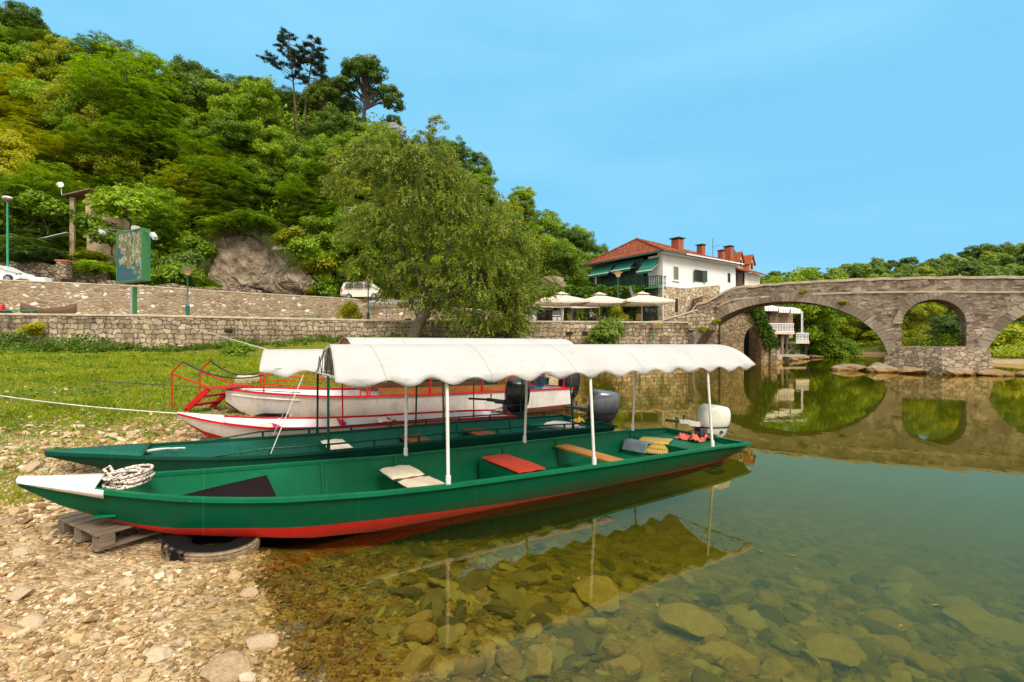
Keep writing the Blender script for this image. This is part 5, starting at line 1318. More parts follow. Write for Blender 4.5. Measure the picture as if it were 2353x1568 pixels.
mb.build('balustrade', M_GREENF, house, smooth=40)
mb = MB(); mb.box((0.30, 1.55, 5.0), (0.06, 1.15, 2.7)); mb.box((0.0, 2.05, 5.05), (0.12, 0.12, 2.8)); d = mb.build('balcony_door', M_GREENF, house, smooth=0)
mb = MB(); mb.box((0.26, 1.55, 5.1), (0.03, 0.8, 2.0)); mb.build('pane', M_GLASS, d, smooth=0)
# awnings: two on the veranda, one over the balcony
def awning(root, y0, y1, z0, out, dz, val=0.22, M=None):
    mb = MB(); mb.add([(-0.12, y0, z0), (-0.12, y1, z0), (-out, y1, z0 - dz), (-out, y0, z0 - dz)], [(0, 1, 2, 3)]); mb.add([(-out, y0, z0 - dz), (-out, y1, z0 - dz), (-out + 0.02, y1, z0 - dz - val), (-out + 0.02, y0, z0 - dz - val)], [(0, 1, 2, 3)])
    a = mb.build('awning', M_AWN, root, smooth=0, recalc=False, solid=0.02)
    mb = MB(); mb.box((-out - 0.03, (y0 + y1) / 2, z0 - dz), (0.07, y1 - y0 + 0.1, 0.08)); mb.build('awning_bar', simple('awning bar', (0.75, 0.75, 0.74), 0.4), a, smooth=0)
    mb = MB()
    for y in (y0 + 0.08, y1 - 0.08): mb.tube([(-0.1, y, z0 - 0.55), (-out, y, z0 - dz)], 0.022, 6)
    mb.build('awning_arm', simple('awning arm', (0.6, 0.6, 0.6), 0.4), a, smooth=40)
awning(house, 5.6, 8.35, 6.28, 1.05, 0.85); awning(house, 2.9, 5.25, 6.28, 0.95, 0.75)
awning(house, 0.1, 1.75, 6.25, 1.25, 1.25)
# ground floor of the glazed end: tall green doors between stone piers
d = MB().box((-0.04, 1.25, 1.75), (0.12, 1.7, 3.5)).build('door', M_GREENF, house, smooth=0)
for y in (0.85, 1.65):
    MB().box((-0.11, y, 1.2), (0.03, 0.6, 1.9)).build('pane', M_GLASS, d, smooth=0); MB().box((-0.11, y, 2.85), (0.03, 0.6, 0.9)).build('pane', M_GLASS, d, smooth=0)
for y in (4.0, 6.6):
    d = MB().box((-0.04, y, 1.4), (0.12, 1.6, 2.8)).build('door', M_GREENF, house, smooth=0); MB().box((-0.11, y, 1.4), (0.03, 1.2, 2.2)).build('pane', M_GLASS, d, smooth=0)
# chimneys
def chimney(root, px, py, zb, zt, w, capw, mat=M_BRICK, capm=M_DARKCAP):
    mb = MB(); mb.box((px, py, (zb + zt) / 2), (w, w, zt - zb)); c = mb.build('chimney', mat, root, smooth=0)
    mb = MB(); mb.box((px, py, zt + 0.16), (capw, capw, 0.09))
    for sx in (-1, 1):
        for sy in (-1, 1): mb.box((px + sx * w * 0.4, py + sy * w * 0.4, zt + 0.058), (0.10, 0.10, 0.115))
    mb.build('chimney_cap', capm, c, smooth=0)
chimney(house, 5.0, 1.9, 7.0, 8.75, 0.85, 1.15); chimney(house, 8.4, 1.5, 7.0, 8.45, 0.6, 0.8); chimney(house, 11.7, 1.2, 6.9, 8.2, 0.55, 0.68)
mb = MB(); mb.tube([(10.7, 1.6, 7.2), (10.7, 1.6, 9.6)], 0.03, 6); mb.tube([(10.7, 1.6, 8.7), (11.5, 1.2, 8.95)], 0.022, 6); mb.build('aerial', M_DARKCAP, house, smooth=40)

# neighbour: boarded upper floor, pale end, dormers
nb = thing('row_house', 'row house with maroon boarded loggia and two orange tiled dormers', 'house', HF.w(12.35, 0.4), HF.rz + R(4))
b = MB(); b.box((1.55, 4.0, 1.9), (3.1, 7.6, 5.0)); b.box((5.1, 4.0, 2.9), (4.0, 7.6, 7.0)); b.box((1.55, 5.0, 5.4), (3.1, 5.6, 2.0)); b.build('wall', simple('pale render', (0.60, 0.55, 0.47), 0.9, var=0.2, vs=0.8), nb, smooth=0)
b = MB()
for k in range(17): b.box((0.1 + k * 0.183, 0.16, 4.55), (0.165, 0.05, 1.0))
b.box((0.05, 0.18, 5.3), (0.14, 0.14, 2.4)); b.box((1.55, 0.18, 5.35), (0.12, 0.12, 1.4)); b.box((3.05, 0.18, 5.3), (0.14, 0.14, 2.4)); b.box((1.55, 0.18, 6.25), (3.1, 0.16, 0.2)); b.build('loggia', M_MAROON, nb, smooth=0)
b = MB(); b.box((1.0, 0.35, 5.55), (0.5, 0.05, 1.0)); b.build('window', simple('white door', (0.7, 0.7, 0.7), 0.5), nb, smooth=0)
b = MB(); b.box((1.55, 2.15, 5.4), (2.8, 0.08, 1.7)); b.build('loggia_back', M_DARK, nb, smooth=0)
b = MB(); b.add([(-0.2, -0.6, 6.25), (7.6, -0.6, 6.25), (7.6, 3.8, 8.2), (-0.2, 3.8, 8.2), (-0.2, 8.2, 6.25), (7.6, 8.2, 6.25)], [(0, 1, 2, 3), (3, 2, 5, 4)]); r2 = b.build('roof', M_TILE, nb, smooth=0, recalc=False, solid=0.1)
for x in (3.2, 5.9):
    b = MB(); b.box((x, 1.6, 7.2), (1.0, 2.0, 0.9)); b.prism([(x - 0.5, 7.65), (x + 0.5, 7.65), (x, 8.45)], (0.60, 2.6)); d = b.build('dormer', simple('dormer wall', (0.55, 0.36, 0.28), 0.9), nb, smooth=0)
    b = MB(); b.add([(x - 0.72, 0.40, 7.45), (x, 0.40, 8.62), (x, 3.2, 8.62), (x - 0.72, 3.2, 7.45), (x + 0.72, 0.40, 7.45), (x + 0.72, 3.2, 7.45)], [(0, 1, 2, 3), (1, 4, 5, 2)]); b.build('dormer_roof', M_TILE2, d, smooth=0, recalc=False, solid=0.09)
    b = MB(); b.box((x, 0.59, 7.35), (0.5, 0.05, 0.75)); b.build('window', M_DARK, d, smooth=0)
chimney(nb, 1.3, 1.0, 6.7, 8.9, 0.75, 0.9)
b = MB(); b.lathe([(0.03, -0.08), (0.25, -0.04), (0.40, 0.05), (0.42, 0.06)], 18, M=Matrix.Translation((2.2, 0.9, 8.5)) @ Matrix.Rotation(R(78), 4, 'X') @ Matrix.Rotation(0.4, 4, 'Z')); b.tube([(2.2, 0.95, 8.4), (2.2, 1.2, 7.2)], 0.03, 6); b.build('satellite_dish', M_DARKCAP, nb, smooth=50)

# old mill behind the bridge
mill = thing('mill_ruin', 'ruined stone mill with dark arched opening at the water behind the bridge', 'ruin', (17.2, 43.6, 0), math.atan2(-0.55, 5.6))
b = MB()
W_ = 5.75; ax0, ax1, az, atop = 3.55, 5.05, 1.75, 3.35
n_a = 16
outl = [(0, -1.5), (ax0, -1.5), (ax0, az)] + [((ax0 + ax1) / 2 - (ax1 - ax0) / 2 * math.cos(a), az + (atop - az) * math.sin(a)) for a in np.linspace(0.1, math.pi - 0.1, n_a)] + [(ax1, az), (ax1, -1.5), (W_, -1.5), (W_, 2.6), (5.5, 3.9), (5.0, 4.6), (4.4, 5.4), (3.6, 5.9), (2.4, 6.2), (0, 6.2)]
bm_ = MB(); bm_.prism(outl, (0.0, 0.75)); bm_.build('wall', M_MILL, mill, smooth=0)
b = MB(); b.box((6.05, 0.25, 0.6), (0.55, 0.9, 4.2)); b.build('buttress', M_MILL, mill, smooth=0)
for x_, z_, h_ in ((W_ - 0.3, 1.0, 5.0), (0.3, 2.4, 7.6)): MB().box((x_, 2.6, z_), (0.6, 3.68, h_)).build('side_wall', M_MILL, mill, smooth=0)
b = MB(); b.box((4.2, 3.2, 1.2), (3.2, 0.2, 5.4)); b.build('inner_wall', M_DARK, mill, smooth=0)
b = MB(); b.tube([(1.45, -0.08, 6.0), (1.45, -0.08, 0.2)], 0.07, 8); b.build('drainpipe', M_DARKCAP, mill, smooth=40)

# terrace house with white balconies
th = thing('balcony_house', 'stone house with white balconies and striped awnings on posts over the river', 'house', (26.6, 51.5, 0), math.atan2(0.25, 1.0))
b = MB(); b.box((2.2, 2.2, 4.3), (4.4, 3.6, 3.6)); b.build('wall', masonry('balcony house stone', [(0.30, 0.21, 0.13), (0.42, 0.31, 0.20)], (0.2, 0.14, 0.09), 0.5, 0.25, 0.015, 0.3, 0.5), th, smooth=0)
b = MB(); b.box((0.85, 0.36, 4.35), (0.85, 0.08, 2.0)); b.build('door', M_DARK, th, smooth=0)
b = MB(); b.box((1.4, 0.36, 5.15), (0.3, 0.06, 0.35)); b.build('window', M_SHUT, th, smooth=0); MB().box((2.6, 0.37, 4.9), (0.22, 0.05, 0.3)).build('window', M_SHUT, th, smooth=0)
M_BSL = simple('balcony slab', (0.62, 0.52, 0.40), 0.85, var=0.15); MB().box((1.3, -0.35, 3.0), (3.6, 1.6, 0.22)).build('balcony_slab', M_BSL, th, smooth=0); MB().box((3.85, -0.5, 2.0), (1.7, 1.9, 0.2)).build('balcony_slab', M_BSL, th, smooth=0)
M_BALW = simple('white balustrade', (0.78, 0.78, 0.80), 0.6, var=0.05)
for (x0, x1, y, z) in ((-0.45, 3.05, -1.08, 3.12), (3.05, 4.65, -1.38, 2.12)):
    b = MB(); b.box(((x0 + x1) / 2, y, z + 0.86), (x1 - x0, 0.16, 0.09)); b.box(((x0 + x1) / 2, y, z + 0.05), (x1 - x0, 0.16, 0.09))
    k_ = int((x1 - x0) / 0.2)
    for k in range(k_ + 1): b.lathe([(0.03, 0), (0.06, 0.2), (0.03, 0.42), (0.055, 0.56), (0.03, 0.74)], 7, M=Matrix.Translation((x0 + 0.06 + k * (x1 - x0 - 0.12) / k_, y, z + 0.09)))
    b.build('balustrade', M_BALW, th, smooth=40)
m = Mat('striped awning'); tcx = m.node('ShaderNodeTexCoord'); sx_ = m.node('ShaderNodeSeparateXYZ'); m.link(tcx.outputs['Object'], sx_.inputs[0])
wv = m.math('FRACT', m.math('MULTIPLY', sx_.outputs[0], 3.2)); m.set(m.mix(m.rng(wv, 0.62, 0.64, 0, 1), (0.80, 0.80, 0.78), (0.42, 0.45, 0.42)), 0.8); M_STRIPE = m.m
for (x0, x1, z) in ((-0.5, 1.2, 6.15), (1.3, 2.6, 6.0), (2.75, 4.1, 5.95)):
    b = MB(); b.add([(x0, 0.3, z), (x1, 0.3, z), (x1, -1.0, z - 0.45), (x0, -1.0, z - 0.45)], [(0, 1, 2, 3)]); b.add([(x0, -1.0, z - 0.45), (x1, -1.0, z - 0.45), (x1, -1.0, z - 0.85), (x0, -1.0, z - 0.85)], [(0, 1, 2, 3)])
    b.build('awning', M_STRIPE, th, smooth=0, recalc=False, solid=0.02)
b = MB(); b.add([(-1.0, -0.6, 6.3), (5.2, -0.6, 6.3), (5.2, 4.4, 7.0), (-1.0, 4.4, 7.0)], [(0, 1, 2, 3)]); b.build('roof', simple('white roof sheet', (0.72, 0.74, 0.78), 0.5), th, smooth=0, recalc=False, solid=0.12)
for x, y, r_ in ((0.9, -0.7, 0.17), (2.0, -0.6, 0.15), (2.9, -0.3, 0.14)):
    b = MB(); b.tube([(x, y, 0.5), (x + 0.05, y, 2.9)], r_, 9); b.build('post', M_WOODG, th, smooth=50)
MB().tube([(3.85, -1.3, 2.2), (3.85, -1.3, 5.3)], 0.06, 8).build('pole', M_BALW, th, smooth=50); MB().tube([(4.3, -1.0, 5.3), (4.3, -1.0, 3.2), (4.6, -1.0, 2.9)], 0.032, 7).build('drainpipe', M_BALW, th, smooth=50); MB().tube([(2.4, -0.5, 0.6), (3.9, -0.9, 2.0)], 0.07, 7).build('brace', M_WOODG, th, smooth=50)
b = MB(); b.box((1.6, -0.9, 0.62), (4.3, 2.2, 0.22)); b.box((1.6, 1.6, 0.2), (4.0, 3.0, 2.4)); b.build('platform', M_CONC, th, smooth=0, bevel=0.02)
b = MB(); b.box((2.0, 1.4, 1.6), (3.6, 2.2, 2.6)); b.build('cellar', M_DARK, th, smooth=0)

# ruined hut on the hill
hut = thing('hill_hut', 'ruined pale hut with broken tin roof and barred window among the trees', 'hut', at(205, 560, 47) - Vector((0, 0, 1.2)), R(18))
b = MB(); b.box((1.2, 1.2, 1.6), (2.8, 2.4, 4.6)); b.box((-0.15, 0.4, 4.9), (0.45, 0.45, 2.4)); b.box((-1.4, 0.2, 2.6), (0.35, 0.35, 6.0)); b.build('wall', simple('old plaster', (0.40, 0.30, 0.18), 0.9, var=0.45, vs=1.2, bump=0.5, bs=8), hut, smooth=0)
b = MB(); b.box((1.55, -0.02, 2.7), (1.25, 0.06, 1.15)); f = b.build('window', M_DARK, hut, smooth=0)
b = MB()
for k in range(6): b.box((1.0 + k * 0.22, -0.07, 2.7), (0.045, 0.04, 1.15))
for k in range(3): b.box((1.55, -0.075, 2.3 + k * 0.4), (1.25, 0.03, 0.04))
b.build('window_bar', simple('grey bar', (0.3, 0.26, 0.22), 0.7), f, smooth=0)
b = MB(); b.add([(-1.9, -0.6, 5.55), (0.4, -0.8, 6.35), (0.5, 1.4, 6.3), (-1.7, 1.3, 5.6)], [(0, 1, 2, 3)]); b.build('roof', simple('rusty tin', (0.20, 0.11, 0.07), 0.8, var=0.4, vs=2), hut, smooth=0, recalc=False, solid=0.10)
b = MB(); b.box((-2.2, -0.9, 1.55), (2.2, 0.9, 0.06), M=Matrix.Rotation(-0.35, 4, 'Y')); b.build('tin_sheet', simple('tin', (0.42, 0.50, 0.52), 0.5, 0.3, var=0.2), hut, smooth=0)
b = MB(); b.lathe([(0.02, -0.05), (0.2, -0.02), (0.30, 0.05)], 16, M=Matrix.Translation((-2.0, -0.6, 6.5)) @ Matrix.Rotation(R(75), 4, 'X')); b.tube([(-1.9, -0.5, 5.5), (-2.0, -0.5, 6.4)], 0.03, 6); b.build('satellite_dish', M_PLASTER, hut, smooth=50)
# ruined garden walls by the upper road
for pts, zt, lab in (([(-46, 41.0), (-41, 41.6), (-35.5, 42.3)], 8.9, 'ruined dry stone wall beside the parked white car'), ([(-35.6, 41.6), (-31, 42.4), (-26.5, 45.5), (-22.8, 48.6)], 7.15, 'low broken stone wall along the upper road')):
    b = MB(); n_ = 14; pp = [(float(np.interp(t, np.linspace(0, 1, len(pts)), [p[0] for p in pts])), float(np.interp(t, np.linspace(0, 1, len(pts)), [p[1] for p in pts]))) for t in np.linspace(0, 1, n_)]
    hs = [zt + rnd.uniform(-0.22, 0.22) - (0.9 if (k > n_ - 3) else 0) for k in range(n_)]
    wall_run(b, pp, 0.5, lambda i: 5.8, lambda i: hs[i]); o = b.build('stone_wall', M_RUIN, None, smooth=0); tag(o, lab, 'wall')
b = MB(); b.box((0, 0, 0.75), (0.75, 0.75, 1.5)); t = thing('gate_pillar', 'stone gate pillar with orange tile cap by the upper road', 'pillar', at(148, 640, 40.6) - Vector((0, 0, 0.1)), 0.2)
b.build('pillar', M_RUIN, t, smooth=0)
b = MB(); b.box((0, 0, 1.55), (0.95, 0.95, 0.10), taper=0.85); b.build('cap', M_TILE2, t, smooth=0)

# ================================================================== STREET FURNITURE AND VEHICLES
M_LGREEN = simple('lamp green', (0.008, 0.115, 0.085), 0.45, var=0.15)
M_LGREEN2 = simple('pole green', (0.02, 0.22, 0.12), 0.5, var=0.25)
m = Mat('lamp glass'); m.set((0.62, 0.45, 0.22), 0.35, spec=0.4); M_LAMPG = m.m
def lamp(label, loc, h, base=True):
    t = thing('street_lamp', label, 'street lamp', loc, 0, 'street lamps')
    b = MB(); b.lathe([(0.16, 0), (0.16, 0.08), (0.12, 0.12), (0.12, 0.85), (0.135, 0.88), (0.09, 1.0), (0.05, 1.06), (0.045, h - 0.1), (0.07, h - 0.06), (0.09, h)], 12); b.build('post', M_LGREEN, t, smooth=40)
    b = MB(); b.lathe([(0.13, 0), (0.19, 0.12), (0.25, 0.25), (0.36, 0.36), (0.42, 0.38)], 16, M=Matrix.Translation((0, 0, h))); b.build('lantern', M_LAMPG, t, smooth=50)
    b = MB(); b.lathe([(0.46, 0.38), (0.40, 0.44), (0.22, 0.52), (0.06, 0.57), (0.03, 0.62)], 16, M=Matrix.Translation((0, 0, h))); b.build('lantern_lid', M_DARKCAP, t, smooth=50)
    return t
def on_px(u, Y, z): return Vector(((u - CU) / F_ * Y, Y, z))
lamp('green lamp post with wide lantern standing beside the map board', on_px(431, 32.5, 3.5), 2.95)
lamp('green lamp post with small lantern in front of the white van', on_px(846, 40.5, 3.5), 3.25)
lamp('green lamp post among the parasols in front of the vine pergola', on_px(1420, 43.0, 3.5), 4.3)
t = thing('street_lamp', 'tall thin green lamp pole with round head above the white car', 'street lamp', on_px(18, 38.5, 6.55), 0, 'street lamps')
b = MB(); b.tube([(0, 0, 0), (-0.02, 0, 3), (-0.03, 0, 6.6)], [0.09, 0.075, 0.06], 10); b.build('post', M_LGREEN2, t, smooth=50)
b = MB(); b.lathe([(0.06, -0.22), (0.25, -0.16), (0.33, 0.0), (0.30, 0.05)], 16, M=Matrix.Translation((-0.03, 0, 6.85))); b.build('lantern', simple('smoked globe', (0.20, 0.13, 0.08), 0.3), t, smooth=60)
b = MB(); b.lathe([(0.335, 0.05), (0.27, 0.15), (0.1, 0.21)], 16, M=Matrix.Translation((-0.03, 0, 6.85))); b.build('lantern_lid', simple('globe cap', (0.7, 0.69, 0.66), 0.4), t, smooth=60)

# map board
S0 = on_px(306, 31.6, 3.5)
t = thing('map_board', 'green framed map board on a post with two floodlights', 'sign', S0, R(-27))
M_SGREEN = simple('sign green', (0.025, 0.145, 0.045), 0.5, var=0.12, vs=3)
b = MB(); b.box((0, 0.03, 1.0), (0.34, 0.26, 2.1)); b.build('post', M_SGREEN, t, smooth=0, bevel=0.01)
b = MB(); b.box((0.0, -0.115, 1.0), (0.24, 0.04, 2.08)); b.build('post_face', simple('grey post', (0.34, 0.31, 0.29), 0.6), t, smooth=0)
BW_, BH_, BZ = 3.15, 3.35, 4.05
b = MB(); dz_ = 0.50
for sx in (-1, 1): b.box((sx * (BW_ / 2 - 0.05), 0.0, BZ), (0.10, dz_, BH_))
for sz in (-1, 1): b.box((0, 0.0, BZ + sz * (BH_ / 2 - 0.05)), (BW_ - 0.2, dz_, 0.10))
b.box((0, 0.2, BZ), (BW_ - 0.2, 0.05, BH_ - 0.2)); b.build('frame', M_SGREEN, t, smooth=0, bevel=0.01)
m = Mat('map print'); v = m.coords('Object'); n1 = m.noise(v, 1.3, 9, 0.62, 0.6); n2 = m.noise(v, 0.75, 5, 0.55, 0.4); n3 = m.noise(v, 9, 4, 0.7)
c = m.ramp(n1.outputs[0], [(0.28, (0.035, 0.075, 0.05)), (0.42, (0.09, 0.12, 0.05)), (0.47, (0.40, 0.42, 0.30)), (0.50, (0.10, 0.12, 0.045)), (0.58, (0.20, 0.16, 0.06)), (0.63, (0.42, 0.44, 0.36)), (0.68, (0.08, 0.12, 0.07))])
spz = m.node('ShaderNodeSeparateXYZ'); tcm = m.node('ShaderNodeTexCoord'); m.link(tcm.outputs['Object'], spz.inputs[0])
lake = m.math('SUBTRACT', m.math('ADD', n2.outputs[0], m.math('MULTIPLY', m.math('SUBTRACT', n1.outputs[0], 0.5), 0.35)), m.math('MULTIPLY', m.math('ADD', spz.outputs[2], m.math('MULTIPLY', spz.outputs[0], 0.6)), 0.10))
c = m.mix(m.rng(lake, 0.535 - 0.36, 0.55 - 0.36, 0, 1), c, (0.028, 0.095, 0.125))
c = m.mix(m.rng(n3.outputs[0], 0.70, 0.73, 0, 0.8), c, (0.40, 0.05, 0.03))
m.set(c, 0.6, spec=0.2); M_MAP = m.m
b = MB(); b.box((0, -0.20, BZ), (BW_ - 0.2, 0.03, BH_ - 0.2)); b.build('map_panel', M_MAP, t, smooth=0)
mb = MB(); rr = random.Random(3)
for k in range(14): mb.box((rr.uniform(-1.2, 1.2), -0.218, BZ + rr.uniform(-1.25, 1.35)), (rr.uniform(0.10, 0.24), 0.004, 0.05))
mb.build('map_mark', simple('red mark', (0.45, 0.04, 0.03), 0.6), t, smooth=0)
b = MB(); b.box((-0.05, 0.15, BZ + BH_ / 2 + 0.17), (0.42, 0.32, 0.34)); b.build('switch_box', simple('grey box', (0.5, 0.49, 0.5), 0.5), t, smooth=0, bevel=0.01)
for sx, tip in ((-1, (-3.1, -0.25, BZ + BH_ / 2 + 0.42)), (1, (2.55, -0.2, BZ + BH_ / 2 - 0.42))):
    b = MB(); b.tube([(sx * 0.3, 0.1, BZ + BH_ / 2 + (0.06 if sx < 0 else -0.2)), (sx * 1.3, -0.05, BZ + BH_ / 2 + (0.15 if sx < 0 else -0.15)), tip], 0.028, 6); b.tube([(sx * 0.3, 0.15, BZ + BH_ / 2 + 0.02), (sx * 1.4, -0.02, BZ + BH_ / 2 - 0.12), (tip[0], tip[1], tip[2] - 0.12)], 0.014, 5)
    a_ = b.build('floodlight_arm', simple('rusty arm', (0.22, 0.15, 0.10), 0.7), t, smooth=50)
    b = MB(); b.box((0, 0, 0), (0.62, 0.30, 0.22), M=Matrix.Rotation(sx * 0.75 if sx > 0 else -2.6, 4, 'Y') @ Matrix.Rotation(0.2, 4, 'X'), taper=0.72); f_ = b.build('floodlight', simple('lamp casing', (0.52, 0.54, 0.56), 0.35, 0.4), t, smooth=0, bevel=0.02); f_.location = Vector(tip) + Vector((sx * 0.30, 0, -0.22))

# parasols on the terrace
M_PARA = simple('parasol cloth', (0.74, 0.66, 0.55), 0.85, var=0.06, vs=2)
_ms = Mat('parasol cloth thin'); _ms.set((0.76, 0.68, 0.57), 0.85)
_tr = _ms.node('ShaderNodeBsdfTranslucent'); _tr.inputs[0].default_value = (0.70, 0.56, 0.40, 1); _mx = _ms.node('ShaderNodeMixShader'); _mx.inputs[0].default_value = 0.25
_ms.link(_ms.b.outputs[0], _mx.inputs[1]); _ms.link(_tr.outputs[0], _mx.inputs[2]); _ms.link(_mx.outputs[0], _ms.out.inputs[0]); M_PARA = _ms.m
def parasol():
    t = thing('parasol', 'x', 'parasol', (0, 0, 0), 0, 'parasols on the terrace')
    b = MB(); b.tube([(0, 0, 0), (0, 0, 2.75)], 0.045, 8); b.lathe([(0.32, 0), (0.32, 0.06), (0.06, 0.10)], 12); b.build('pole', simple('parasol pole', (0.62, 0.56, 0.46), 0.5), t, smooth=50)
    half, ze, zt = 2.05, 1.92, 2.68; n_ = 9; P_ = []
    def zf(x, y):
        r_ = max(abs(x), abs(y)) / half; e = min(abs(x), abs(y)) / half
        return zt - (zt - ze) * r_ ** 0.92 + 0.05 * (e / max(r_, 1e-3)) ** 4 * r_ - 0.045 * r_ * (1 - e / max(r_, 1e-3))
    g_ = np.linspace(-half, half, 21)
    b = MB(); b.grid([[(x, y, zf(x, y)) for y in g_] for x in g_])
    for sx in range(4):
        a_ = sx * math.pi / 2; Mx = Matrix.Rotation(a_, 4, 'Z')
        b.add([(half, y, zf(half, y)) for y in g_] + [(half + 0.01, y, zf(half, y) - 0.16) for y in g_], [(k, k + 1, k + 22, k + 21) for k in range(20)], 0, Mx)
    c_ = b.build('canopy', M_PARA, t, smooth=30, recalc=False, uv=False)
    b = MB(); h2 = 0.55; g2 = np.linspace(-h2, h2, 7)
    b.grid([[(x, y, 2.60 + 0.26 * (1 - max(abs(x), abs(y)) / h2)) for y in g2] for x in g2]); b.build('vent_cap', M_PARA, c_, smooth=30, recalc=False, solid=0.02, uv=False)
    b = MB()
    for k in range(8):
        a_ = k * math.pi / 4; L_ = half * (1.36 if k % 2 else 0.97); e_ = (L_ * math.cos(a_ ) , L_ * math.sin(a_))
        ex = max(-half, min(half, e_[0])); ey = max(-half, min(half, e_[1])); b.tube([(0, 0, 2.62), (ex * 0.5, ey * 0.5, zf(ex * 0.5, ey * 0.5) - 0.03), (ex * 0.97, ey * 0.97, zf(ex, ey) - 0.02)], 0.016, 5); b.tube([(0, 0, 1.95), (ex * 0.5, ey * 0.5, zf(ex * 0.5, ey * 0.5) - 0.03)], 0.013, 5)
    b.build('rib', M_POLEW, c_, smooth=50)
    return t
def copy_tree(o, parent=None):
    c_ = o.copy(); col.objects.link(c_)
    if parent is not None: c_.parent = parent
    for ch in list(o.children): copy_tree(ch, c_)
    return c_
para0 = parasol()
PARA = [(1475, 41.5, 0.1, 'cream parasol nearest the house corner'), (1377, 42.0, 0.15, 'cream parasol between the lamp post and the seated man'), (1290, 41.6, 0.05, 'large cream parasol left of the seated man'),
        (1252, 46.5, 0.2, 'cream parasol behind the willow side of the row, above the white kiosk'), (1315, 47.5, 0.12, 'far cream parasol deeper under the pergola'), (888, 44.2, 0.45, 'cream parasol left of the willow in front of the white van'), (968, 43.2, 0.2, 'cream parasol half hidden behind the willow trunk')]
for k, (u, Y, rz, lab) in enumerate(PARA):
    o = para0 if k == 0 else copy_tree(para0)
    o.location = on_px(u, Y, 3.5); o.rotation_euler.z = rz; o['label'] = lab

# vine pergola in front of the house: posts and beams here, leaves later
pg = thing('vine_pergola', 'green pergola overgrown with vine in front of the house', 'pergola', (0, 0, 0))
b = MB(); PGP = [on_px(1215, 47.5, 0), on_px(1320, 46.8, 0), on_px(1400, 46.3, 0), on_px(1470, 45.6, 0)]
for p in PGP: b.tube([(p.x, p.y, 3.5), (p.x, p.y, 6.75)], 0.05, 7)
for p in PGP: b.tube([(p.x + 0.6, p.y + 4, 3.5), (p.x + 0.6, p.y + 4, 6.9)], 0.05, 7)
for a_, c_ in zip(PGP[:-1], PGP[1:]):
    b.tube([(a_.x, a_.y, 6.75), (c_.x, c_.y, 6.75)], 0.04, 6); b.tube([(a_.x + 0.6, a_.y + 4, 6.9), (c_.x + 0.6, c_.y + 4, 6.9)], 0.04, 6)
for p in PGP: b.tube([(p.x, p.y, 6.75), (p.x + 0.6, p.y + 4, 6.9)], 0.035, 6)
b.build('frame', M_LGREEN, pg, smooth=50)
t = thing('satellite_dish', 'grey satellite dish above the vine beside the lamp', 'satellite dish', on_px(1452, 44.6, 6.55), 0.6)
b = MB(); b.lathe([(0.03, -0.16), (0.3, -0.10), (0.55, 0.02), (0.66, 0.10)], 20, M=Matrix.Rotation(R(72), 4, 'X') @ Matrix.Rotation(R(20), 4, 'Y')); b.build('dish', simple('dish grey', (0.16, 0.18, 0.2), 0.4), t, smooth=60)
b = MB(); b.tube([(0, 0, -1.2), (0, 0.05, -0.1)], 0.04, 6); b.tube([(0, -0.05, -0.3), (0.35, -0.75, -0.05)], 0.03, 6); b.build('arm', simple('dish arm', (0.6, 0.6, 0.6), 0.4), t, smooth=50)

# terrace furniture
M_WICK = simple('dark wicker', (0.045, 0.022, 0.016), 0.8, var=0.3, vs=20)
M_WICKL = simple('light cane', (0.42, 0.28, 0.12), 0.7, var=0.2, vs=20)
def chair(mat):
    t = thing('terrace_chair', 'x', 'chair', (0, 0, 0), 0, 'terrace chairs')
    b = MB(); b.box((0, 0, 0.44), (0.46, 0.46, 0.05)); b.build('seat', mat, t, smooth=0, bevel=0.01)
    b = MB(); b.box((0, 0.22, 0.70), (0.46, 0.05, 0.46), M=Matrix.Rotation(-0.12, 4, 'X')); b.build('backrest', mat, t, smooth=0, bevel=0.015)
    for sx in (-1, 1):
        for sy in (-1, 1):
            b = MB(); b.tube([(sx * 0.20, sy * 0.20, 0), (sx * 0.19, sy * 0.19, 0.43)], 0.022, 6); b.build('leg', mat, t, smooth=50)
    return t
ch_d = chair(M_WICK); ch_l = chair(M_WICKL)
CH = [(1245, 42.2, 2.6, 0, 'dark chair in front of the white kiosk, left one'), (1262, 42.2, 2.4, 0, 'dark chair in front of the white kiosk, right one'), (1340, 41.2, 1.7, 0, 'dark wicker chair next to the seated man'), (1358, 41.2, 1.75, 0, 'dark wicker chair the man is sitting on'),
      (1312, 42.0, 0.4, 1, 'light cane chair left of the seated man'), (1444, 42.6, 0.5, 1, 'light cane chair below the parasol near the house'), (1467, 42.4, 2.9, 1, 'light cane chair by the stone pier of the house')]
used = set()
for (u, Y, rz, kind, lab) in CH:
    src = ch_l if kind else ch_d
    o = copy_tree(src) if kind in used else src
    used.add(kind); o.location = on_px(u, Y, 3.522); o.rotation_euler.z = rz; o['label'] = lab
t = thing('terrace_table', 'x', 'table', (0, 0, 0), 0, 'terrace tables')
b = MB(); b.box((0, 0, 0.73), (0.85, 0.85, 0.04)); b.build('tabletop', M_WICK, t, smooth=0, bevel=0.01)
b = MB(); b.tube([(0, 0, 0.02), (0, 0, 0.71)], 0.04, 8); b.lathe([(0.28, 0), (0.28, 0.03), (0.05, 0.05)], 12); b.build('leg', M_WICK, t, smooth=50)
for k, (u, Y, lab) in enumerate(((1385, 41.3, 'dark table in front of the seated man'), (1280, 42.5, 'dark table by the white kiosk'), (1458, 42.6, 'dark table between two cane chairs'), (985, 41.5, 'dark table beside the willow trunk'))):
    o = t if k == 0 else copy_tree(t); o.location = on_px(u, Y, 3.522); o['label'] = lab
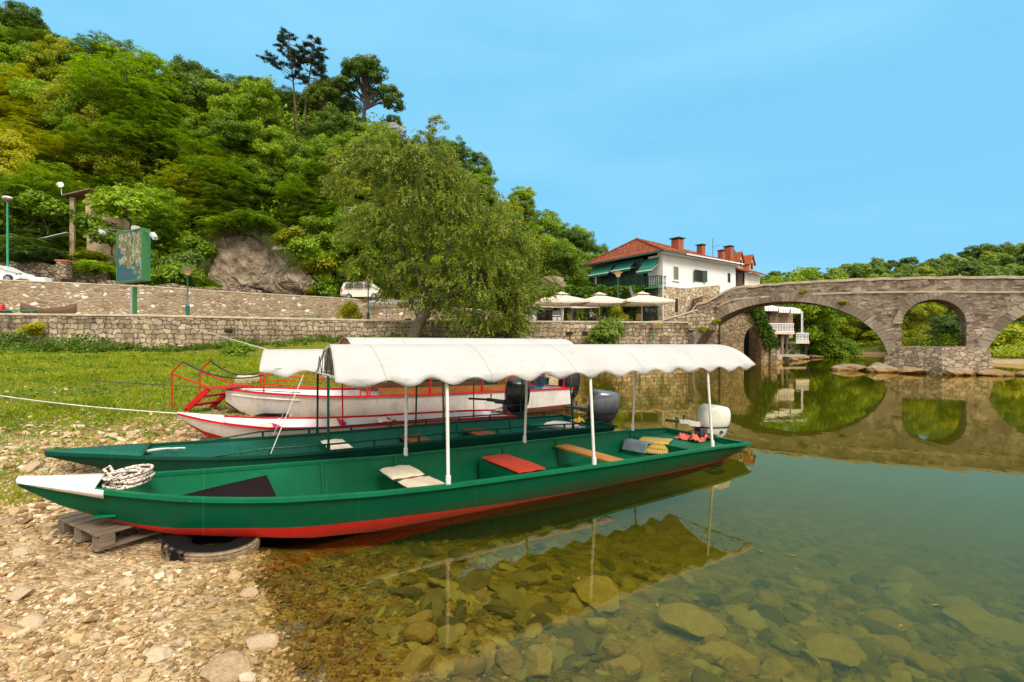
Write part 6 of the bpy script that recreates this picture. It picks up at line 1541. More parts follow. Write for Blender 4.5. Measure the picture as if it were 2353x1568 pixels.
# kiosk
t = thing('kiosk', 'low white drinks kiosk with a scalloped awning under the parasols', 'kiosk', on_px(1258, 45.0, 3.51), 0.1)
b = MB(); b.box((0, 0.3, 0.5), (3.0, 0.9, 1.0)); b.box((-1.45, 0.3, 1.0), (0.1, 0.9, 2.0)); b.box((1.45, 0.3, 1.0), (0.1, 0.9, 2.0)); b.build('counter', M_PLASTER, t, smooth=0)
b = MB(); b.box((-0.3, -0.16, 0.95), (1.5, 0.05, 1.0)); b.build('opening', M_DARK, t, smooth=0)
b = MB(); b.add([(-1.5, 0.8, 2.15), (1.5, 0.8, 2.15), (1.5, -0.5, 1.85), (-1.5, -0.5, 1.85)], [(0, 1, 2, 3)])
for k in range(12): b.add([(-1.5 + k * 0.25, -0.5, 1.85), (-1.25 + k * 0.25, -0.5, 1.85), (-1.30 + k * 0.25, -0.5, 1.70), (-1.375 + k * 0.25, -0.5, 1.66), (-1.45 + k * 0.25, -0.5, 1.70)], [(0, 1, 2, 3, 4)])
b.build('awning', M_PARA, t, smooth=0, recalc=False, solid=0.015)
# benches (green boards) just above the quay wall
def gbench(label, u0, u1, Y):
    a_, c_ = on_px(u0, Y, 3.5), on_px(u1, Y, 3.5); t = thing('park_bench', label, 'bench', (a_ + c_) / 2, math.atan2((c_ - a_).y, (c_ - a_).x), 'green benches'); L_ = (c_ - a_).length
    b = MB()
    for k in range(3): b.box((0, -0.14 + 0.14 * k, 0.47), (L_, 0.12, 0.04))
    b.build('seat', M_LGREEN2, t, smooth=0)
    for sx in (-1, 1):
        b = MB(); b.bar((sx * L_ * 0.42, -0.16, 0.45), (sx * L_ * 0.46, -0.10, 0), 0.05); b.bar((sx * L_ * 0.42, 0.16, 0.45), (sx * L_ * 0.46, 0.10, 0), 0.05); b.build('leg', M_LGREEN2, t, smooth=0)
gbench('long green bench at the left edge above the quay wall', -60, 88, 31.0); gbench('green bench behind the quay wall right of the map board lamp', 668, 736, 36.6)
# man at the table
man = thing('person', 'man in a pale blue shirt sitting at a table with his back to the river', 'person', on_px(1358, 41.05, 3.522), 2.05)
def skin_body(parent, name, joints, edges, mat, sub=2):
    me = bpy.data.meshes.new(name); me.from_pydata([j[0] for j in joints], edges, [])
    o = bpy.data.objects.new(name, me); col.objects.link(o); o.parent = parent
    md = o.modifiers.new('skin', 'SKIN'); md.use_smooth_shade = True
    for i, j in enumerate(joints): me.skin_vertices[0].data[i].radius = (j[1], j[1] if len(j) < 3 else j[2])
    me.skin_vertices[0].data[0].use_root = True
    s_ = o.modifiers.new('sub', 'SUBSURF'); s_.levels = sub; s_.render_levels = sub
    me.materials.append(mat); return o
M_SKIN = simple('skin', (0.46, 0.24, 0.15), 0.6, var=0.06); M_SHIRT = simple('pale blue shirt', (0.42, 0.47, 0.55), 0.85, var=0.1); M_TROU = simple('dark trousers', (0.03, 0.035, 0.05), 0.85)
# local: faces -y, seat height 0.46
J = [((0, 0.02, 0.52), 0.15, 0.12), ((0, 0.04, 0.72), 0.15, 0.11), ((0, 0.03, 0.92), 0.17, 0.12), ((0, 0.01, 1.03), 0.09, 0.08), ((0, -0.01, 1.10), 0.055), ((0, -0.03, 1.20), 0.09, 0.10), ((0, -0.03, 1.30), 0.075, 0.085),
     ((0.20, 0.02, 0.97), 0.065), ((0.27, -0.10, 0.74), 0.05), ((0.20, -0.34, 0.76), 0.038), ((0.17, -0.43, 0.77), 0.032),
     ((-0.20, 0.02, 0.97), 0.065), ((-0.30, -0.08, 0.75), 0.05), ((-0.28, -0.32, 0.80), 0.038), ((-0.26, -0.42, 0.82), 0.032),
     ((0.10, -0.05, 0.52), 0.10), ((0.13, -0.45, 0.53), 0.075), ((0.13, -0.46, 0.10), 0.05), ((0.13, -0.60, 0.05), 0.04),
     ((-0.10, -0.05, 0.52), 0.10), ((-0.13, -0.45, 0.53), 0.075), ((-0.13, -0.46, 0.10), 0.05), ((-0.13, -0.60, 0.05), 0.04)]
E_ = [(0, 1), (1, 2), (2, 3), (3, 4), (4, 5), (5, 6), (2, 7), (7, 8), (8, 9), (9, 10), (2, 11), (11, 12), (12, 13), (13, 14), (0, 15), (15, 16), (16, 17), (17, 18), (0, 19), (19, 20), (20, 21), (21, 22)]
skin_body(man, 'body', J, E_, M_SKIN)
JS = [((0, 0.02, 0.54), 0.17, 0.135), ((0, 0.04, 0.72), 0.165, 0.125), ((0, 0.03, 0.92), 0.185, 0.135), ((0, 0.01, 1.02), 0.09, 0.085), ((0.21, 0.02, 0.965), 0.08), ((0.25, -0.06, 0.82), 0.066), ((-0.21, 0.02, 0.965), 0.08), ((-0.26, -0.05, 0.83), 0.066)]
skin_body(man, 'shirt', JS, [(0, 1), (1, 2), (2, 3), (2, 4), (4, 5), (2, 6), (6, 7)], M_SHIRT)
JT = [((0, 0.02, 0.50), 0.17, 0.14), ((0.10, -0.05, 0.52), 0.115), ((0.13, -0.45, 0.53), 0.09), ((0.13, -0.46, 0.12), 0.068), ((-0.10, -0.05, 0.52), 0.115), ((-0.13, -0.45, 0.53), 0.09), ((-0.13, -0.46, 0.12), 0.068)]
skin_body(man, 'trousers', JT, [(0, 1), (1, 2), (2, 3), (0, 4), (4, 5), (5, 6)], M_TROU)
b = MB(); b.lathe([(0.10, -0.02), (0.104, 0.05), (0.085, 0.11), (0.03, 0.135)], 14, M=Matrix.Translation((0, -0.015, 1.25))); b.build('hair', simple('brown hair', (0.05, 0.025, 0.015), 0.8), man, smooth=60)
b = MB(); b.box((0, -0.125, 1.225), (0.03, 0.03, 0.05)); b.box((0, -0.122, 1.18), (0.05, 0.012, 0.012)); b.box((0.035, -0.12, 1.25), (0.022, 0.012, 0.010)); b.box((-0.035, -0.12, 1.25), (0.022, 0.012, 0.010)); b.box((0.095, -0.02, 1.225), (0.02, 0.035, 0.055)); b.box((-0.095, -0.02, 1.225), (0.02, 0.035, 0.055)); b.build('face', M_SKIN, man, smooth=0, bevel=0.004)

# vehicles -----------------------------------------------------------------
def car_body(name, label, prof, glass, L, W, loc, rz, m_body, wheels, wr, detail, group=None):
    """prof: side outline (x, z) going round; local x forward, width across y with tumblehome"""
    t = thing(name, label, detail['cat'], loc, rz, group)
    rings = []
    for y, k, dz in ((-W / 2 * 0.86, 0.985, 0.0), (-W / 2, 1.0, 0.0), (W / 2, 1.0, 0.0), (W / 2 * 0.86, 0.985, 0.0)):
        rings.append([((x - L * 0.5) * k + L * 0.5, y * (1 - 0.17 * max(0, (z - detail['belt']) / 1.0)), z) for x, z in prof])
    b = MB(); b.loft(rings); b.build('body', m_body, t, smooth=30, bevel=0.03)
    for pg_ in glass:
        for sy in (-1, 1):
            b = MB(); pts = [(x, sy * (W / 2 * (1 - 0.17 * max(0, (z - detail['belt']) / 1.0)) + 0.008), z) for x, z in pg_]; b.add(pts, [tuple(range(len(pts)))]); b.build('window', M_GLASS, t, smooth=0, recalc=False)
    for sx in wheels:
        for sy in (-1, 1):
            b = MB(); b.lathe([(wr * 0.68, -0.10), (wr * 0.95, -0.10), (wr, -0.07), (wr, 0.07), (wr * 0.95, 0.10), (wr * 0.68, 0.10)], 24, M=Matrix.Translation((sx, sy * (W / 2 - 0.09), wr)) @ Matrix.Rotation(R(90), 4, 'X')); w_ = b.build('wheel', M_BLACKRUB, t, smooth=40)
            b = MB()
            for k in range(6):
                a_ = k * math.pi / 3; b.bar((sx, sy * (W / 2 + 0.005), wr), (sx + wr * 0.62 * math.cos(a_), sy * (W / 2 + 0.005), wr + wr * 0.62 * math.sin(a_)), 0.03, 0.06)
            b.lathe([(wr * 0.58, -0.05), (wr * 0.67, -0.05), (wr * 0.67, 0.05), (wr * 0.58, 0.05)], 22, M=Matrix.Translation((sx, sy * (W / 2 - 0.04), wr)) @ Matrix.Rotation(R(90), 4, 'X')); b.build('rim', M_STEEL, w_, smooth=40)
    return t
M_CARW = simple('white car paint', (0.72, 0.72, 0.73), 0.25, var=0.04, spec=0.6); M_VANW = simple('cream van paint', (0.70, 0.66, 0.56), 0.3, var=0.05, spec=0.5)
van_prof = [(0.02, 0.42), (0.0, 0.75), (0.06, 1.15), (0.30, 1.83), (0.55, 1.90), (2.6, 1.88), (2.95, 1.80), (3.75, 1.20), (4.45, 1.02), (4.60, 0.80), (4.62, 0.42), (4.25, 0.30), (0.35, 0.30)]
vg = [[(0.42, 1.22), (0.60, 1.74), (1.42, 1.76), (1.46, 1.22)], [(1.54, 1.22), (1.54, 1.76), (2.52, 1.74), (2.60, 1.22)], [(2.70, 1.22), (2.68, 1.70), (2.98, 1.66), (3.55, 1.22)]]
van = car_body('van', 'cream white van parked on the upper road behind the wall', van_prof, vg, 4.62, 1.80, on_px(792, 51.5, 6.47), R(-10), M_VANW, (0.95, 3.75), 0.32, {'cat': 'van', 'belt': 1.15})
M_TAIL = simple('tail light', (0.4, 0.02, 0.015), 0.3)
for sy in (-0.76, 0.76): MB().box((0.10, sy, 1.0), (0.12, 0.16, 0.36)).build('tail_light', M_TAIL, van, smooth=0)
b = MB(); b.box((0.03, 0, 0.55), (0.14, 1.74, 0.24)); b.box((0.35, 0, 0.5), (0.7, 1.82, 0.2)); b.build('bumper', simple('grey bumper', (0.25, 0.24, 0.23), 0.6), van, smooth=0, bevel=0.02)
b = MB(); b.add([(0.055, -0.70, 1.2), (0.055, 0.70, 1.2), (0.255, 0.62, 1.74), (0.255, -0.62, 1.74)], [(0, 1, 2, 3)]); b.build('rear_window', M_GLASS, van, smooth=0, recalc=False)
car_prof = [(0.0, 0.35), (0.0, 0.75), (0.25, 0.95), (0.95, 1.42), (1.4, 1.47), (2.2, 1.42), (3.05, 0.98), (3.75, 0.82), (4.08, 0.66), (4.15, 0.35), (3.8, 0.22), (0.3, 0.22)]
cg = [[(0.75, 0.98), (1.1, 1.34), (1.75, 1.38), (1.75, 0.96)], [(1.82, 0.96), (1.82, 1.38), (2.2, 1.34), (2.80, 0.94)]]
car = car_body('parked_car', 'white car with alloy wheel at the left edge of the upper road', car_prof, cg, 4.15, 1.75, on_px(-62, 37.6, 6.53), R(4), M_CARW, (0.78, 3.28), 0.32, {'cat': 'car', 'belt': 0.9}, 'parked cars')
M_HEADL = simple('headlight', (0.05, 0.05, 0.055), 0.1)
for sy in (-1, 1): MB().box((3.92, sy * 0.66, 0.70), (0.30, 0.26, 0.10), rz=sy * -0.35).build('headlight', M_HEADL, car, smooth=0, bevel=0.02)
car2_prof = [(0.0, 0.35), (0.0, 0.8), (0.8, 0.92), (1.35, 1.36), (2.5, 1.38), (3.2, 0.95), (4.1, 0.82), (4.25, 0.6), (4.25, 0.35), (3.9, 0.25), (0.3, 0.25)]
car_body('parked_car', 'white saloon car seen under the parasols', car2_prof, [[(1.1, 0.96), (1.42, 1.28), (2.45, 1.3), (2.95, 0.96)]], 4.25, 1.7, on_px(1225, 53.0, 4.7), R(-8), M_CARW, (0.85, 3.35), 0.31, {'cat': 'car', 'belt': 0.9}, 'parked cars')
# old planked hull on the terrace, white block, bits on the terrace
t = thing('old_boat', 'weathered brown boat hull standing on the terrace by the left edge', 'boat', on_px(112, 33.0, 3.5), 0.1)
rings = []
for k in range(15):
    x = -1.75 + 3.5 * k / 14; e = max(0.03, (1 - abs(x / 1.78) ** 1.6)); s_ = 0.42 * abs(x / 1.75) ** 2
    rings.append([(x, -0.62 * e, 0.72 + s_), (x, -0.48 * e, 0.34 + s_), (x, -0.2 * e, 0.08 + s_), (x, 0.2 * e, 0.08 + s_), (x, 0.48 * e, 0.34 + s_), (x, 0.62 * e, 0.72 + s_)])
b = MB(); b.loft(rings, close=False); b.build('hull', wood('old hull wood', (0.085, 0.045, 0.025), (0.19, 0.11, 0.06), 0.85, axis=0), t, smooth=40, solid=0.03)
b = MB(); b.bar((-0.9, -0.4, 0), (-0.9, 0.4, 0.25), 0.08); b.bar((0.9, -0.4, 0.0), (0.9, 0.4, 0.25), 0.08); b.box((0, 0, 0.05), (1.6, 0.3, 0.1)); b.build('trestle', M_WOODG, t, smooth=0)
o = MB().box((0, 0, 0.28), (2.0, 0.7, 0.56)).build('white_block', M_PLASTER, None, smooth=0, bevel=0.03); o.location = on_px(82, 38.2, 6.5); tag(o, 'low white concrete block on the upper road in front of the car', 'block')
t = thing('motorcycle', 'red motorcycle cut off by the left edge on the terrace', 'motorcycle', on_px(-8, 32.0, 3.5), 0.1)
for x in (-0.65, 0.65):
    b = MB(); b.lathe([(0.22, -0.05), (0.30, -0.05), (0.31, 0.0), (0.30, 0.05), (0.22, 0.05)], 20, M=Matrix.Translation((x, 0, 0.31)) @ Matrix.Rotation(R(90), 4, 'X')); b.build('wheel', M_BLACKRUB, t, smooth=40)
M_MRED = simple('red motorcycle paint', (0.5, 0.01, 0.02), 0.3)
b = MB(); cowl(b, 0.9, 0.34, 0.42, 0.50); b.tube([(0.62, 0, 0.35), (0.42, 0, 1.0)], 0.05, 8); b.tube([(0.40, -0.33, 1.03), (0.42, 0, 1.0), (0.40, 0.33, 1.03)], 0.02, 6); b.box((-0.45, 0, 0.82), (0.6, 0.26, 0.1)); b.box((-0.2, 0, 0.42), (0.9, 0.3, 0.2)); b.build('body', M_MRED, t, smooth=40)
for k, (u, Y, s_, lab) in enumerate(((938, 40.6, 0.5, 'dark wooden tub on the terrace beside the willow trunk'), (962, 40.6, 0.42, 'brown wooden tub on the terrace near the parasol pole'))):
    o = MB().lathe([(s_ * 0.42, 0), (s_ * 0.5, s_ * 0.9), (s_ * 0.46, s_ * 0.9), (s_ * 0.40, s_ * 0.3)], 16).build('tub', simple('tub wood', (0.05, 0.03, 0.02) if k == 0 else (0.2, 0.1, 0.05), 0.8), None, smooth=40); o.location = on_px(u, Y, 3.522); tag(o, lab, 'tub')
# flower box and hose on the quay wall, bucket in the grass
t = thing('flower_box', 'yellow flower box hanging on the quay wall near the bridge', 'flower box', on_px(1509, 39.35, 3.35), 0.05)
b = MB(); b.box((0, 0, -0.1), (0.75, 0.25, 0.2), taper=1.15); b.build('box', M_WOODG, t, smooth=0)
b = MB(); rr = random.Random(2)
for k in range(60): b.lathe([(0.01, -0.03), (0.06, 0.0), (0.01, 0.03)], 6, M=Matrix.Translation((rr.uniform(-0.38, 0.38), rr.uniform(-0.18, 0.1), rr.uniform(-0.05, 0.18))))
b.build('flowers', simple('yellow flowers', (0.65, 0.38, 0.01), 0.7, var=0.4, vs=9), t, smooth=50)
line('hose', 'thin green hose hanging down the quay wall below the flower box', [on_px(1500, 39.3, 3.4), on_px(1513, 39.0, 0.1)], 0.02, simple('green hose', (0.10, 0.42, 0.14), 0.5), 0.0)
o = MB().lathe([(0.13, 0), (0.17, 0.3), (0.15, 0.3), (0.12, 0.05)], 16).build('bucket', simple('pale blue plastic', (0.36, 0.46, 0.46), 0.5), None, smooth=40); o.location = at(630, 882, 17.5); o.location.z = gz(o.location.x, o.location.y); tag(o, 'pale blue plastic bucket beside the boulder in the grass', 'bucket')
# ================================================================== VEGETATION
L_MID = leafmat('leaf green', [(0.045, 0.088, 0.0058), (0.121, 0.212, 0.0077), (0.242, 0.374, 0.0115), (0.416, 0.539, 0.0193)], 0.35, yellow=0.02)
L_YEL = leafmat('leaf yellow green', [(0.088, 0.112, 0.0045), (0.230, 0.267, 0.0059), (0.384, 0.399, 0.0088), (0.591, 0.503, 0.0148)], 0.38, yellow=0.06)
L_DARK = leafmat('leaf dark green', [(0.026, 0.058, 0.0115), (0.065, 0.122, 0.0174), (0.125, 0.203, 0.0230), (0.222, 0.288, 0.0269)], 0.28)
L_WIL = leafmat('willow leaf', [(0.044, 0.065, 0.0077), (0.111, 0.156, 0.0153), (0.204, 0.260, 0.0281), (0.355, 0.402, 0.0637)], 0.34, patch=1.15, yellow=0.03)
L_PINE = leafmat('pine needles', [(0.006, 0.016, 0.006), (0.014, 0.032, 0.010), (0.026, 0.050, 0.014)], 0.12)
L_FAR = leafmat('far leaf', [(0.059, 0.106, 0.0230), (0.127, 0.206, 0.0321), (0.217, 0.309, 0.0413), (0.344, 0.401, 0.0504)], 0.30, objvar=0.9)
L_RIV = leafmat('river leaf', [(0.075, 0.115, 0.0054), (0.163, 0.231, 0.0082), (0.271, 0.339, 0.0108), (0.407, 0.421, 0.0136)], 0.38, objvar=0.8)
L_VINE = leafmat('vine leaf', [(0.035, 0.08, 0.004), (0.09, 0.17, 0.008), (0.17, 0.27, 0.012)], 0.4)
M_BARK = simple('bark', (0.085, 0.062, 0.042), 0.95, var=0.4, vs=5, bump=0.8, bs=12)
M_BARKD = simple('dark bark', (0.035, 0.026, 0.020), 0.95, var=0.4, vs=5)
M_BARKP = simple('pine bark', (0.085, 0.058, 0.046), 0.95, var=0.35, vs=5, bump=0.6, bs=12)

def rot_basis(nrm, g):
    """two unit vectors across each normal, spun at random"""
    a = np.cross(nrm, g.normal(size=nrm.shape)); a /= np.linalg.norm(a, axis=1)[:, None] + 1e-9
    b_ = np.cross(nrm, a); return a, b_
def leaves(C, A, B):
    """diamond leaves: centres, half length vectors, half width vectors"""
    n = len(C); V = np.empty((n, 4, 3), dtype=np.float32)
    V[:, 0] = C - A; V[:, 1] = C + B - A * 0.1; V[:, 2] = C + A; V[:, 3] = C - B - A * 0.1
    return V.reshape(-1, 3), np.arange(4 * n, dtype=np.int32).reshape(-1, 4)

def lobe_points(g, lobes, n, inner=0.55):
    w = np.array([r[1][0] * r[1][1] + r[1][0] * r[1][2] for r in lobes], dtype=float); w /= w.sum()
    idx = g.choice(len(lobes), n, p=w); d = g.normal(size=(n, 3)); d /= np.linalg.norm(d, axis=1)[:, None]
    d[:, 2] = np.where(d[:, 2] < -0.55, -d[:, 2] * 0.5, d[:, 2])
    rad = inner + (1 - inner) * g.random(n) ** 0.6
    Cc = np.array([r[0] for r in lobes])[idx]; Rr = np.array([r[1] for r in lobes])[idx]
    return Cc + d * Rr * rad[:, None], d

def broad_crown(seed, lobes, n_cl=70, r_cl=0.9, n_leaf=9000, ll=0.15, lw=0.075, flat=0.6, up=0.6, inner=0.5):
    g = np.random.default_rng(seed)
    P, D = lobe_points(g, lobes, n_cl, inner)
    size = r_cl * g.uniform(0.6, 1.35, n_cl)
    k = g.choice(n_cl, n_leaf, p=size ** 2 / (size ** 2).sum())
    d = g.normal(size=(n_leaf, 3)); d /= np.linalg.norm(d, axis=1)[:, None]
    r = g.random(n_leaf) ** 0.42
    off = d * (size[k] * r)[:, None]; off[:, 2] *= flat
    off[:, 2] -= 0.16 * (np.hypot(off[:, 0], off[:, 1])) ** 2 / np.maximum(size[k], 0.1)
    C = P[k] + off
    nrm = d * 0.55 + D[k] * 0.35 + np.array([0, 0, up]) + g.normal(size=(n_leaf, 3)) * 0.55
    nrm /= np.linalg.norm(nrm, axis=1)[:, None]
    a, b_ = rot_basis(nrm, g); s = g.uniform(0.65, 1.3, n_leaf)[:, None]
    V, Fq = leaves(C, a * ll * s, b_ * lw * s)
    return V, Fq, P

def frond_crown(seed, lobes, n_ros=190, fr=0.75, per=7, nl=7, ll=0.11, lw=0.045, inner=0.6):
    """feathery crown: rosettes of arching fronds set with leaflets"""
    g = np.random.default_rng(seed); P, D = lobe_points(g, lobes, n_ros, inner)
    Cs = []; As = []; Bs = []
    for i in range(n_ros):
        for q in range(per):
            az = g.uniform(0, 2 * math.pi); L = fr * g.uniform(0.6, 1.25)
            h = np.array([math.cos(az), math.sin(az), 0.0]); h = h * 0.85 + np.array([D[i][0], D[i][1], 0]) * 0.35; h /= np.linalg.norm(h) + 1e-6
            rise = g.uniform(0.1, 0.55)
            t = np.linspace(0.15, 1, nl); pts = P[i] + h * (L * t)[:, None] + np.array([0, 0, 1.0]) * (L * (rise * t - 0.62 * t ** 2))[:, None]
            side = np.array([-h[1], h[0], 0.0])
            for sg in (-1, 1):
                dr = h * 0.45 + side * sg * 0.85 + np.array([0, 0, -0.22]); dr /= np.linalg.norm(dr)
                wv_ = np.cross(dr, [0, 0, 1.0] + g.normal(size=3) * 0.25); wv_ /= np.linalg.norm(wv_) + 1e-6
                sz = (1 - 0.45 * t)[:, None] * g.uniform(0.8, 1.2)
                Cs.append(pts + dr * ll * sz); As.append(dr * ll * sz); Bs.append(wv_ * lw * sz)
    V, Fq = leaves(np.concatenate(Cs), np.concatenate(As), np.concatenate(Bs)); return V, Fq, P

def limbs(seed, height, r0, targets, lean=(0, 0), n=26, split=0.35):
    """tapered trunk with limbs reaching into the crown"""
    g = random.Random(seed); mb = MB(); top = Vector((lean[0], lean[1], height * 0.8))
    def trunk(t): return Vector((lean[0] * t ** 1.4 + 0.10 * math.sin(t * 5 + seed), lean[1] * t ** 1.4 + 0.08 * math.sin(t * 4 + seed * 2), top.z * t - 0.3))
    mb.tube([trunk(k / 9) for k in range(10)], [r0 * (1.25 if k == 0 else 1 - 0.085 * k) for k in range(10)], 8)
    tg = list(targets); g.shuffle(tg)
    for p in tg[:n]:
        p = Vector(p); t0 = min(0.92, max(split, (p.z * 0.62) / max(0.1, top.z) + g.uniform(-0.12, 0.05))); a = trunk(t0)
        mid = a.lerp(p, 0.5) + Vector((g.uniform(-0.2, 0.2), g.uniform(-0.2, 0.2), 0.10 * (p - a).length))
        r_ = r0 * (1 - 0.8 * t0) * 0.62 + 0.02
        mb.tube([a, a.lerp(mid, 0.55) + Vector((0, 0, 0.05)), mid, mid.lerp(p, 0.6), p], [r_, r_ * 0.8, r_ * 0.6, r_ * 0.4, 0.012], 6, caps=False)
    return mb

def tree_proto(name, seed, mat, lobes, height, r0, kind='broad', lean=(0, 0), bark=None, n_limb=26, **kw):
    V, Fq, P = (frond_crown if kind == 'frond' else broad_crown)(seed, lobes, **kw)
    me = np_mesh(name + ' crown', V, Fq, mat, link=False)
    tm = limbs(seed, height, r0, [tuple(p) for p in P], lean, n_limb)
    tme = bpy.data.meshes.new(name + ' trunk'); tme.from_pydata(tm.v, [], tm.f); tme.materials.append(bark or M_BARK)
    tme.polygons.foreach_set('use_smooth', np.ones(len(tme.polygons), dtype=bool))
    return (me, tme)
def plant_tree(proto, loc, sc=1.0, rz=0.0, name='tree', label='', cat='tree', group=None, mat=None, sz=None):
    t = thing(name, label, cat, loc, rz, group); t.scale = (sc, sc, sz or sc)
    c = bpy.data.objects.new('crown', proto[0]); col.objects.link(c); c.parent = t
    if mat is not None:
        c.material_slots[0].link = 'OBJECT'; c.material_slots[0].material = mat
    if proto[1] is not None:
        k = bpy.data.objects.new('trunk', proto[1]); col.objects.link(k); k.parent = t
    return t

def blob(g, R_, H0, H1, n):
    return [((g.uniform(-R_ * 0.5, R_ * 0.5), g.uniform(-R_ * 0.5, R_ * 0.5), g.uniform(H0, H1)), (R_ * g.uniform(0.5, 0.75), R_ * g.uniform(0.5, 0.75), (H1 - H0) * g.uniform(0.28, 0.45))) for _ in range(n)]
_g = random.Random(21)
TB = [tree_proto('broad', 100 + i, L_MID, blob(_g, 3.9, 1.6, 7.6, 9), 8.0, 0.17, n_cl=170, r_cl=0.8, n_leaf=26000, ll=0.135, lw=0.07, inner=0.4) for i in range(4)]
TF = [tree_proto('frond', 200 + i, L_MID, blob(_g, 3.9, 1.4, 7.2, 9), 7.6, 0.15, kind='frond', n_ros=330, fr=1.0, per=7, nl=6, ll=0.16, lw=0.06, inner=0.5) for i in range(3)]
TS = [tree_proto('sparse', 300 + i, L_DARK, blob(_g, 2.9, 3.2, 7.4, 5), 8.0, 0.12, n_cl=46, r_cl=0.62, n_leaf=2600, ll=0.15, lw=0.085, inner=0.65, n_limb=46) for i in range(2)]
TO = tree_proto('oak', 400, L_DARK, [((0, 0, 6.4), (3.3, 3.0, 2.0)), ((-2.4, 0, 4.7), (1.9, 1.9, 1.3)), ((2.6, 0.3, 4.4), (2.2, 1.8, 1.3)), ((0.6, 0, 8.0), (1.6, 1.6, 1.0)), ((3.6, 0, 3.1), (1.6, 1.4, 0.9))], 7.5, 0.30, n_cl=170, r_cl=0.62, n_leaf=17000, ll=0.13, lw=0.08, inner=0.40, n_limb=60, bark=M_BARKD)
SB = [tree_proto('shrub', 500 + i, L_MID, blob(_g, 1.5, 0.5, 1.9, 4), 1.6, 0.05, n_cl=34, r_cl=0.6, n_leaf=3600, ll=0.13, lw=0.06, inner=0.3, n_limb=10) for i in range(2)]
SF = tree_proto('frond shrub', 510, L_MID, blob(_g, 1.6, 0.6, 2.0, 4), 1.6, 0.05, kind='frond', n_ros=60, fr=1.0, per=8, nl=8, ll=0.14, lw=0.045)
TFAR = [tree_proto('far', 600 + i, L_FAR, blob(_g, 3.3, 0.8, 5.8, 8), 6.0, 0.15, n_cl=95, r_cl=0.8, n_leaf=6000, ll=0.22, lw=0.14, inner=0.45, n_limb=8) for i in range(3)]
# pines: bare leaning trunks with ragged tiered tops
def pine(seed, H, lean, r0, w):
    g = np.random.default_rng(seed); gr = random.Random(seed); mb = MB()
    def tr(t): return Vector((lean * t ** 1.3, 0.12 * math.sin(t * 4), H * t - 0.3))
    mb.tube([tr(k / 12) for k in range(13)], [r0 * (1 - 0.068 * k) for k in range(13)], 8)
    Cc = []
    for k in range(38):
        t = 0.48 + 0.52 * (k / 37) ** 0.9; a = tr(t); az = gr.uniform(0, 6.28); L = w * (1.12 - t) * 2.1 * gr.uniform(0.5, 1.25) + 0.5
        if k < 5: L *= 0.7
        e = a + Vector((math.cos(az) * L, math.sin(az) * L, L * gr.uniform(-0.08, 0.38))); m_ = a.lerp(e, 0.55) + Vector((0, 0, 0.08 * L))
        mb.tube([a, m_, e], [0.055, 0.035, 0.012], 5, caps=False)
        for q in range(int(3 + L * 4.2)):
            f = gr.uniform(0.40, 1.05); p = (m_.lerp(e, (f - 0.4) / 0.65) if f > 0.4 else a) + Vector((gr.gauss(0, 0.20), gr.gauss(0, 0.20), gr.gauss(0.08, 0.12)))
            Cc.append(p)
    Cc = np.array(Cc); n = 26; C = np.repeat(Cc, n, axis=0); d = g.normal(size=C.shape); d[:, 2] = np.abs(d[:, 2]) * 0.9 + 0.1; d /= np.linalg.norm(d, axis=1)[:, None]
    a, b_ = rot_basis(d, g); s = g.uniform(0.13, 0.27, len(C))[:, None]
    V, Fq = leaves(C + d * s, d * s, a * 0.030)
    me = np_mesh('pine crown', V, Fq, L_PINE, link=False); tme = bpy.data.meshes.new('pine trunk'); tme.from_pydata(mb.v, [], mb.f); tme.materials.append(M_BARKP)
    tme.polygons.foreach_set('use_smooth', np.ones(len(tme.polygons), dtype=bool)); return (me, tme)
def hill_hit(u, v):
    """ground point of the hill that projects to (u, v)"""
    lo, hi = 0.0, 1.0
    for _ in range(30):
        s = (lo + hi) / 2; p = hill_pt(u, s); vv = HV - (p.z - CAMH) * F_ / p.y
        if vv > v: lo = s
        else: hi = s
    return hill_pt(u, (lo + hi) / 2)
p = hill_hit(680, 290); plant_tree(pine(31, 13.6, -1.1, 0.20, 3.0), p, 1.0, 0, 'pine_tree', 'taller left one of two bare trunked pines on the ridge', 'tree', 'trees on the left hill')
p = hill_hit(698, 286); plant_tree(pine(37, 12.6, 1.6, 0.20, 2.5), p, 1.0, 0, 'pine_tree', 'right leaning one of two bare trunked pines on the ridge', 'tree', 'trees on the left hill')
p = hill_hit(838, 282); plant_tree(TO, p, 1.15, 0.2, 'oak_tree', 'dark spreading oak with visible limbs on the ridge above the grey rock', 'tree', 'trees on the left hill')
p = hill_hit(985, 375); plant_tree(TS[0], p + Vector((0, 0, -0.5)), 0.95, 0.9, 'sparse_tree', 'thin sparse tree leaning over the ridge right of the grey rock', 'tree', 'trees on the left hill', L_YEL)
p = hill_hit(1060, 430); plant_tree(TS[1], p, 0.95, 0.3, 'sparse_tree', 'wispy open tree on the ridge halfway down to the house', 'tree', 'trees on the left hill')
p = hill_hit(1255, 585); plant_tree(TS[0], p, 1.0, 2.3, 'sparse_tree', 'open branched tree on the lower ridge above the pergola', 'tree', 'trees on the left hill')
p = hill_hit(420, 200); plant_tree(TS[1], p, 0.9, 1.3, 'sparse_tree', 'half bare tree on the ridge right of the tall feathery tree', 'tree', 'trees on the left hill')
p = hill_hit(290, 400); plant_tree(TF[0], p, 2.05, 0.6, 'feathery_tree', 'tall spreading feathery tree with dark limbs above the map board', 'tree', 'trees on the left hill', L_MID)
plant_tree(TB[2], hill_hit(330, 330) + Vector((0, 0.5, 0)), 1.25, 0.2, 'broadleaf_tree', 'dark tree in the shade behind the tall feathery tree', 'tree', 'trees on the left hill', L_DARK)
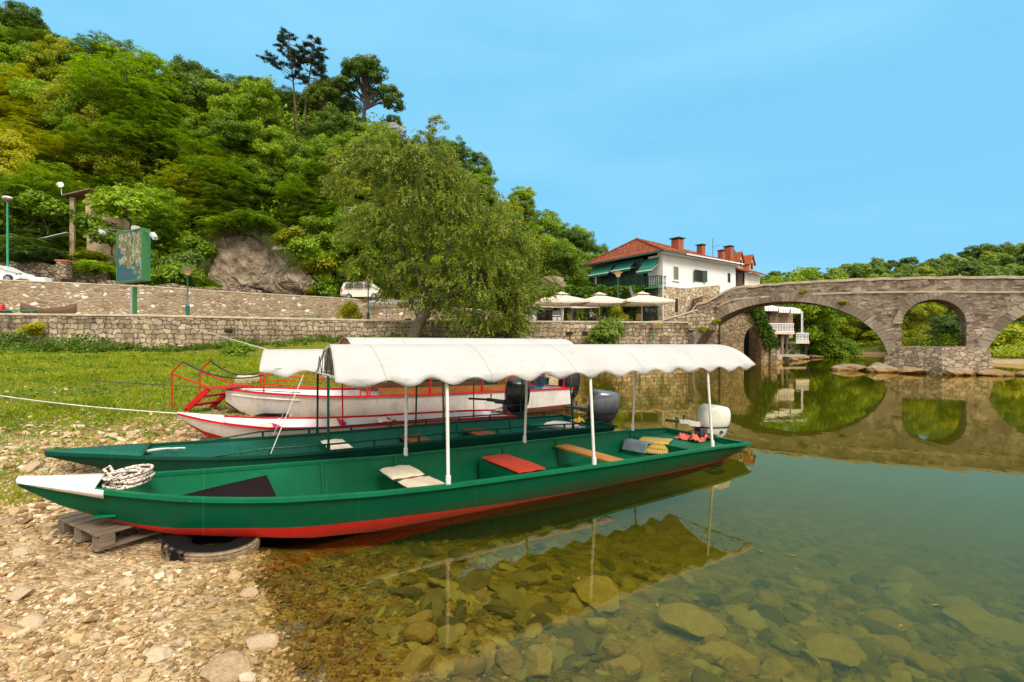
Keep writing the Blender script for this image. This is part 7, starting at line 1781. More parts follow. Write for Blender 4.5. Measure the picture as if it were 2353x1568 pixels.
for k, (u, v, sc, i) in enumerate(((505, 235, 0.72, 0), (548, 250, 0.70, 1), (590, 262, 0.74, 2), (632, 270, 0.66, 3), (668, 276, 0.60, 0), (706, 276, 0.62, 1), (745, 272, 0.74, 2), (782, 272, 0.66, 3), (880, 300, 0.5, 0))):
    plant_tree(TB[i], hill_hit(u, v) + Vector((0, 3.0 + (k % 3), -0.6)), sc, k * 1.7, 'broadleaf_tree', 'dark green tree standing on the ridge behind the bare trunked pines', 'tree', 'trees on the left hill', L_DARK, sc * 1.1)
# cypress tips near the house
def cypress(seed, H, w):
    g = np.random.default_rng(seed); n = 1800; t = g.random(n) ** 0.8; az = g.uniform(0, 6.28, n); r_ = w * (1 - t) ** 0.7 * g.uniform(0.4, 1, n)
    C = np.stack([r_ * np.cos(az), r_ * np.sin(az), H * (0.06 + 0.94 * t)], 1); d = np.stack([np.cos(az) * 0.3, np.sin(az) * 0.3, np.ones(n)], 1); a, b_ = rot_basis(d / np.linalg.norm(d, axis=1)[:, None], g)
    V, Fq = leaves(C, d * 0.22, a * 0.09); me = np_mesh('cypress crown', V, Fq, L_PINE, link=False)
    tm = MB(); tm.tube([(0, 0, -0.3), (0, 0, H * 0.9)], [0.12, 0.03], 7); tme = bpy.data.meshes.new('cypress trunk'); tme.from_pydata(tm.v, [], tm.f); tme.materials.append(M_BARK); return (me, tme)
plant_tree(cypress(5, 6.0, 0.7), hill_hit(1316, 610), 1.0, 0, 'cypress_tree', 'slim dark cypress on the ridge left of the house roof', 'tree', 'trees on the left hill')

# the wood on the hill, tree by tree
def reserved(u, v):
    if 440 < u < 700 and v > 545: return True            # rock face
    if 145 < u < 300 and v > 470: return True            # hut
    if 855 < u < 950 and 268 < v < 330: return True      # grey rock on the ridge
    return False
count = 0
rt = random.Random(77)
srows = [0.02, 0.13, 0.25, 0.37, 0.50, 0.63, 0.77, 0.90, 1.0]
for ri, s in enumerate(srows):
    yy = interp(600, TOE) + s * (interp(600, [(a, c_) for a, b_, c_ in RDG]) - interp(600, TOE)); step = 5.0 / yy * F_
    u = -190 + (ri % 2) * step * 0.5
    while u < 1440:
        uu = u + rt.uniform(-0.3, 0.3) * step; s_ = min(1.02, max(0.0, s + rt.uniform(-0.05, 0.05))); u += step * (1.0 if uu < 1000 else 1.15)
        p = hill_pt(uu, s_); v = HV - (p.z - CAMH) * F_ / p.y
        if reserved(uu, v) or reserved(uu, v - 40): continue
        if 630 < uu < 730 and s > 0.8: continue
        if s > 0.86 and 780 < uu < 960: continue
        sc = rt.uniform(0.70, 1.08) * (0.85 if s > 0.9 else 1.0) * (0.7 if s < 0.1 else 1.0)
        x = rt.random()
        if uu < 150 and 240 < v < 520: mt, kind = (L_YEL if x < 0.75 else L_MID), 'yellow green'
        elif s > 0.7 or (uu < 110 and v < 240): mt, kind = (L_DARK if x < 0.55 else L_MID), 'dark'
        elif uu > 1000: mt, kind = (L_YEL if x < 0.18 else L_MID), 'mid green'
        else: mt, kind = (L_MID if x < 0.74 else (L_YEL if x < 0.84 else L_DARK)), 'mid green'
        nm = {'leaf green': 'green', 'leaf yellow green': 'yellow green', 'leaf dark green': 'dark green'}[mt.name]
        frond = rt.random() < (0.62 if s < 0.62 and uu < 800 else 0.12)
        pr = rt.choice(TF) if frond else rt.choice(TB)
        where = 'on the left ridge' if s > 0.86 else ('at the foot of the left hill' if s < 0.1 else 'in the wood on the left hillside')
        plant_tree(pr, p - Vector((0, 0, 0.4)), sc, rt.uniform(0, 6.28), 'feathery_tree' if frond else 'broadleaf_tree', '%s %s tree %s' % (nm, 'feathery leaved' if frond else 'broad leaved', where), 'tree', 'trees on the left hill', mt, sc * rt.uniform(0.85, 1.2))
        count += 1
print('hill trees', count)
# shrubs along the toe of the hill
for k in range(46):
    uu = rt.uniform(-150, 1420); s = rt.uniform(-0.01, 0.10); p = hill_pt(uu, s); v = HV - (p.z - CAMH) * F_ / p.y
    if 455 < uu < 690: continue
    fr_ = rt.random() < 0.4
    mt = rt.choice([L_MID, L_YEL, L_DARK]); nm = {'leaf green': 'green', 'leaf yellow green': 'yellow green', 'leaf dark green': 'dark green'}[mt.name]
    plant_tree(SF if fr_ else rt.choice(SB), p - Vector((0, rt.uniform(0, 1.2), 0.2)), rt.uniform(0.7, 1.5), rt.uniform(0, 6), 'shrub', '%s %s shrub at the foot of the left hill' % (nm, 'feathery' if fr_ else 'leafy'), 'shrub', 'shrubs below the wood', mt)
for (u, v, Y, s, mt, pr, lab) in ((232, 620, 43, 1.25, L_MID, SF, 'bright feathery shrub left of the map board by the hut'), (215, 590, 44, 0.8, L_YEL, SF, 'light feathery shrub growing in front of the hut wall'), (395, 640, 44, 1.5, L_MID, SB[0], 'dense leafy shrub right of the map board'), (400, 590, 46, 1.4, L_DARK, SB[1], 'darker leafy shrub above the lamp by the map board'),
                                 (740, 665, 55, 1.7, L_MID, SB[0], 'leafy shrub right of the rock face beside the van'), (712, 610, 55.5, 1.7, L_YEL, SB[1], 'yellow green shrub on the right edge of the rock face'), (760, 590, 57, 1.9, L_MID, SB[1], 'tall shrub above the white van'), (90, 590, 42.5, 1.4, L_DARK, SF, 'dark feathery shrub behind the garden wall'), (40, 560, 43.5, 1.5, L_DARK, SF, 'dark feathery shrub behind the tall lamp pole'), (480, 668, 45.5, 0.8, L_MID, SF, 'small feathery shrub at the foot of the rock face'),
                                 (455, 570, 50, 1.2, L_MID, SB[0], 'leafy shrub hanging over the left edge of the rock face'), (520, 520, 51, 1.3, L_MID, SF, 'feathery shrub on top of the rock face, left half'), (600, 515, 51.5, 1.3, L_MID, SF, 'feathery shrub on top of the rock face, right half'), (650, 535, 51.0, 1.1, L_YEL, SB[1], 'yellow green shrub on the upper right edge of the rock face'), (560, 500, 51.5, 1.4, L_MID, SF, 'feathery shrub above the middle of the rock face'), (690, 575, 51.0, 1.3, L_MID, SB[0], 'leafy shrub against the right flank of the rock face'),
                                 (105, 478, 45.5, 1.4, L_MID, SB[0], 'leafy shrub left of the roof of the hut'), (260, 520, 45.0, 1.5, L_MID, SB[1], 'leafy shrub covering the right corner of the hut'), (300, 470, 46.0, 1.8, L_MID, SB[0], 'large leafy shrub behind the map board'), (175, 620, 43.5, 1.2, L_MID, SF, 'feathery shrub in front of the hut post')):
    q = at(u, v, Y); plant_tree(pr, q - Vector((0, 0, 1.5 * s)), s, u * 0.7, 'shrub', lab, 'shrub', 'shrubs below the wood', mt)
# undergrowth covering the slope between the trees
def cover(name, fn, n, ll, lw, mat, seed, label, rise=0.5, ok=None):
    g = np.random.default_rng(seed); P = []
    while len(P) < n:
        u, s = fn(g); q = hill_pt(u, s) if name == 'undergrowth' else fhill_pt(u, s)
        if ok is not None and not ok(u, q): continue
        P.append(q)
    P = np.array(P); P = P + g.normal(size=P.shape) * 0.35; P[:, 2] += np.abs(g.normal(size=len(P))) * rise
    nrm = g.normal(size=P.shape) * 0.7 + np.array([0, -0.5, 0.8]); nrm /= np.linalg.norm(nrm, axis=1)[:, None]; a, b_ = rot_basis(nrm, g); s_ = g.uniform(0.6, 1.4, n)[:, None]
    V, Fq = leaves(P, a * ll * s_, b_ * lw * s_); o = np_mesh(name, V, Fq, mat); tag(o, label, 'undergrowth', None, 'stuff'); return o
cover('undergrowth', lambda g: (g.uniform(-300, 1500), g.uniform(0, 1.02)), 60000, 0.26, 0.13, L_MID, 3, 'ferns and ivy covering the slope between the trees', 1.1, lambda u, q: not (450 < u < 690 and (HV - (q.z - CAMH) * F_ / q.y) > 520))
# far hill: canopy mass, then the trees one can tell apart
cover('far_wood', lambda g: (g.uniform(1650, 2700), g.uniform(0, 1.0)), 16000, 0.75, 0.5, L_FAR, 4, 'distant canopy of the wood on the far hill', 1.2)
n_far = 0
for ri in range(9):
    s = 0.06 + ri * 0.118
    u = 1560.0
    while u < 2480:
        q = fhill_pt(u, s); step = 6.4 / q.y * F_ * (1.0 + 0.35 * (ri < 3)); uu = u + rt.uniform(-0.35, 0.35) * step; u += step
        if n_far > 158: break
        q = fhill_pt(uu, min(1.0, s + rt.uniform(-0.05, 0.05)))
        if uu < 1690: continue
        plant_tree(rt.choice(TFAR), q - Vector((0, 0, 0.8)), rt.uniform(0.75, 1.25), rt.uniform(0, 6), 'distant_tree', 'distant round green tree on the far hill behind the bridge', 'tree', 'trees on the far hill'); n_far += 1
# river trees behind the bridge
RV = [(1848, 812, 66, 1.28, TB[0], L_MID, 'tall round green tree beside the balcony house, seen through the big arch', 1.35), (1885, 812, 72, 1.0, TB[1], L_MID, 'green tree right of the round tree in the big arch', 1.0),
      (1925, 806, 98, 0.95, TB[2], L_RIV, 'yellow green tree on the far bank in the middle of the big arch', 1.0), (1965, 806, 100, 0.85, TB[3], L_RIV, 'yellow green tree on the far bank under the right half of the big arch', 0.8), (2005, 806, 97, 0.7, TB[0], L_RIV, 'low yellow green tree by the pier in the big arch', 0.6), (1900, 806, 104, 0.8, TB[1], L_YEL, 'light tree on the far bank behind the round tree', 0.8), (1945, 806, 110, 1.25, TB[0], L_MID, 'tall green tree at the back of the big arch', 1.2), (1990, 806, 112, 1.25, TB[2], L_MID, 'tall green tree at the back right of the big arch', 1.1),
      (2085, 806, 84, 0.95, TB[1], L_YEL, 'yellow green tree at the left of the round opening', 0.95), (2112, 806, 80, 0.6, SB[0], L_RIV, 'low yellow bush at the bottom of the round opening', 0.8), (2178, 806, 86, 1.02, TB[3], L_YEL, 'tall yellow green tree at the right of the round opening', 1.1), (2140, 806, 92, 0.95, TB[2], L_MID, 'green tree in the middle of the round opening', 0.9), (2205, 806, 58, 0.72, TB[0], L_DARK, 'dark leafy tree close behind the right edge of the round opening', 0.62),
      (2300, 806, 70, 0.7, TB[3], L_RIV, 'green tree seen under the right arch', 0.55), (2345, 806, 64, 0.75, TB[1], L_RIV, 'bushy tree under the right arch at the picture edge', 0.6), (2395, 806, 66, 0.8, TB[0], L_MID, 'bushy tree beyond the right arch', 0.7), (2060, 806, 92, 0.9, TB[0], L_MID, 'green tree hidden behind the bridge pier', 0.9), (2240, 806, 82, 0.95, TB[2], L_MID, 'green tree hidden behind the right pier shoulder', 0.9)]
for (u, v, Y, s, pr, mt, lab, sz) in RV:
    x = (u - CU) / F_ * Y; plant_tree(pr, (x, Y, max(0.2, gz(x, Y)) - 0.4 - 2.0 * s), s * 1.15, u * 0.37, 'river_tree' if pr[0].name.startswith(('broad', 'frond')) else 'shrub', lab, 'tree', 'trees on the river bank', mt, sz * 1.15)
for k in range(34):
    u = rt.uniform(1880, 2440); Y = rt.uniform(90, 106) if u < 2030 else (rt.uniform(68, 90) if u < 2230 else rt.uniform(52, 66)); x = (u - CU) / F_ * Y
    if float(water_sd(np.array([x]), np.array([Y]))[0]) > -1.0: continue
    plant_tree(rt.choice(SB), (x, Y, gz(x, Y) - 0.2), rt.uniform(0.8, 1.5), rt.uniform(0, 6), 'bank_shrub', 'yellow green shrub on the far river bank', 'shrub', 'shrubs on the far bank', rt.choice([L_RIV, L_YEL]))
# big willow in front of the quay wall
WB = on_px(942, 36.0, 1.2); WPX = 36.0 / F_
def wl_(u, v, ru, rv, rd=None, dy=0): return (((u - 942) * WPX, dy, (806 - v) * WPX), (ru * WPX, (rd or (ru + rv) / 2) * WPX * 0.8, rv * WPX))
WL = [wl_(905, 400, 120, 88), wl_(835, 400, 60, 62), wl_(990, 425, 95, 78), wl_(850, 520, 72, 88), wl_(940, 520, 120, 100), wl_(1055, 505, 95, 98), wl_(1140, 565, 88, 85), wl_(1195, 625, 62, 88), wl_(870, 615, 62, 58), wl_(960, 625, 92, 62), wl_(1075, 640, 112, 84), wl_(1165, 695, 72, 55), wl_(985, 355, 55, 45), wl_(880, 340, 45, 42), wl_(1060, 720, 62, 42), wl_(780, 360, 38, 34), wl_(1000, 690, 62, 36), wl_(915, 668, 55, 36), wl_(1110, 742, 70, 30), wl_(1175, 740, 50, 30)]
g = np.random.default_rng(91); nS = 3000
P, D = lobe_points(g, WL, nS, 0.55)
P = P + (vnoise(P[:, 0] * 1.1 + P[:, 1], P[:, 2], 0.75, 77) * 1.25)[:, None] * D
Cs = []; As = []; Bs = []
for i in range(nS):
    for q in range(3):
        L = g.uniform(0.5, 1.35); az = g.uniform(0, 6.28); out = np.array([D[i][0] * 0.8 + 0.35 * math.cos(az), D[i][1] * 0.8 + 0.35 * math.sin(az), 0.25])
        n = 9; t = np.linspace(0, 1, n)[:, None]; pts = P[i] + g.normal(size=3) * 0.16 + out * t * L * 0.75 + np.array([0, 0, -1.0]) * (t ** 1.9) * L * 0.62
        tan = np.gradient(pts, axis=0); tan /= np.linalg.norm(tan, axis=1)[:, None]
        sd = np.cross(tan, g.normal(size=(n, 3))); sd /= np.linalg.norm(sd, axis=1)[:, None]
        dr = tan * 0.75 + sd * 0.65; dr /= np.linalg.norm(dr, axis=1)[:, None]; wv_ = np.cross(dr, g.normal(size=(n, 3))); wv_ /= np.linalg.norm(wv_, axis=1)[:, None]
        s_ = g.uniform(0.8, 1.25, (n, 1)); Cs.append(pts + dr * 0.11 * s_); As.append(dr * 0.135 * s_); Bs.append(wv_ * 0.036 * s_)
V, Fq = leaves(np.concatenate(Cs), np.concatenate(As), np.concatenate(Bs))
t = thing('willow_tree', 'large grey green willow leaning in front of the quay wall', 'tree', WB)
np_mesh('crown', V, Fq, L_WIL, parent=t)
mb = MB(); fork = Vector((1.45, 0.0, 3.3))
mb.tube([(-0.15, 0, -0.5), (0.05, 0, 0.6), (0.42, 0.02, 1.7), (0.95, 0, 2.7), tuple(fork)], [0.62, 0.50, 0.44, 0.40, 0.36], 12)
tg = [P[i] for i in rt.sample(range(nS), 70)]
for st_, en in ((fork, (-1.5, 0, 9.5)), (fork, (0.6, 0.3, 12.0)), (fork, (3.4, -0.3, 9.0)), (fork, (6.2, 0.2, 6.0)), (Vector((0.8, 0, 2.5)), (-1.8, -0.3, 6.0)), (fork, (4.2, 0.6, 4.6))):
    en = Vector(en); m_ = st_.lerp(en, 0.45) + Vector((0.2, 0, 0.3)); mb.tube([st_, m_, st_.lerp(en, 0.75) + Vector((0, 0, 0.25)), en], [0.24, 0.17, 0.11, 0.04], 8)
    for q in tg:
        q = Vector(q)
        if (q - en).length < 3.0: b0 = m_.lerp(en, 0.5); mb.tube([b0, b0.lerp(q, 0.5) + Vector((0, 0, 0.3)), q], [0.06, 0.035, 0.012], 5, caps=False)
mb.build('trunk', M_BARK, t, smooth=60)
t2 = thing('willow_tree', 'younger olive willow behind the right side of the large one', 'tree', on_px(1165, 37.9, 1.0))
g = np.random.default_rng(17); WL2 = [((0, 0.3, 2.4), (1.6, 1.0, 1.2)), ((0.7, 0.3, 4.2), (1.5, 1.0, 1.4)), ((-0.4, 0.4, 5.2), (1.4, 1.0, 1.5)), ((0.9, 0.4, 6.2), (1.0, 0.9, 1.0))]
V, Fq, P2 = broad_crown(18, WL2, n_cl=70, r_cl=0.7, n_leaf=9000, ll=0.13, lw=0.035, flat=1.1, up=0.1); np_mesh('crown', V, Fq, L_WIL, parent=t2)
limbs(19, 5.0, 0.14, [tuple(q) for q in P2]).build('trunk', M_BARK, t2, smooth=60)
# bushes against the quay wall and on the terrace
plant_tree(SB[0], on_px(1394, 38.5, 0.35), 1.1, 0.4, 'bush', 'round green bush growing in front of the quay wall below the parasols', 'bush', None, L_DARK, 1.5)
plant_tree(SB[1], on_px(1420, 40.6, 3.2), 0.5, 0.4, 'bush', 'small bush top showing above the quay wall by the seated man', 'bush', None, L_YEL, 0.9)
plant_tree(SB[1], on_px(801, 38.6, 3.4), 0.62, 1.4, 'bush', 'olive bush on the terrace edge left of the lamp by the van', 'bush', None, L_YEL, 0.85)
plant_tree(SB[1], on_px(66, 29.0, 2.2), 0.45, 2.4, 'bush', 'yellowish tuft growing out of the quay wall at the left', 'bush', None, L_YEL, 0.45)
plant_tree(SB[0], at(552, 822, 26.5) - Vector((0, 0, 0.5)), 0.55, 2.4, 'bush', 'leafy weed bush at the quay wall behind the red rail', 'bush', None, L_MID, 0.6)
for (t_, dep, z, s, lab) in ((14.2, -0.15, 2.6, 0.28, 'grass tuft growing on the bridge near its left foot'), (13.2, -0.15, 3.3, 0.25, 'small tuft growing on the left haunch of the big arch'), (4.9, -0.1, 4.4, 0.2, 'small tuft growing on the right haunch of the big arch'), (7.2, -0.1, 5.35, 0.2, 'small tuft over the crown of the big arch')):
    plant_tree((SB[0][0], None), bridge_pt(t_, dep, z), s, t_, 'tuft', lab, 'plant', None, L_YEL)
# ivy on the mill, vine on the pergola
def leaf_cloud(name, label, cat, boxes, n, ll, lw, mat, seed, parent=None):
    g = np.random.default_rng(seed); C = []
    for (c_, d_, w) in boxes: C.append(np.array(c_) + (g.random((int(n * w), 3)) - 0.5) * np.array(d_))
    C = np.concatenate(C); nrm = g.normal(size=C.shape) * 0.7 + np.array([0, -0.6, 0.5]); nrm /= np.linalg.norm(nrm, axis=1)[:, None]; a, b_ = rot_basis(nrm, g); s_ = g.uniform(0.6, 1.3, (len(C), 1))
    V, Fq = leaves(C, a * ll * s_, b_ * lw * s_); o = np_mesh(name, V, Fq, mat, parent=parent)
    if label: tag(o, label, cat)
    return o
bx = []
for a_, c_ in zip(PGP[:-1], PGP[1:]):
    for k in range(6):
        q = a_.lerp(c_, (k + 0.5) / 6); bx.append(((q.x, q.y, 6.85 + rt.uniform(-0.1, 0.25)), ((c_ - a_).length / 5, 1.2, 0.75), 0.05)); bx.append(((q.x + 0.4, q.y + 2.2, 7.0), ((c_ - a_).length / 5, 3.6, 0.45), 0.05))
        if rt.random() < 0.6: bx.append(((q.x, q.y, 6.1), (0.55, 0.6, rt.uniform(0.9, 2.0)), 0.03))
for u_ in (1300, 1352, 1372, 1405, 1452): q = on_px(u_, 46.2, 0); bx.append(((q.x, q.y, 5.0), (0.9, 0.8, 3.2), 0.05))
q = on_px(1462, 45.0, 0); bx.append(((q.x, q.y, 6.3), (1.6, 0.9, 1.9), 0.10))
leaf_cloud('vine_leaves', None, None, bx, 9000, 0.13, 0.10, L_VINE, 7, pg)
MF = Frame(17.2, 43.6, 5.6, -0.55)
ib = []
for k in range(18):
    t_ = k / 17; q = MF.w(4.3 + 1.6 * t_, -0.15, 5.4 - 3.6 * t_); ib.append((tuple(q), (0.75 + 0.4 * t_, 0.6, 0.9), 0.055))
leaf_cloud('ivy', 'green ivy hanging over the broken right edge of the mill', 'ivy', ib, 3800, 0.11, 0.08, L_VINE, 8)
q = MF.w(3.4, -0.1, 5.0); leaf_cloud('ivy', 'small patch of ivy high on the mill wall under the arch', 'ivy', [(tuple(q), (1.2, 0.4, 0.6), 1)], 360, 0.10, 0.07, L_VINE, 9)
q = bridge_pt(-0.9, 1.2, 2.1); leaf_cloud('opening_weeds', 'green weeds growing on the sill of the round opening', 'weeds', [(tuple(q), (1.4, 1.2, 0.8), 0.6), (tuple(bridge_pt(0.5, 1.2, 1.85)), (1.2, 1, 0.3), 0.4)], 700, 0.09, 0.05, L_MID, 10)

# ================================================================== GRASS, GRAVEL, STONES
def boat_clear(x, y):
    """mask: True where no hull stands"""
    ok = np.ones(x.shape, dtype=bool)
    for fr_, tab, L in ((F1, T1, 8.56), (F2, T2, 7.96), (F3, T3, 5.77), (F4, T4, 8.2), (F5, T5, 5.8)):
        s = (x - fr_.o.x) * fr_.x.x + (y - fr_.o.y) * fr_.x.y; n = (x - fr_.o.x) * fr_.y.x + (y - fr_.o.y) * fr_.y.y
        bb = np.interp(s, [r[0] for r in tab], [r[1] * r[4] + 0.03 for r in tab]); zb = np.interp(s, [r[0] for r in tab], [r[3] for r in tab])
        ok &= ~((s > 0) & (s < L) & (np.abs(n) < bb) & (zb < 0.40))
    return ok
g = np.random.default_rng(5); N = 290000
Yv = 4.0 * (38.0 / 4.0) ** g.random(N); uv_ = g.uniform(-620, 1330, N); Xv = (uv_ - CU) / F_ * Yv; Zv = ground_z(Xv, Yv)
quay_y = np.interp(Xv, [p[0] for p in QUAY], [p[1] for p in QUAY])
mask = vnoise(Xv, Yv, 0.75, 12) * 0.35 + vnoise(Xv, Yv, 2.3, 13) * 0.30
dens = np.clip((Zv - 0.385) * 3.4 + mask * 1.35 + np.clip((-3.7 - Xv) * 0.55, 0, 0.62) * (Yv < 9.5) * (Zv > 0.1), 0, 1)
ok = (g.random(N) < dens) & (Yv < quay_y - 0.1) & boat_clear(Xv, Yv)
# bare stony ground on the shore behind the big boat
ok &= ~((Xv > -2.4 - 0.05 * Yv) & (Zv < 0.75) & (g.random(N) < 0.85))
X_, Y_, Z_ = Xv[ok], Yv[ok], Zv[ok]; n = len(X_)
hgt = (0.035 + 0.10 * g.random(n) ** 2.0) * (0.6 + 1.1 * np.clip(vnoise(X_, Y_, 0.5, 15) + 0.2, 0, 1)) * np.clip(Y_ / 12, 0.7, 1.35); wd = np.clip(0.0045 * Y_ / 5, 0.004, 0.022)
az = g.uniform(0, 6.28, n); lean = g.normal(0, 0.45, (n, 2)) * hgt[:, None]
V = np.empty((n, 4, 3), dtype=np.float32); sx_, sy_ = np.cos(az) * wd, np.sin(az) * wd
V[:, 0] = np.stack([X_ - sx_, Y_ - sy_, Z_ - 0.01], 1); V[:, 1] = np.stack([X_ + sx_, Y_ + sy_, Z_ - 0.01], 1)
V[:, 2] = np.stack([X_ + sx_ * 0.6 + lean[:, 0] * 0.4, Y_ + sy_ * 0.6 + lean[:, 1] * 0.4, Z_ + hgt * 0.6], 1); V[:, 3] = np.stack([X_ + lean[:, 0], Y_ + lean[:, 1], Z_ + hgt], 1)
M_GRASS = leafmat('grass blade', [(0.09, 0.135, 0.005), (0.19, 0.25, 0.006), (0.31, 0.34, 0.010), (0.46, 0.42, 0.04)], 0.35, objvar=0, patch=0.75)
o = np_mesh('grass', V.reshape(-1, 3), np.arange(4 * n).reshape(-1, 4), M_GRASS); tag(o, 'short meadow grass between the boats and the quay wall', 'grass', None, 'stuff')
print('grass', n)
# weeds along the foot of the quay wall
g = np.random.default_rng(6); Pw = []
for k in range(420):
    u = g.uniform(-100, 1000) if k > 190 else g.uniform(-80, 345); Y0 = float(np.interp((u - CU) / F_ * 30, [p[0] for p in QUAY], [p[1] for p in QUAY])) 
    x = (u - CU) / F_ * Y0; Y0 = float(np.interp(x, [p[0] for p in QUAY], [p[1] for p in QUAY])); y = Y0 - 0.15 - abs(g.normal()) * (2.2 if u < 345 else 0.8); h = g.uniform(0.3, 1.35) * (1 if u < 345 else 0.45) * (0.45 + 0.55 * max(0, math.sin(u * 0.035)))
    z = gz(x, y); m_ = int(20 + 46 * h); c_ = np.stack([x + g.normal(0, 0.26, m_), y + g.normal(0, 0.26, m_), z + h * g.random(m_)], 1); Pw.append(c_)
C = np.concatenate(Pw); nrm = g.normal(size=C.shape) * 0.6 + np.array([0, -0.3, 0.8]); nrm /= np.linalg.norm(nrm, axis=1)[:, None]; a, b_ = rot_basis(nrm, g); s_ = g.uniform(0.6, 1.5, (len(C), 1))
V, Fq = leaves(C, a * 0.085 * s_, b_ * 0.055 * s_); o = np_mesh('weeds', V, Fq, leafmat('weed leaf', [(0.03, 0.065, 0.005), (0.08, 0.15, 0.007), (0.16, 0.25, 0.010)], 0.4, objvar=0)); tag(o, 'tall leafy weeds along the foot of the quay wall', 'weeds', None, 'stuff')
# low broad leaved herbs in the meadow and green sprigs on the gravel
g = np.random.default_rng(8); Pw = []
for k in range(420):
    Y0 = 4.5 * (26 / 4.5) ** g.random(); u = g.uniform(-100, 900); x = (u - CU) / F_ * Y0; z = gz(x, Y0)
    if z < 0.34 or Y0 > float(np.interp(x, [p[0] for p in QUAY], [p[1] for p in QUAY])) - 0.4 or not boat_clear(np.array([x]), np.array([Y0]))[0]: continue
    m_ = 16; r_ = 0.10 + 0.012 * Y0; Pw.append((np.stack([x + g.normal(0, r_, m_), Y0 + g.normal(0, r_, m_), z + 0.02 + g.random(m_) * 0.02 * Y0 * 0.4], 1), np.full(m_, 0.016 + 0.0028 * Y0)))
C = np.concatenate([p_[0] for p_ in Pw]); Sz = np.concatenate([p_[1] for p_ in Pw])[:, None]; nrm = g.normal(size=C.shape) * 0.4 + np.array([0, 0, 1]); nrm /= np.linalg.norm(nrm, axis=1)[:, None]; a, b_ = rot_basis(nrm, g)
V, Fq = leaves(C, a * Sz, b_ * Sz * 0.7); o = np_mesh('herbs', V, Fq, L_VINE); tag(o, 'low broad leaved herbs scattered in the meadow', 'herbs', None, 'stuff')

def stone_variants(nv, sub, seed, amp=0.28, cuts=5):
    out = []; g = np.random.default_rng(seed)
    for k in range(nv):
        bm = bmesh.new(); bmesh.ops.create_icosphere(bm, subdivisions=sub, radius=1.0); bm.verts.ensure_lookup_table()
        P_ = np.array([v.co[:] for v in bm.verts]); Fc = np.array([[v.index for v in f.verts] for f in bm.faces]); bm.free()
        for c_ in range(cuts):                                  # chip flat facets
            d = g.normal(size=3); d /= np.linalg.norm(d); lim = g.uniform(0.55, 0.85); h = P_ @ d; P_ = P_ - np.maximum(h - lim, 0)[:, None] * d
        for f_, am in ((1.3, amp), (3.1, amp * 0.4)):
            o_ = g.uniform(0, 50, 3); P_ = P_ * (1 + am * (np.sin(P_[:, [1]] * f_ * 2 + o_[0]) * np.sin(P_[:, [2]] * f_ * 2.3 + o_[1]) + 0.5 * np.sin(P_[:, [0]] * f_ * 3 + o_[2])) * 0.6)
        out.append((P_, Fc))
    return out
m = Mat('pebble'); g_ = m.node('ShaderNodeNewGeometry'); nz = m.noise(g_.outputs['Position'], 18, 4, 0.6); f = m.math('ADD', m.math('MULTIPLY', g_.outputs['Random Per Island'], 0.85), m.math('MULTIPLY', nz.outputs[0], 0.2))
c = m.ramp(f, [(0.05, (0.14, 0.075, 0.032)), (0.25, (0.29, 0.175, 0.075)), (0.5, (0.43, 0.285, 0.14)), (0.75, (0.52, 0.38, 0.21)), (0.92, (0.68, 0.58, 0.42)), (1.0, (0.36, 0.32, 0.27))])
spz = m.node('ShaderNodeSeparateXYZ'); m.link(g_.outputs['Position'], spz.inputs[0])
zz = m.math('ADD', spz.outputs[2], m.math('MULTIPLY', m.math('SUBTRACT', nz.outputs[0], 0.5), 0.05))
c = m.mix(m.rng(zz, 0.01, 0.09, 1.0, 0.0), c, m.mix(1.0, c, (0.60, 0.50, 0.32), 'MULTIPLY'))
c = m.mix(m.rng(zz, -0.03, 0.02, 0.75, 0.0), c, m.mix(1.0, c, (0.92, 0.78, 0.24), 'MULTIPLY'))
nf = m.noise(g_.outputs['Position'], 70, 4, 0.7); c = m.mix(1.0, c, m.ramp(nf.outputs[0], [(0.25, 0.72), (0.75, 1.2)]), 'MULTIPLY')
m.set(c, spec=0.3); m.set(rough=m.rng(zz, 0.0, 0.09, 0.30, 0.9)); m.bump(nf.outputs[0], 0.5, 0.01); M_PEB = m.m
SV = stone_variants(10, 1, 3, 0.22, 4)
g = np.random.default_rng(14); N = 100000
Yv = 1.9 * (11.5 / 1.9) ** (g.random(N) ** 1.15); uv_ = g.uniform(-600, 1120, N); Xv = (uv_ - CU) / F_ * Yv; Zv = ground_z(Xv, Yv)
pk = np.clip(1.0 - np.maximum(Zv - 0.30, 0) * 3.5, 0.10, 1) * np.where(Zv < 0, np.clip(1 + Zv * 3.2, 0.16, 1), 1)
pk *= np.clip(0.62 + 0.75 * vnoise(Xv, Yv, 1.6, 31), 0.12, 1)
ok = (g.random(N) < pk) & boat_clear(Xv, Yv) & (np.hypot(Xv + 2.58, Yv - 4.17) > 0.36); X_, Y_, Z_ = Xv[ok], Yv[ok], Zv[ok]; n = len(X_)
size = np.clip(g.lognormal(math.log(0.0088), 0.58, n), 0.004, 0.06) * np.clip(Y_ / 3.4, 0.75, 2.2)
kind = g.integers(0, len(SV), n); Vs = []; Fs = []; off = 0
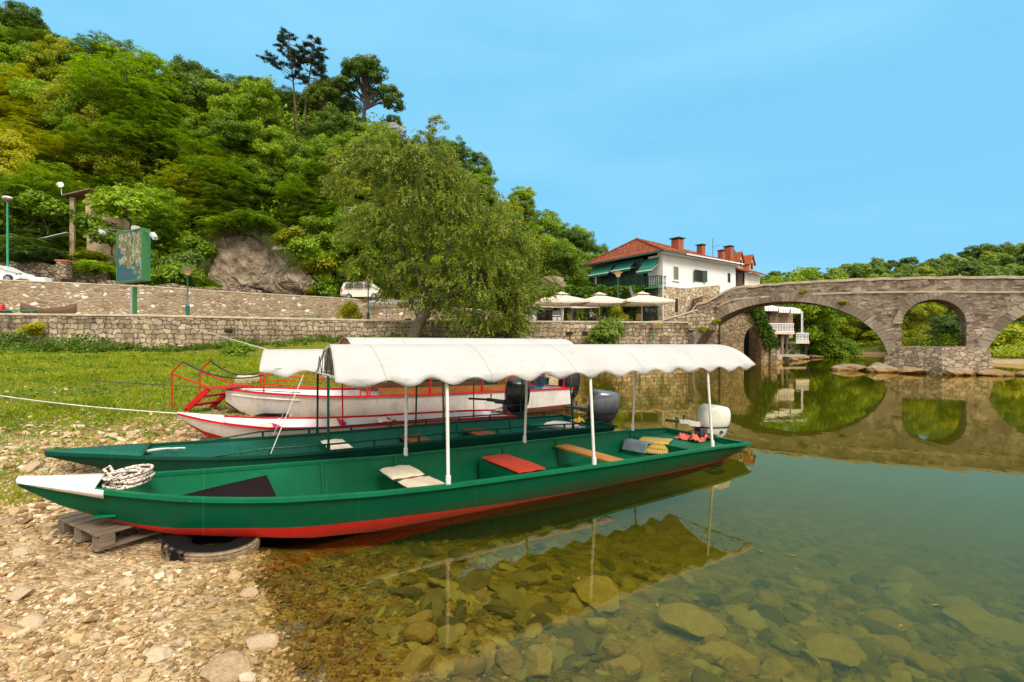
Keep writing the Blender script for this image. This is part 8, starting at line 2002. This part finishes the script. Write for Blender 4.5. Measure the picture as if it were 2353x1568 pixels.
for kv, (P_, Fc) in enumerate(SV):
    idx = np.where(kind == kv)[0]
    if len(idx) == 0: continue
    m_ = len(idx); sc_ = np.stack([g.uniform(0.8, 1.6, m_), g.uniform(0.7, 1.2, m_), g.uniform(0.35, 0.75, m_)], 1) * size[idx][:, None]
    ang = g.uniform(0, 6.28, m_); ca, sa = np.cos(ang), np.sin(ang); Q = P_[None] * sc_[:, None, :]
    tl = g.normal(0, 0.22, (m_, 2)); Qz = Q[:, :, 2] + Q[:, :, 0] * tl[:, [0]] + Q[:, :, 1] * tl[:, [1]]
    W = np.stack([Q[:, :, 0] * ca[:, None] - Q[:, :, 1] * sa[:, None] + X_[idx][:, None], Q[:, :, 0] * sa[:, None] + Q[:, :, 1] * ca[:, None] + Y_[idx][:, None], Qz + (Z_[idx] + sc_[:, 2] * 0.35)[:, None]], -1)
    Vs.append(W.reshape(-1, 3)); Fs.append((Fc[None] + (np.arange(m_) * len(P_))[:, None, None] + off).reshape(-1, 3)); off += m_ * len(P_)
o = np_mesh('gravel', np.concatenate(Vs), np.concatenate(Fs), M_PEB, nper=3); tag(o, 'loose limestone gravel of the beach', 'gravel', None, 'stuff')
print('gravel', n)
# single stones: on the beach, in the grass, under water
M_STONE = None
m = Mat('pale stone'); v = m.coords('Object'); n1 = m.noise(v, 6, 6, 0.65); n2 = m.noise(v, 30, 5, 0.7); gg = m.node('ShaderNodeNewGeometry'); oi = m.node('ShaderNodeObjectInfo'); spz = m.node('ShaderNodeSeparateXYZ'); m.link(gg.outputs['Position'], spz.inputs[0])
c = m.ramp(m.math('ADD', m.math('MULTIPLY', n1.outputs[0], 0.7), m.math('MULTIPLY', oi.outputs['Random'], 0.3)), [(0.3, (0.36, 0.24, 0.135)), (0.5, (0.54, 0.40, 0.25)), (0.7, (0.66, 0.54, 0.38))])
c = m.mix(m.rng(spz.outputs[2], -0.02, 0.05, 0.85, 0), c, m.mix(1.0, c, (0.72, 0.68, 0.10), 'MULTIPLY'))
c = m.mix(1.0, c, m.ramp(n2.outputs[0], [(0.25, 0.7), (0.75, 1.2)]), 'MULTIPLY'); m.set(c, 0.88, spec=0.25); m.bump(m.math('ADD', n1.outputs[0], n2.outputs[0]), 0.6, 0.02); M_STONE = m.m
SBig = [np_mesh('stone mesh', P_, Fc, M_STONE, nper=3, smooth=False, link=False) for P_, Fc in stone_variants(7, 3, 23, 0.16, 7)]
def stone(u, v, wpx, hr, lab, zoff=0.0, grp='stones on the beach', name='stone', mat=None, k=None, asp=0.8, depth=None):
    """a stone whose foot shows at (u, v); wpx: its width in the photograph"""
    Y = 3.0
    for _ in range(40):
        x = (u - CU) / F_ * Y; z = gz(x, Y); Y = 0.5 * Y + 0.5 * F_ * (CAMH - z) / max(5, (v - HV))
    w = wpx * Y / F_ / 2
    o = bpy.data.objects.new(name, SBig[(k if k is not None else int(u * 7 + v * 3)) % len(SBig)]); col.objects.link(o)
    o.scale = (w, w * asp, w * hr); o.rotation_euler = (0.1 * math.sin(u), 0.12 * math.cos(v), math.sin(u * 3.1) * 0.6)
    o.location = ((u - CU) / F_ * Y, Y + w * asp * 0.6, z + w * hr * 0.35 + zoff); tag(o, lab, 'stone', grp)
    if mat is not None: o.material_slots[0].link = 'OBJECT'; o.material_slots[0].material = mat
    return o
for a_ in ((505, 1566, 112, 0.5, 'big pale boulder at the bottom edge of the beach', 0), (588, 1497, 78, 0.42, 'flat brown stone half in the water right of the big boulder', 2), (58, 1445, 55, 0.55, 'greyish rounded stone at the left edge of the gravel'), (30, 1380, 70, 0.45, 'white angular stone at the left edge of the gravel'), (360, 1425, 34, 0.6, 'brownish stone in the middle of the gravel'), (287, 1345, 40, 0.4, 'flat ochre stone below the pallet'), (480, 1385, 36, 0.5, 'wet stone in front of the tyre'), (566, 1372, 42, 0.5, 'rounded wet stone right in front of the tyre'), (405, 1488, 42, 0.6, 'brown pitted stone left of the flat brown stone'), (355, 1520, 60, 0.5, 'pale rounded stone above the bottom edge of the gravel'),
          (245, 1008, 40, 0.5, 'lone white stone in the grass left of the stairs', 1), (300, 1010, 32, 0.8, 'upright pale stone in the grass left of the stairs', 3), (60, 1085, 62, 0.4, 'flat pale stone in the grass above the bow of the front boat'), (20, 1035, 34, 0.5, 'white stone at the left edge of the grass'), (100, 1035, 50, 0.3, 'flat white slab in the grass left of the dark green bow'), (45, 1275, 44, 0.4, 'reddish stone left of the pallet'), (556, 882, 62, 0.62, 'large rounded pinkish boulder in the grass behind the red stairs', 4), (15, 1205, 30, 0.5, 'small pale stone at the left edge above the gravel'), (215, 1470, 26, 0.6, 'small pale stone in the middle of the lower gravel'), (140, 1520, 34, 0.55, 'pale stone in the lower left gravel')):
    stone(a_[0], a_[1], a_[2], a_[3], a_[4], k=a_[5] if len(a_) > 5 else None)
UW = [(1600, 1470, 150, 0.35, 'big flat sunken slab left of the sunken branch', 1.05), (1380, 1400, 130, 0.5, 'big rounded boulder under water left of the flat slab', 0.9), (1170, 1548, 70, 0.8, 'upright block under water near the bottom edge', 1.0), (1370, 1455, 58, 0.7, 'round boulder under water beside the slab', 0.9), (960, 1480, 76, 0.5, 'round stone under the shallow water', 1.0), (1240, 1555, 90, 0.6, 'tilted sunken block at the bottom edge', 1.0), (1700, 1545, 120, 0.35, 'long sunken slab at the bottom edge right of the branch', 0.8), (1640, 1525, 80, 0.5, 'sunken stone beside the branch', 0.9), (1940, 1540, 150, 0.4, 'broad sunken boulder at the bottom right', 0.8), (2290, 1470, 150, 0.3, 'flat sunken rock near the right edge', 0.8), (2060, 1450, 110, 0.3, 'low sunken rock in the lower right', 0.8)]
for (u, v, w, hr, lab, asp) in UW: stone(u, v, w, hr, lab, 0.02, 'stones under water', 'sunken_stone', asp=asp)
ru = random.Random(41)
for k in range(120):
    u = ru.uniform(900, 2345); v = ru.uniform(1380, 1567) if u < 1500 else ru.uniform(1320, 1567)
    stone(u, v, ru.uniform(24, 110) * (0.55 if k % 3 else 0.95), ru.uniform(0.3, 0.7), 'olive stone lying on the river bed under clear water', -0.01, 'stones under water', 'sunken_stone', asp=ru.uniform(0.6, 1.1), k=k)
# rubble of the river bed
SR = stone_variants(9, 2, 61, 0.20, 7)
m = Mat('sunken rubble'); gg = m.node('ShaderNodeNewGeometry'); n1 = m.noise(gg.outputs['Position'], 5, 5, 0.65); f = m.math('ADD', m.math('MULTIPLY', gg.outputs['Random Per Island'], 0.6), m.math('MULTIPLY', n1.outputs[0], 0.5))
m.set(m.ramp(f, [(0.2, (0.035, 0.034, 0.006)), (0.5, (0.13, 0.108, 0.018)), (0.8, (0.29, 0.235, 0.045)), (1.0, (0.44, 0.37, 0.10))]), 0.8); m.bump(n1.outputs[0], 0.6, 0.03); M_RUBB = m.m
M_LEAFB = simple('dry leaf', (0.20, 0.13, 0.035), 0.7, var=0.4, vs=30)
g = np.random.default_rng(44); N = 5200; Yv = 1.9 * (7.0 / 1.9) ** (g.random(N) ** 1.2); uv_ = g.uniform(620, 2700, N); Xv = (uv_ - CU) / F_ * Yv; Zv = ground_z(Xv, Yv); ok = (Zv < -0.10) & (g.random(N) < np.clip(0.55 + 0.8 * vnoise(Xv, Yv, 0.9, 71), 0.12, 1)); X_, Y_, Z_ = Xv[ok], Yv[ok], Zv[ok]; n = len(X_)
size = np.clip(g.lognormal(math.log(0.042), 0.55, n), 0.012, 0.17) * np.clip((-Z_ - 0.02) / 0.26, 0.25, 1); kind = g.integers(0, len(SR), n); Vs = []; Fs = []; off = 0
for kv, (P_, Fc) in enumerate(SR):
    idx = np.where(kind == kv)[0]; m_ = len(idx)
    if m_ == 0: continue
    sc_ = np.stack([g.uniform(0.8, 1.7, m_), g.uniform(0.7, 1.2, m_), g.uniform(0.3, 0.6, m_)], 1) * size[idx][:, None]; ang = g.uniform(0, 6.28, m_); ca, sa = np.cos(ang), np.sin(ang); Q = P_[None] * sc_[:, None, :]; tl = g.normal(0, 0.2, (m_, 2))
    W = np.stack([Q[:, :, 0] * ca[:, None] - Q[:, :, 1] * sa[:, None] + X_[idx][:, None], Q[:, :, 0] * sa[:, None] + Q[:, :, 1] * ca[:, None] + Y_[idx][:, None], Q[:, :, 2] + Q[:, :, 0] * tl[:, [0]] + Q[:, :, 1] * tl[:, [1]] + (Z_[idx] + sc_[:, 2] * 0.2)[:, None]], -1)
    Vs.append(W.reshape(-1, 3)); Fs.append((Fc[None] + (np.arange(m_) * len(P_))[:, None, None] + off).reshape(-1, 3)); off += m_ * len(P_)
o = np_mesh('sunken_rubble', np.concatenate(Vs), np.concatenate(Fs), M_RUBB, nper=3); tag(o, 'olive rubble covering the river bed under clear water', 'rubble', None, 'stuff')
# grass of the far bank
g = np.random.default_rng(46); N = 60000; uv_ = g.uniform(1800, 2500, N); Yv = g.uniform(40, 118, N); Xv = (uv_ - CU) / F_ * Yv; sd = -water_sd(Xv, Yv); ok = (sd > 1.6 + vnoise(Xv, Yv, 0.2, 5)) & (sd < 16) & (Xv > 30); Xv, Yv = Xv[ok], Yv[ok]; Zv = ground_z(Xv, Yv); C = np.stack([Xv, Yv, Zv + 0.18 + g.random(len(Xv)) * 0.3], 1)
nrm = g.normal(size=C.shape) * 0.8 + np.array([0, -0.7, 0.3]); nrm /= np.linalg.norm(nrm, axis=1)[:, None]; a, b_ = rot_basis(nrm, g); s_ = g.uniform(0.6, 1.4, (len(C), 1)); V, Fq = leaves(C, a * 0.30 * s_, b_ * 0.12 * s_)
o = np_mesh('bank_grass', V, Fq, L_RIV); tag(o, 'long yellow green grass on the far river bank', 'grass', None, 'stuff')
# sunken branch and water plants
a_ = at(1570, 1480, 3.0); mb = MB(); mb.tube([(0.85, 3.0, -0.30), (1.25, 2.85, -0.33), (1.7, 2.72, -0.36), (2.05, 2.5, -0.42)], [0.018, 0.022, 0.020, 0.012], 8); o = mb.build('sunken_branch', M_BARK, None, smooth=60); tag(o, 'thin sunken branch lying across stones under water', 'branch')
# leaves afloat
for k, (u, v, lab) in enumerate(((1510, 1392, 'brown leaf floating above the sunken boulder'), (1822, 1278, 'brown twig like leaf floating in front of the boat stern'), (2150, 1392, 'yellow leaf floating near the right edge'), (2070, 1440, 'pale leaf floating above stones at the right'), (1748, 1268, 'small leaf floating beside the canopy reflection'), (2240, 1140, 'leaf floating on the sky reflection at the right'), (1650, 1190, 'leaf floating below the stern of the front boat'), (1330, 1330, 'leaf floating in front of the middle pole'))):
    Y = F_ * CAMH / (v - HV); x = (u - CU) / F_ * Y; mb = MB(); mb.add([(-0.03, 0, 0), (0, 0.009, 0.003), (0.03, 0, 0.002), (0, -0.009, 0.003)], [(0, 1, 2, 3)])
    o = mb.build('floating_leaf', M_LEAFB, None, smooth=0, recalc=False, solid=0.002); o.location = (x, Y, 0.003); o.rotation_euler = (0, 0, u * 0.7); tag(o, lab, 'leaf', 'leaves on the water')
# rock faces
def rock(name, label, c, rx, ry, rz_, seed, sub=5, rot=0.0, mat=None, amp=1.0, cuts=9):
    g = np.random.default_rng(seed); bm = bmesh.new(); bmesh.ops.create_icosphere(bm, subdivisions=sub, radius=1.0); P_ = np.array([v.co[:] for v in bm.verts]); Fc = np.array([[v.index for v in f.verts] for f in bm.faces]); bm.free()
    for k in range(cuts):
        d = g.normal(size=3); d /= np.linalg.norm(d); h = P_ @ d; P_ = P_ - np.maximum(h - g.uniform(0.6, 0.9), 0)[:, None] * d * 0.85
    for f_, am in ((1.7, 0.10), (3.9, 0.06), (8.3, 0.035), (17, 0.018)):
        o_ = g.uniform(0, 40, 3); nn = np.abs(vnoise(P_[:, 0] * 1.0 + P_[:, 2] * 0.7, P_[:, 1] - P_[:, 2] * 0.9, f_, seed)) + 0.5 * vnoise(P_[:, 2], P_[:, 0] * 0.6 + P_[:, 1], f_ * 0.8, seed + 3); P_ = P_ * (1 - am * amp * nn[:, None])
    P_ = P_ * np.array([rx, ry, rz_]); o = np_mesh(name, P_, Fc, mat or M_ROCK, nper=3, smooth=False); o.location = c; o.rotation_euler = (0, 0, rot); tag(o, label, 'rock'); return o
rock('rock_face', 'grey limestone rock face between lamp post and white van', at(572, 618, 53.2), 5.9, 3.2, 5.4, 3, 6, 0.15, amp=2.0, cuts=26)
rock('rock_face', 'lower shelf of pale rock at the right of the rock face', at(668, 660, 53.0), 3.2, 2.2, 2.3, 5, 5, amp=1.8, cuts=20)
m = Mat('grey rock'); v = m.coords('Object'); n1 = m.noise(v, 1.2, 7, 0.65); mv = m.coords('Object', (2.2, 2.2, 0.5)); n2 = m.noise(mv, 1.2, 4, 0.6); m.set(m.mix(m.rng(n2.outputs[0], 0.56, 0.62, 0, 0.7), m.ramp(n1.outputs[0], [(0.3, (0.10, 0.105, 0.12)), (0.7, (0.26, 0.27, 0.29))]), (0.09, 0.08, 0.07)), 0.9); m.bump(n1.outputs[0], 0.8, 0.2); M_GROCK = m.m
pr_ = hill_hit(903, 312); rock('grey_rock', 'bluish grey rock sticking out on the ridge below the oak', pr_ + Vector((0, -2.2, -0.3)), 2.7, 2.0, 2.0, 7, 5, mat=M_GROCK, amp=1.8, cuts=16)
rock('grey_rock', 'pale slanting rock slab above the pergola left of the house', at(1272, 652, 58), 1.9, 1.3, 1.15, 9, 5, 0.3, amp=1.6, cuts=16)
rock('grey_rock', 'pale rock patch on the hillside left of the willow top', at(808, 492, 60), 2.0, 1.4, 1.2, 11, 4)
M_SROCK = None
m = Mat('shore rock'); v = m.coords('Object'); n1 = m.noise(v, 1.6, 7, 0.65); gg = m.node('ShaderNodeNewGeometry'); spz = m.node('ShaderNodeSeparateXYZ'); m.link(gg.outputs['Position'], spz.inputs[0]); zz = m.math('ADD', spz.outputs[2], m.math('MULTIPLY', m.math('SUBTRACT', n1.outputs[0], 0.5), 0.5))
c = m.ramp(n1.outputs[0], [(0.3, (0.14, 0.105, 0.07)), (0.55, (0.30, 0.245, 0.175)), (0.75, (0.44, 0.38, 0.29))]); c = m.mix(m.rng(zz, 0.12, 0.38, 0.9, 0), c, (0.28, 0.145, 0.025)); c = m.mix(m.rng(zz, 0.0, 0.14, 0.95, 0), c, (0.03, 0.022, 0.010)); m.set(c, 0.85); m.bump(n1.outputs[0], 1.0, 0.15); M_SROCK = m.m
for (t_, dep, sx, sy, sz_, lab) in ((2.6, -0.7, 1.5, 1.0, 0.6, 'low rock at the left foot of the bridge pier'), (1.2, -1.7, 1.2, 0.8, 0.5, 'flat rock in front of the bridge pier, left of its edge'), (-0.9, -2.0, 1.5, 0.8, 0.42, 'flat rock below the edge of the pier base'), (-2.6, -1.2, 1.4, 0.9, 0.42, 'rock at the right foot of the bridge pier'), (-4.0, -0.9, 0.9, 0.6, 0.28, 'small flat rock right of the pier'), (4.4, 0.6, 1.8, 1.2, 0.42, 'long flat rock reaching into the big arch left of the pier')):
    rock('shore_rock', lab, bridge_pt(t_, dep, 0.05), sx, sy, sz_, int(t_ * 10) + 50, 4, 0.6, M_SROCK)
for (u, v, Y, sx, sz_, lab) in ((1775, 826, 49.5, 1.5, 0.8, 'pale rock below the platform of the balcony house'), (1805, 824, 54, 1.6, 0.7, 'low rock at the water right of the balcony house'), (1835, 822, 60, 1.7, 0.6, 'low rock at the water under the round tree'), (1762, 838, 45, 0.8, 0.5, 'dark wet rock at the foot of the mill buttress'), (1870, 820, 66, 1.5, 0.4, 'last flat rock of the left bank in the big arch')):
    q = at(u, v, Y); rock('shore_rock', lab, (q.x, q.y, 0.1), sx, 1.1, sz_, int(u), 4, 0.2, M_SROCK)
for k in range(13):
    u = 1290 + k * 27 + rt.uniform(-8, 8); x = (u - CU) / F_ * 38.2; y = float(np.interp(x, [p[0] for p in QUAY], [p[1] for p in QUAY])) - 0.5
    rock('shore_rock', 'pale rock in the row along the foot of the quay wall at the water', (x, y, 0.05), rt.uniform(0.45, 0.8), 0.5, rt.uniform(0.3, 0.5), 200 + k, 3, rt.uniform(0, 3), M_SROCK)['group'] = 'rocks at the foot of the quay wall'
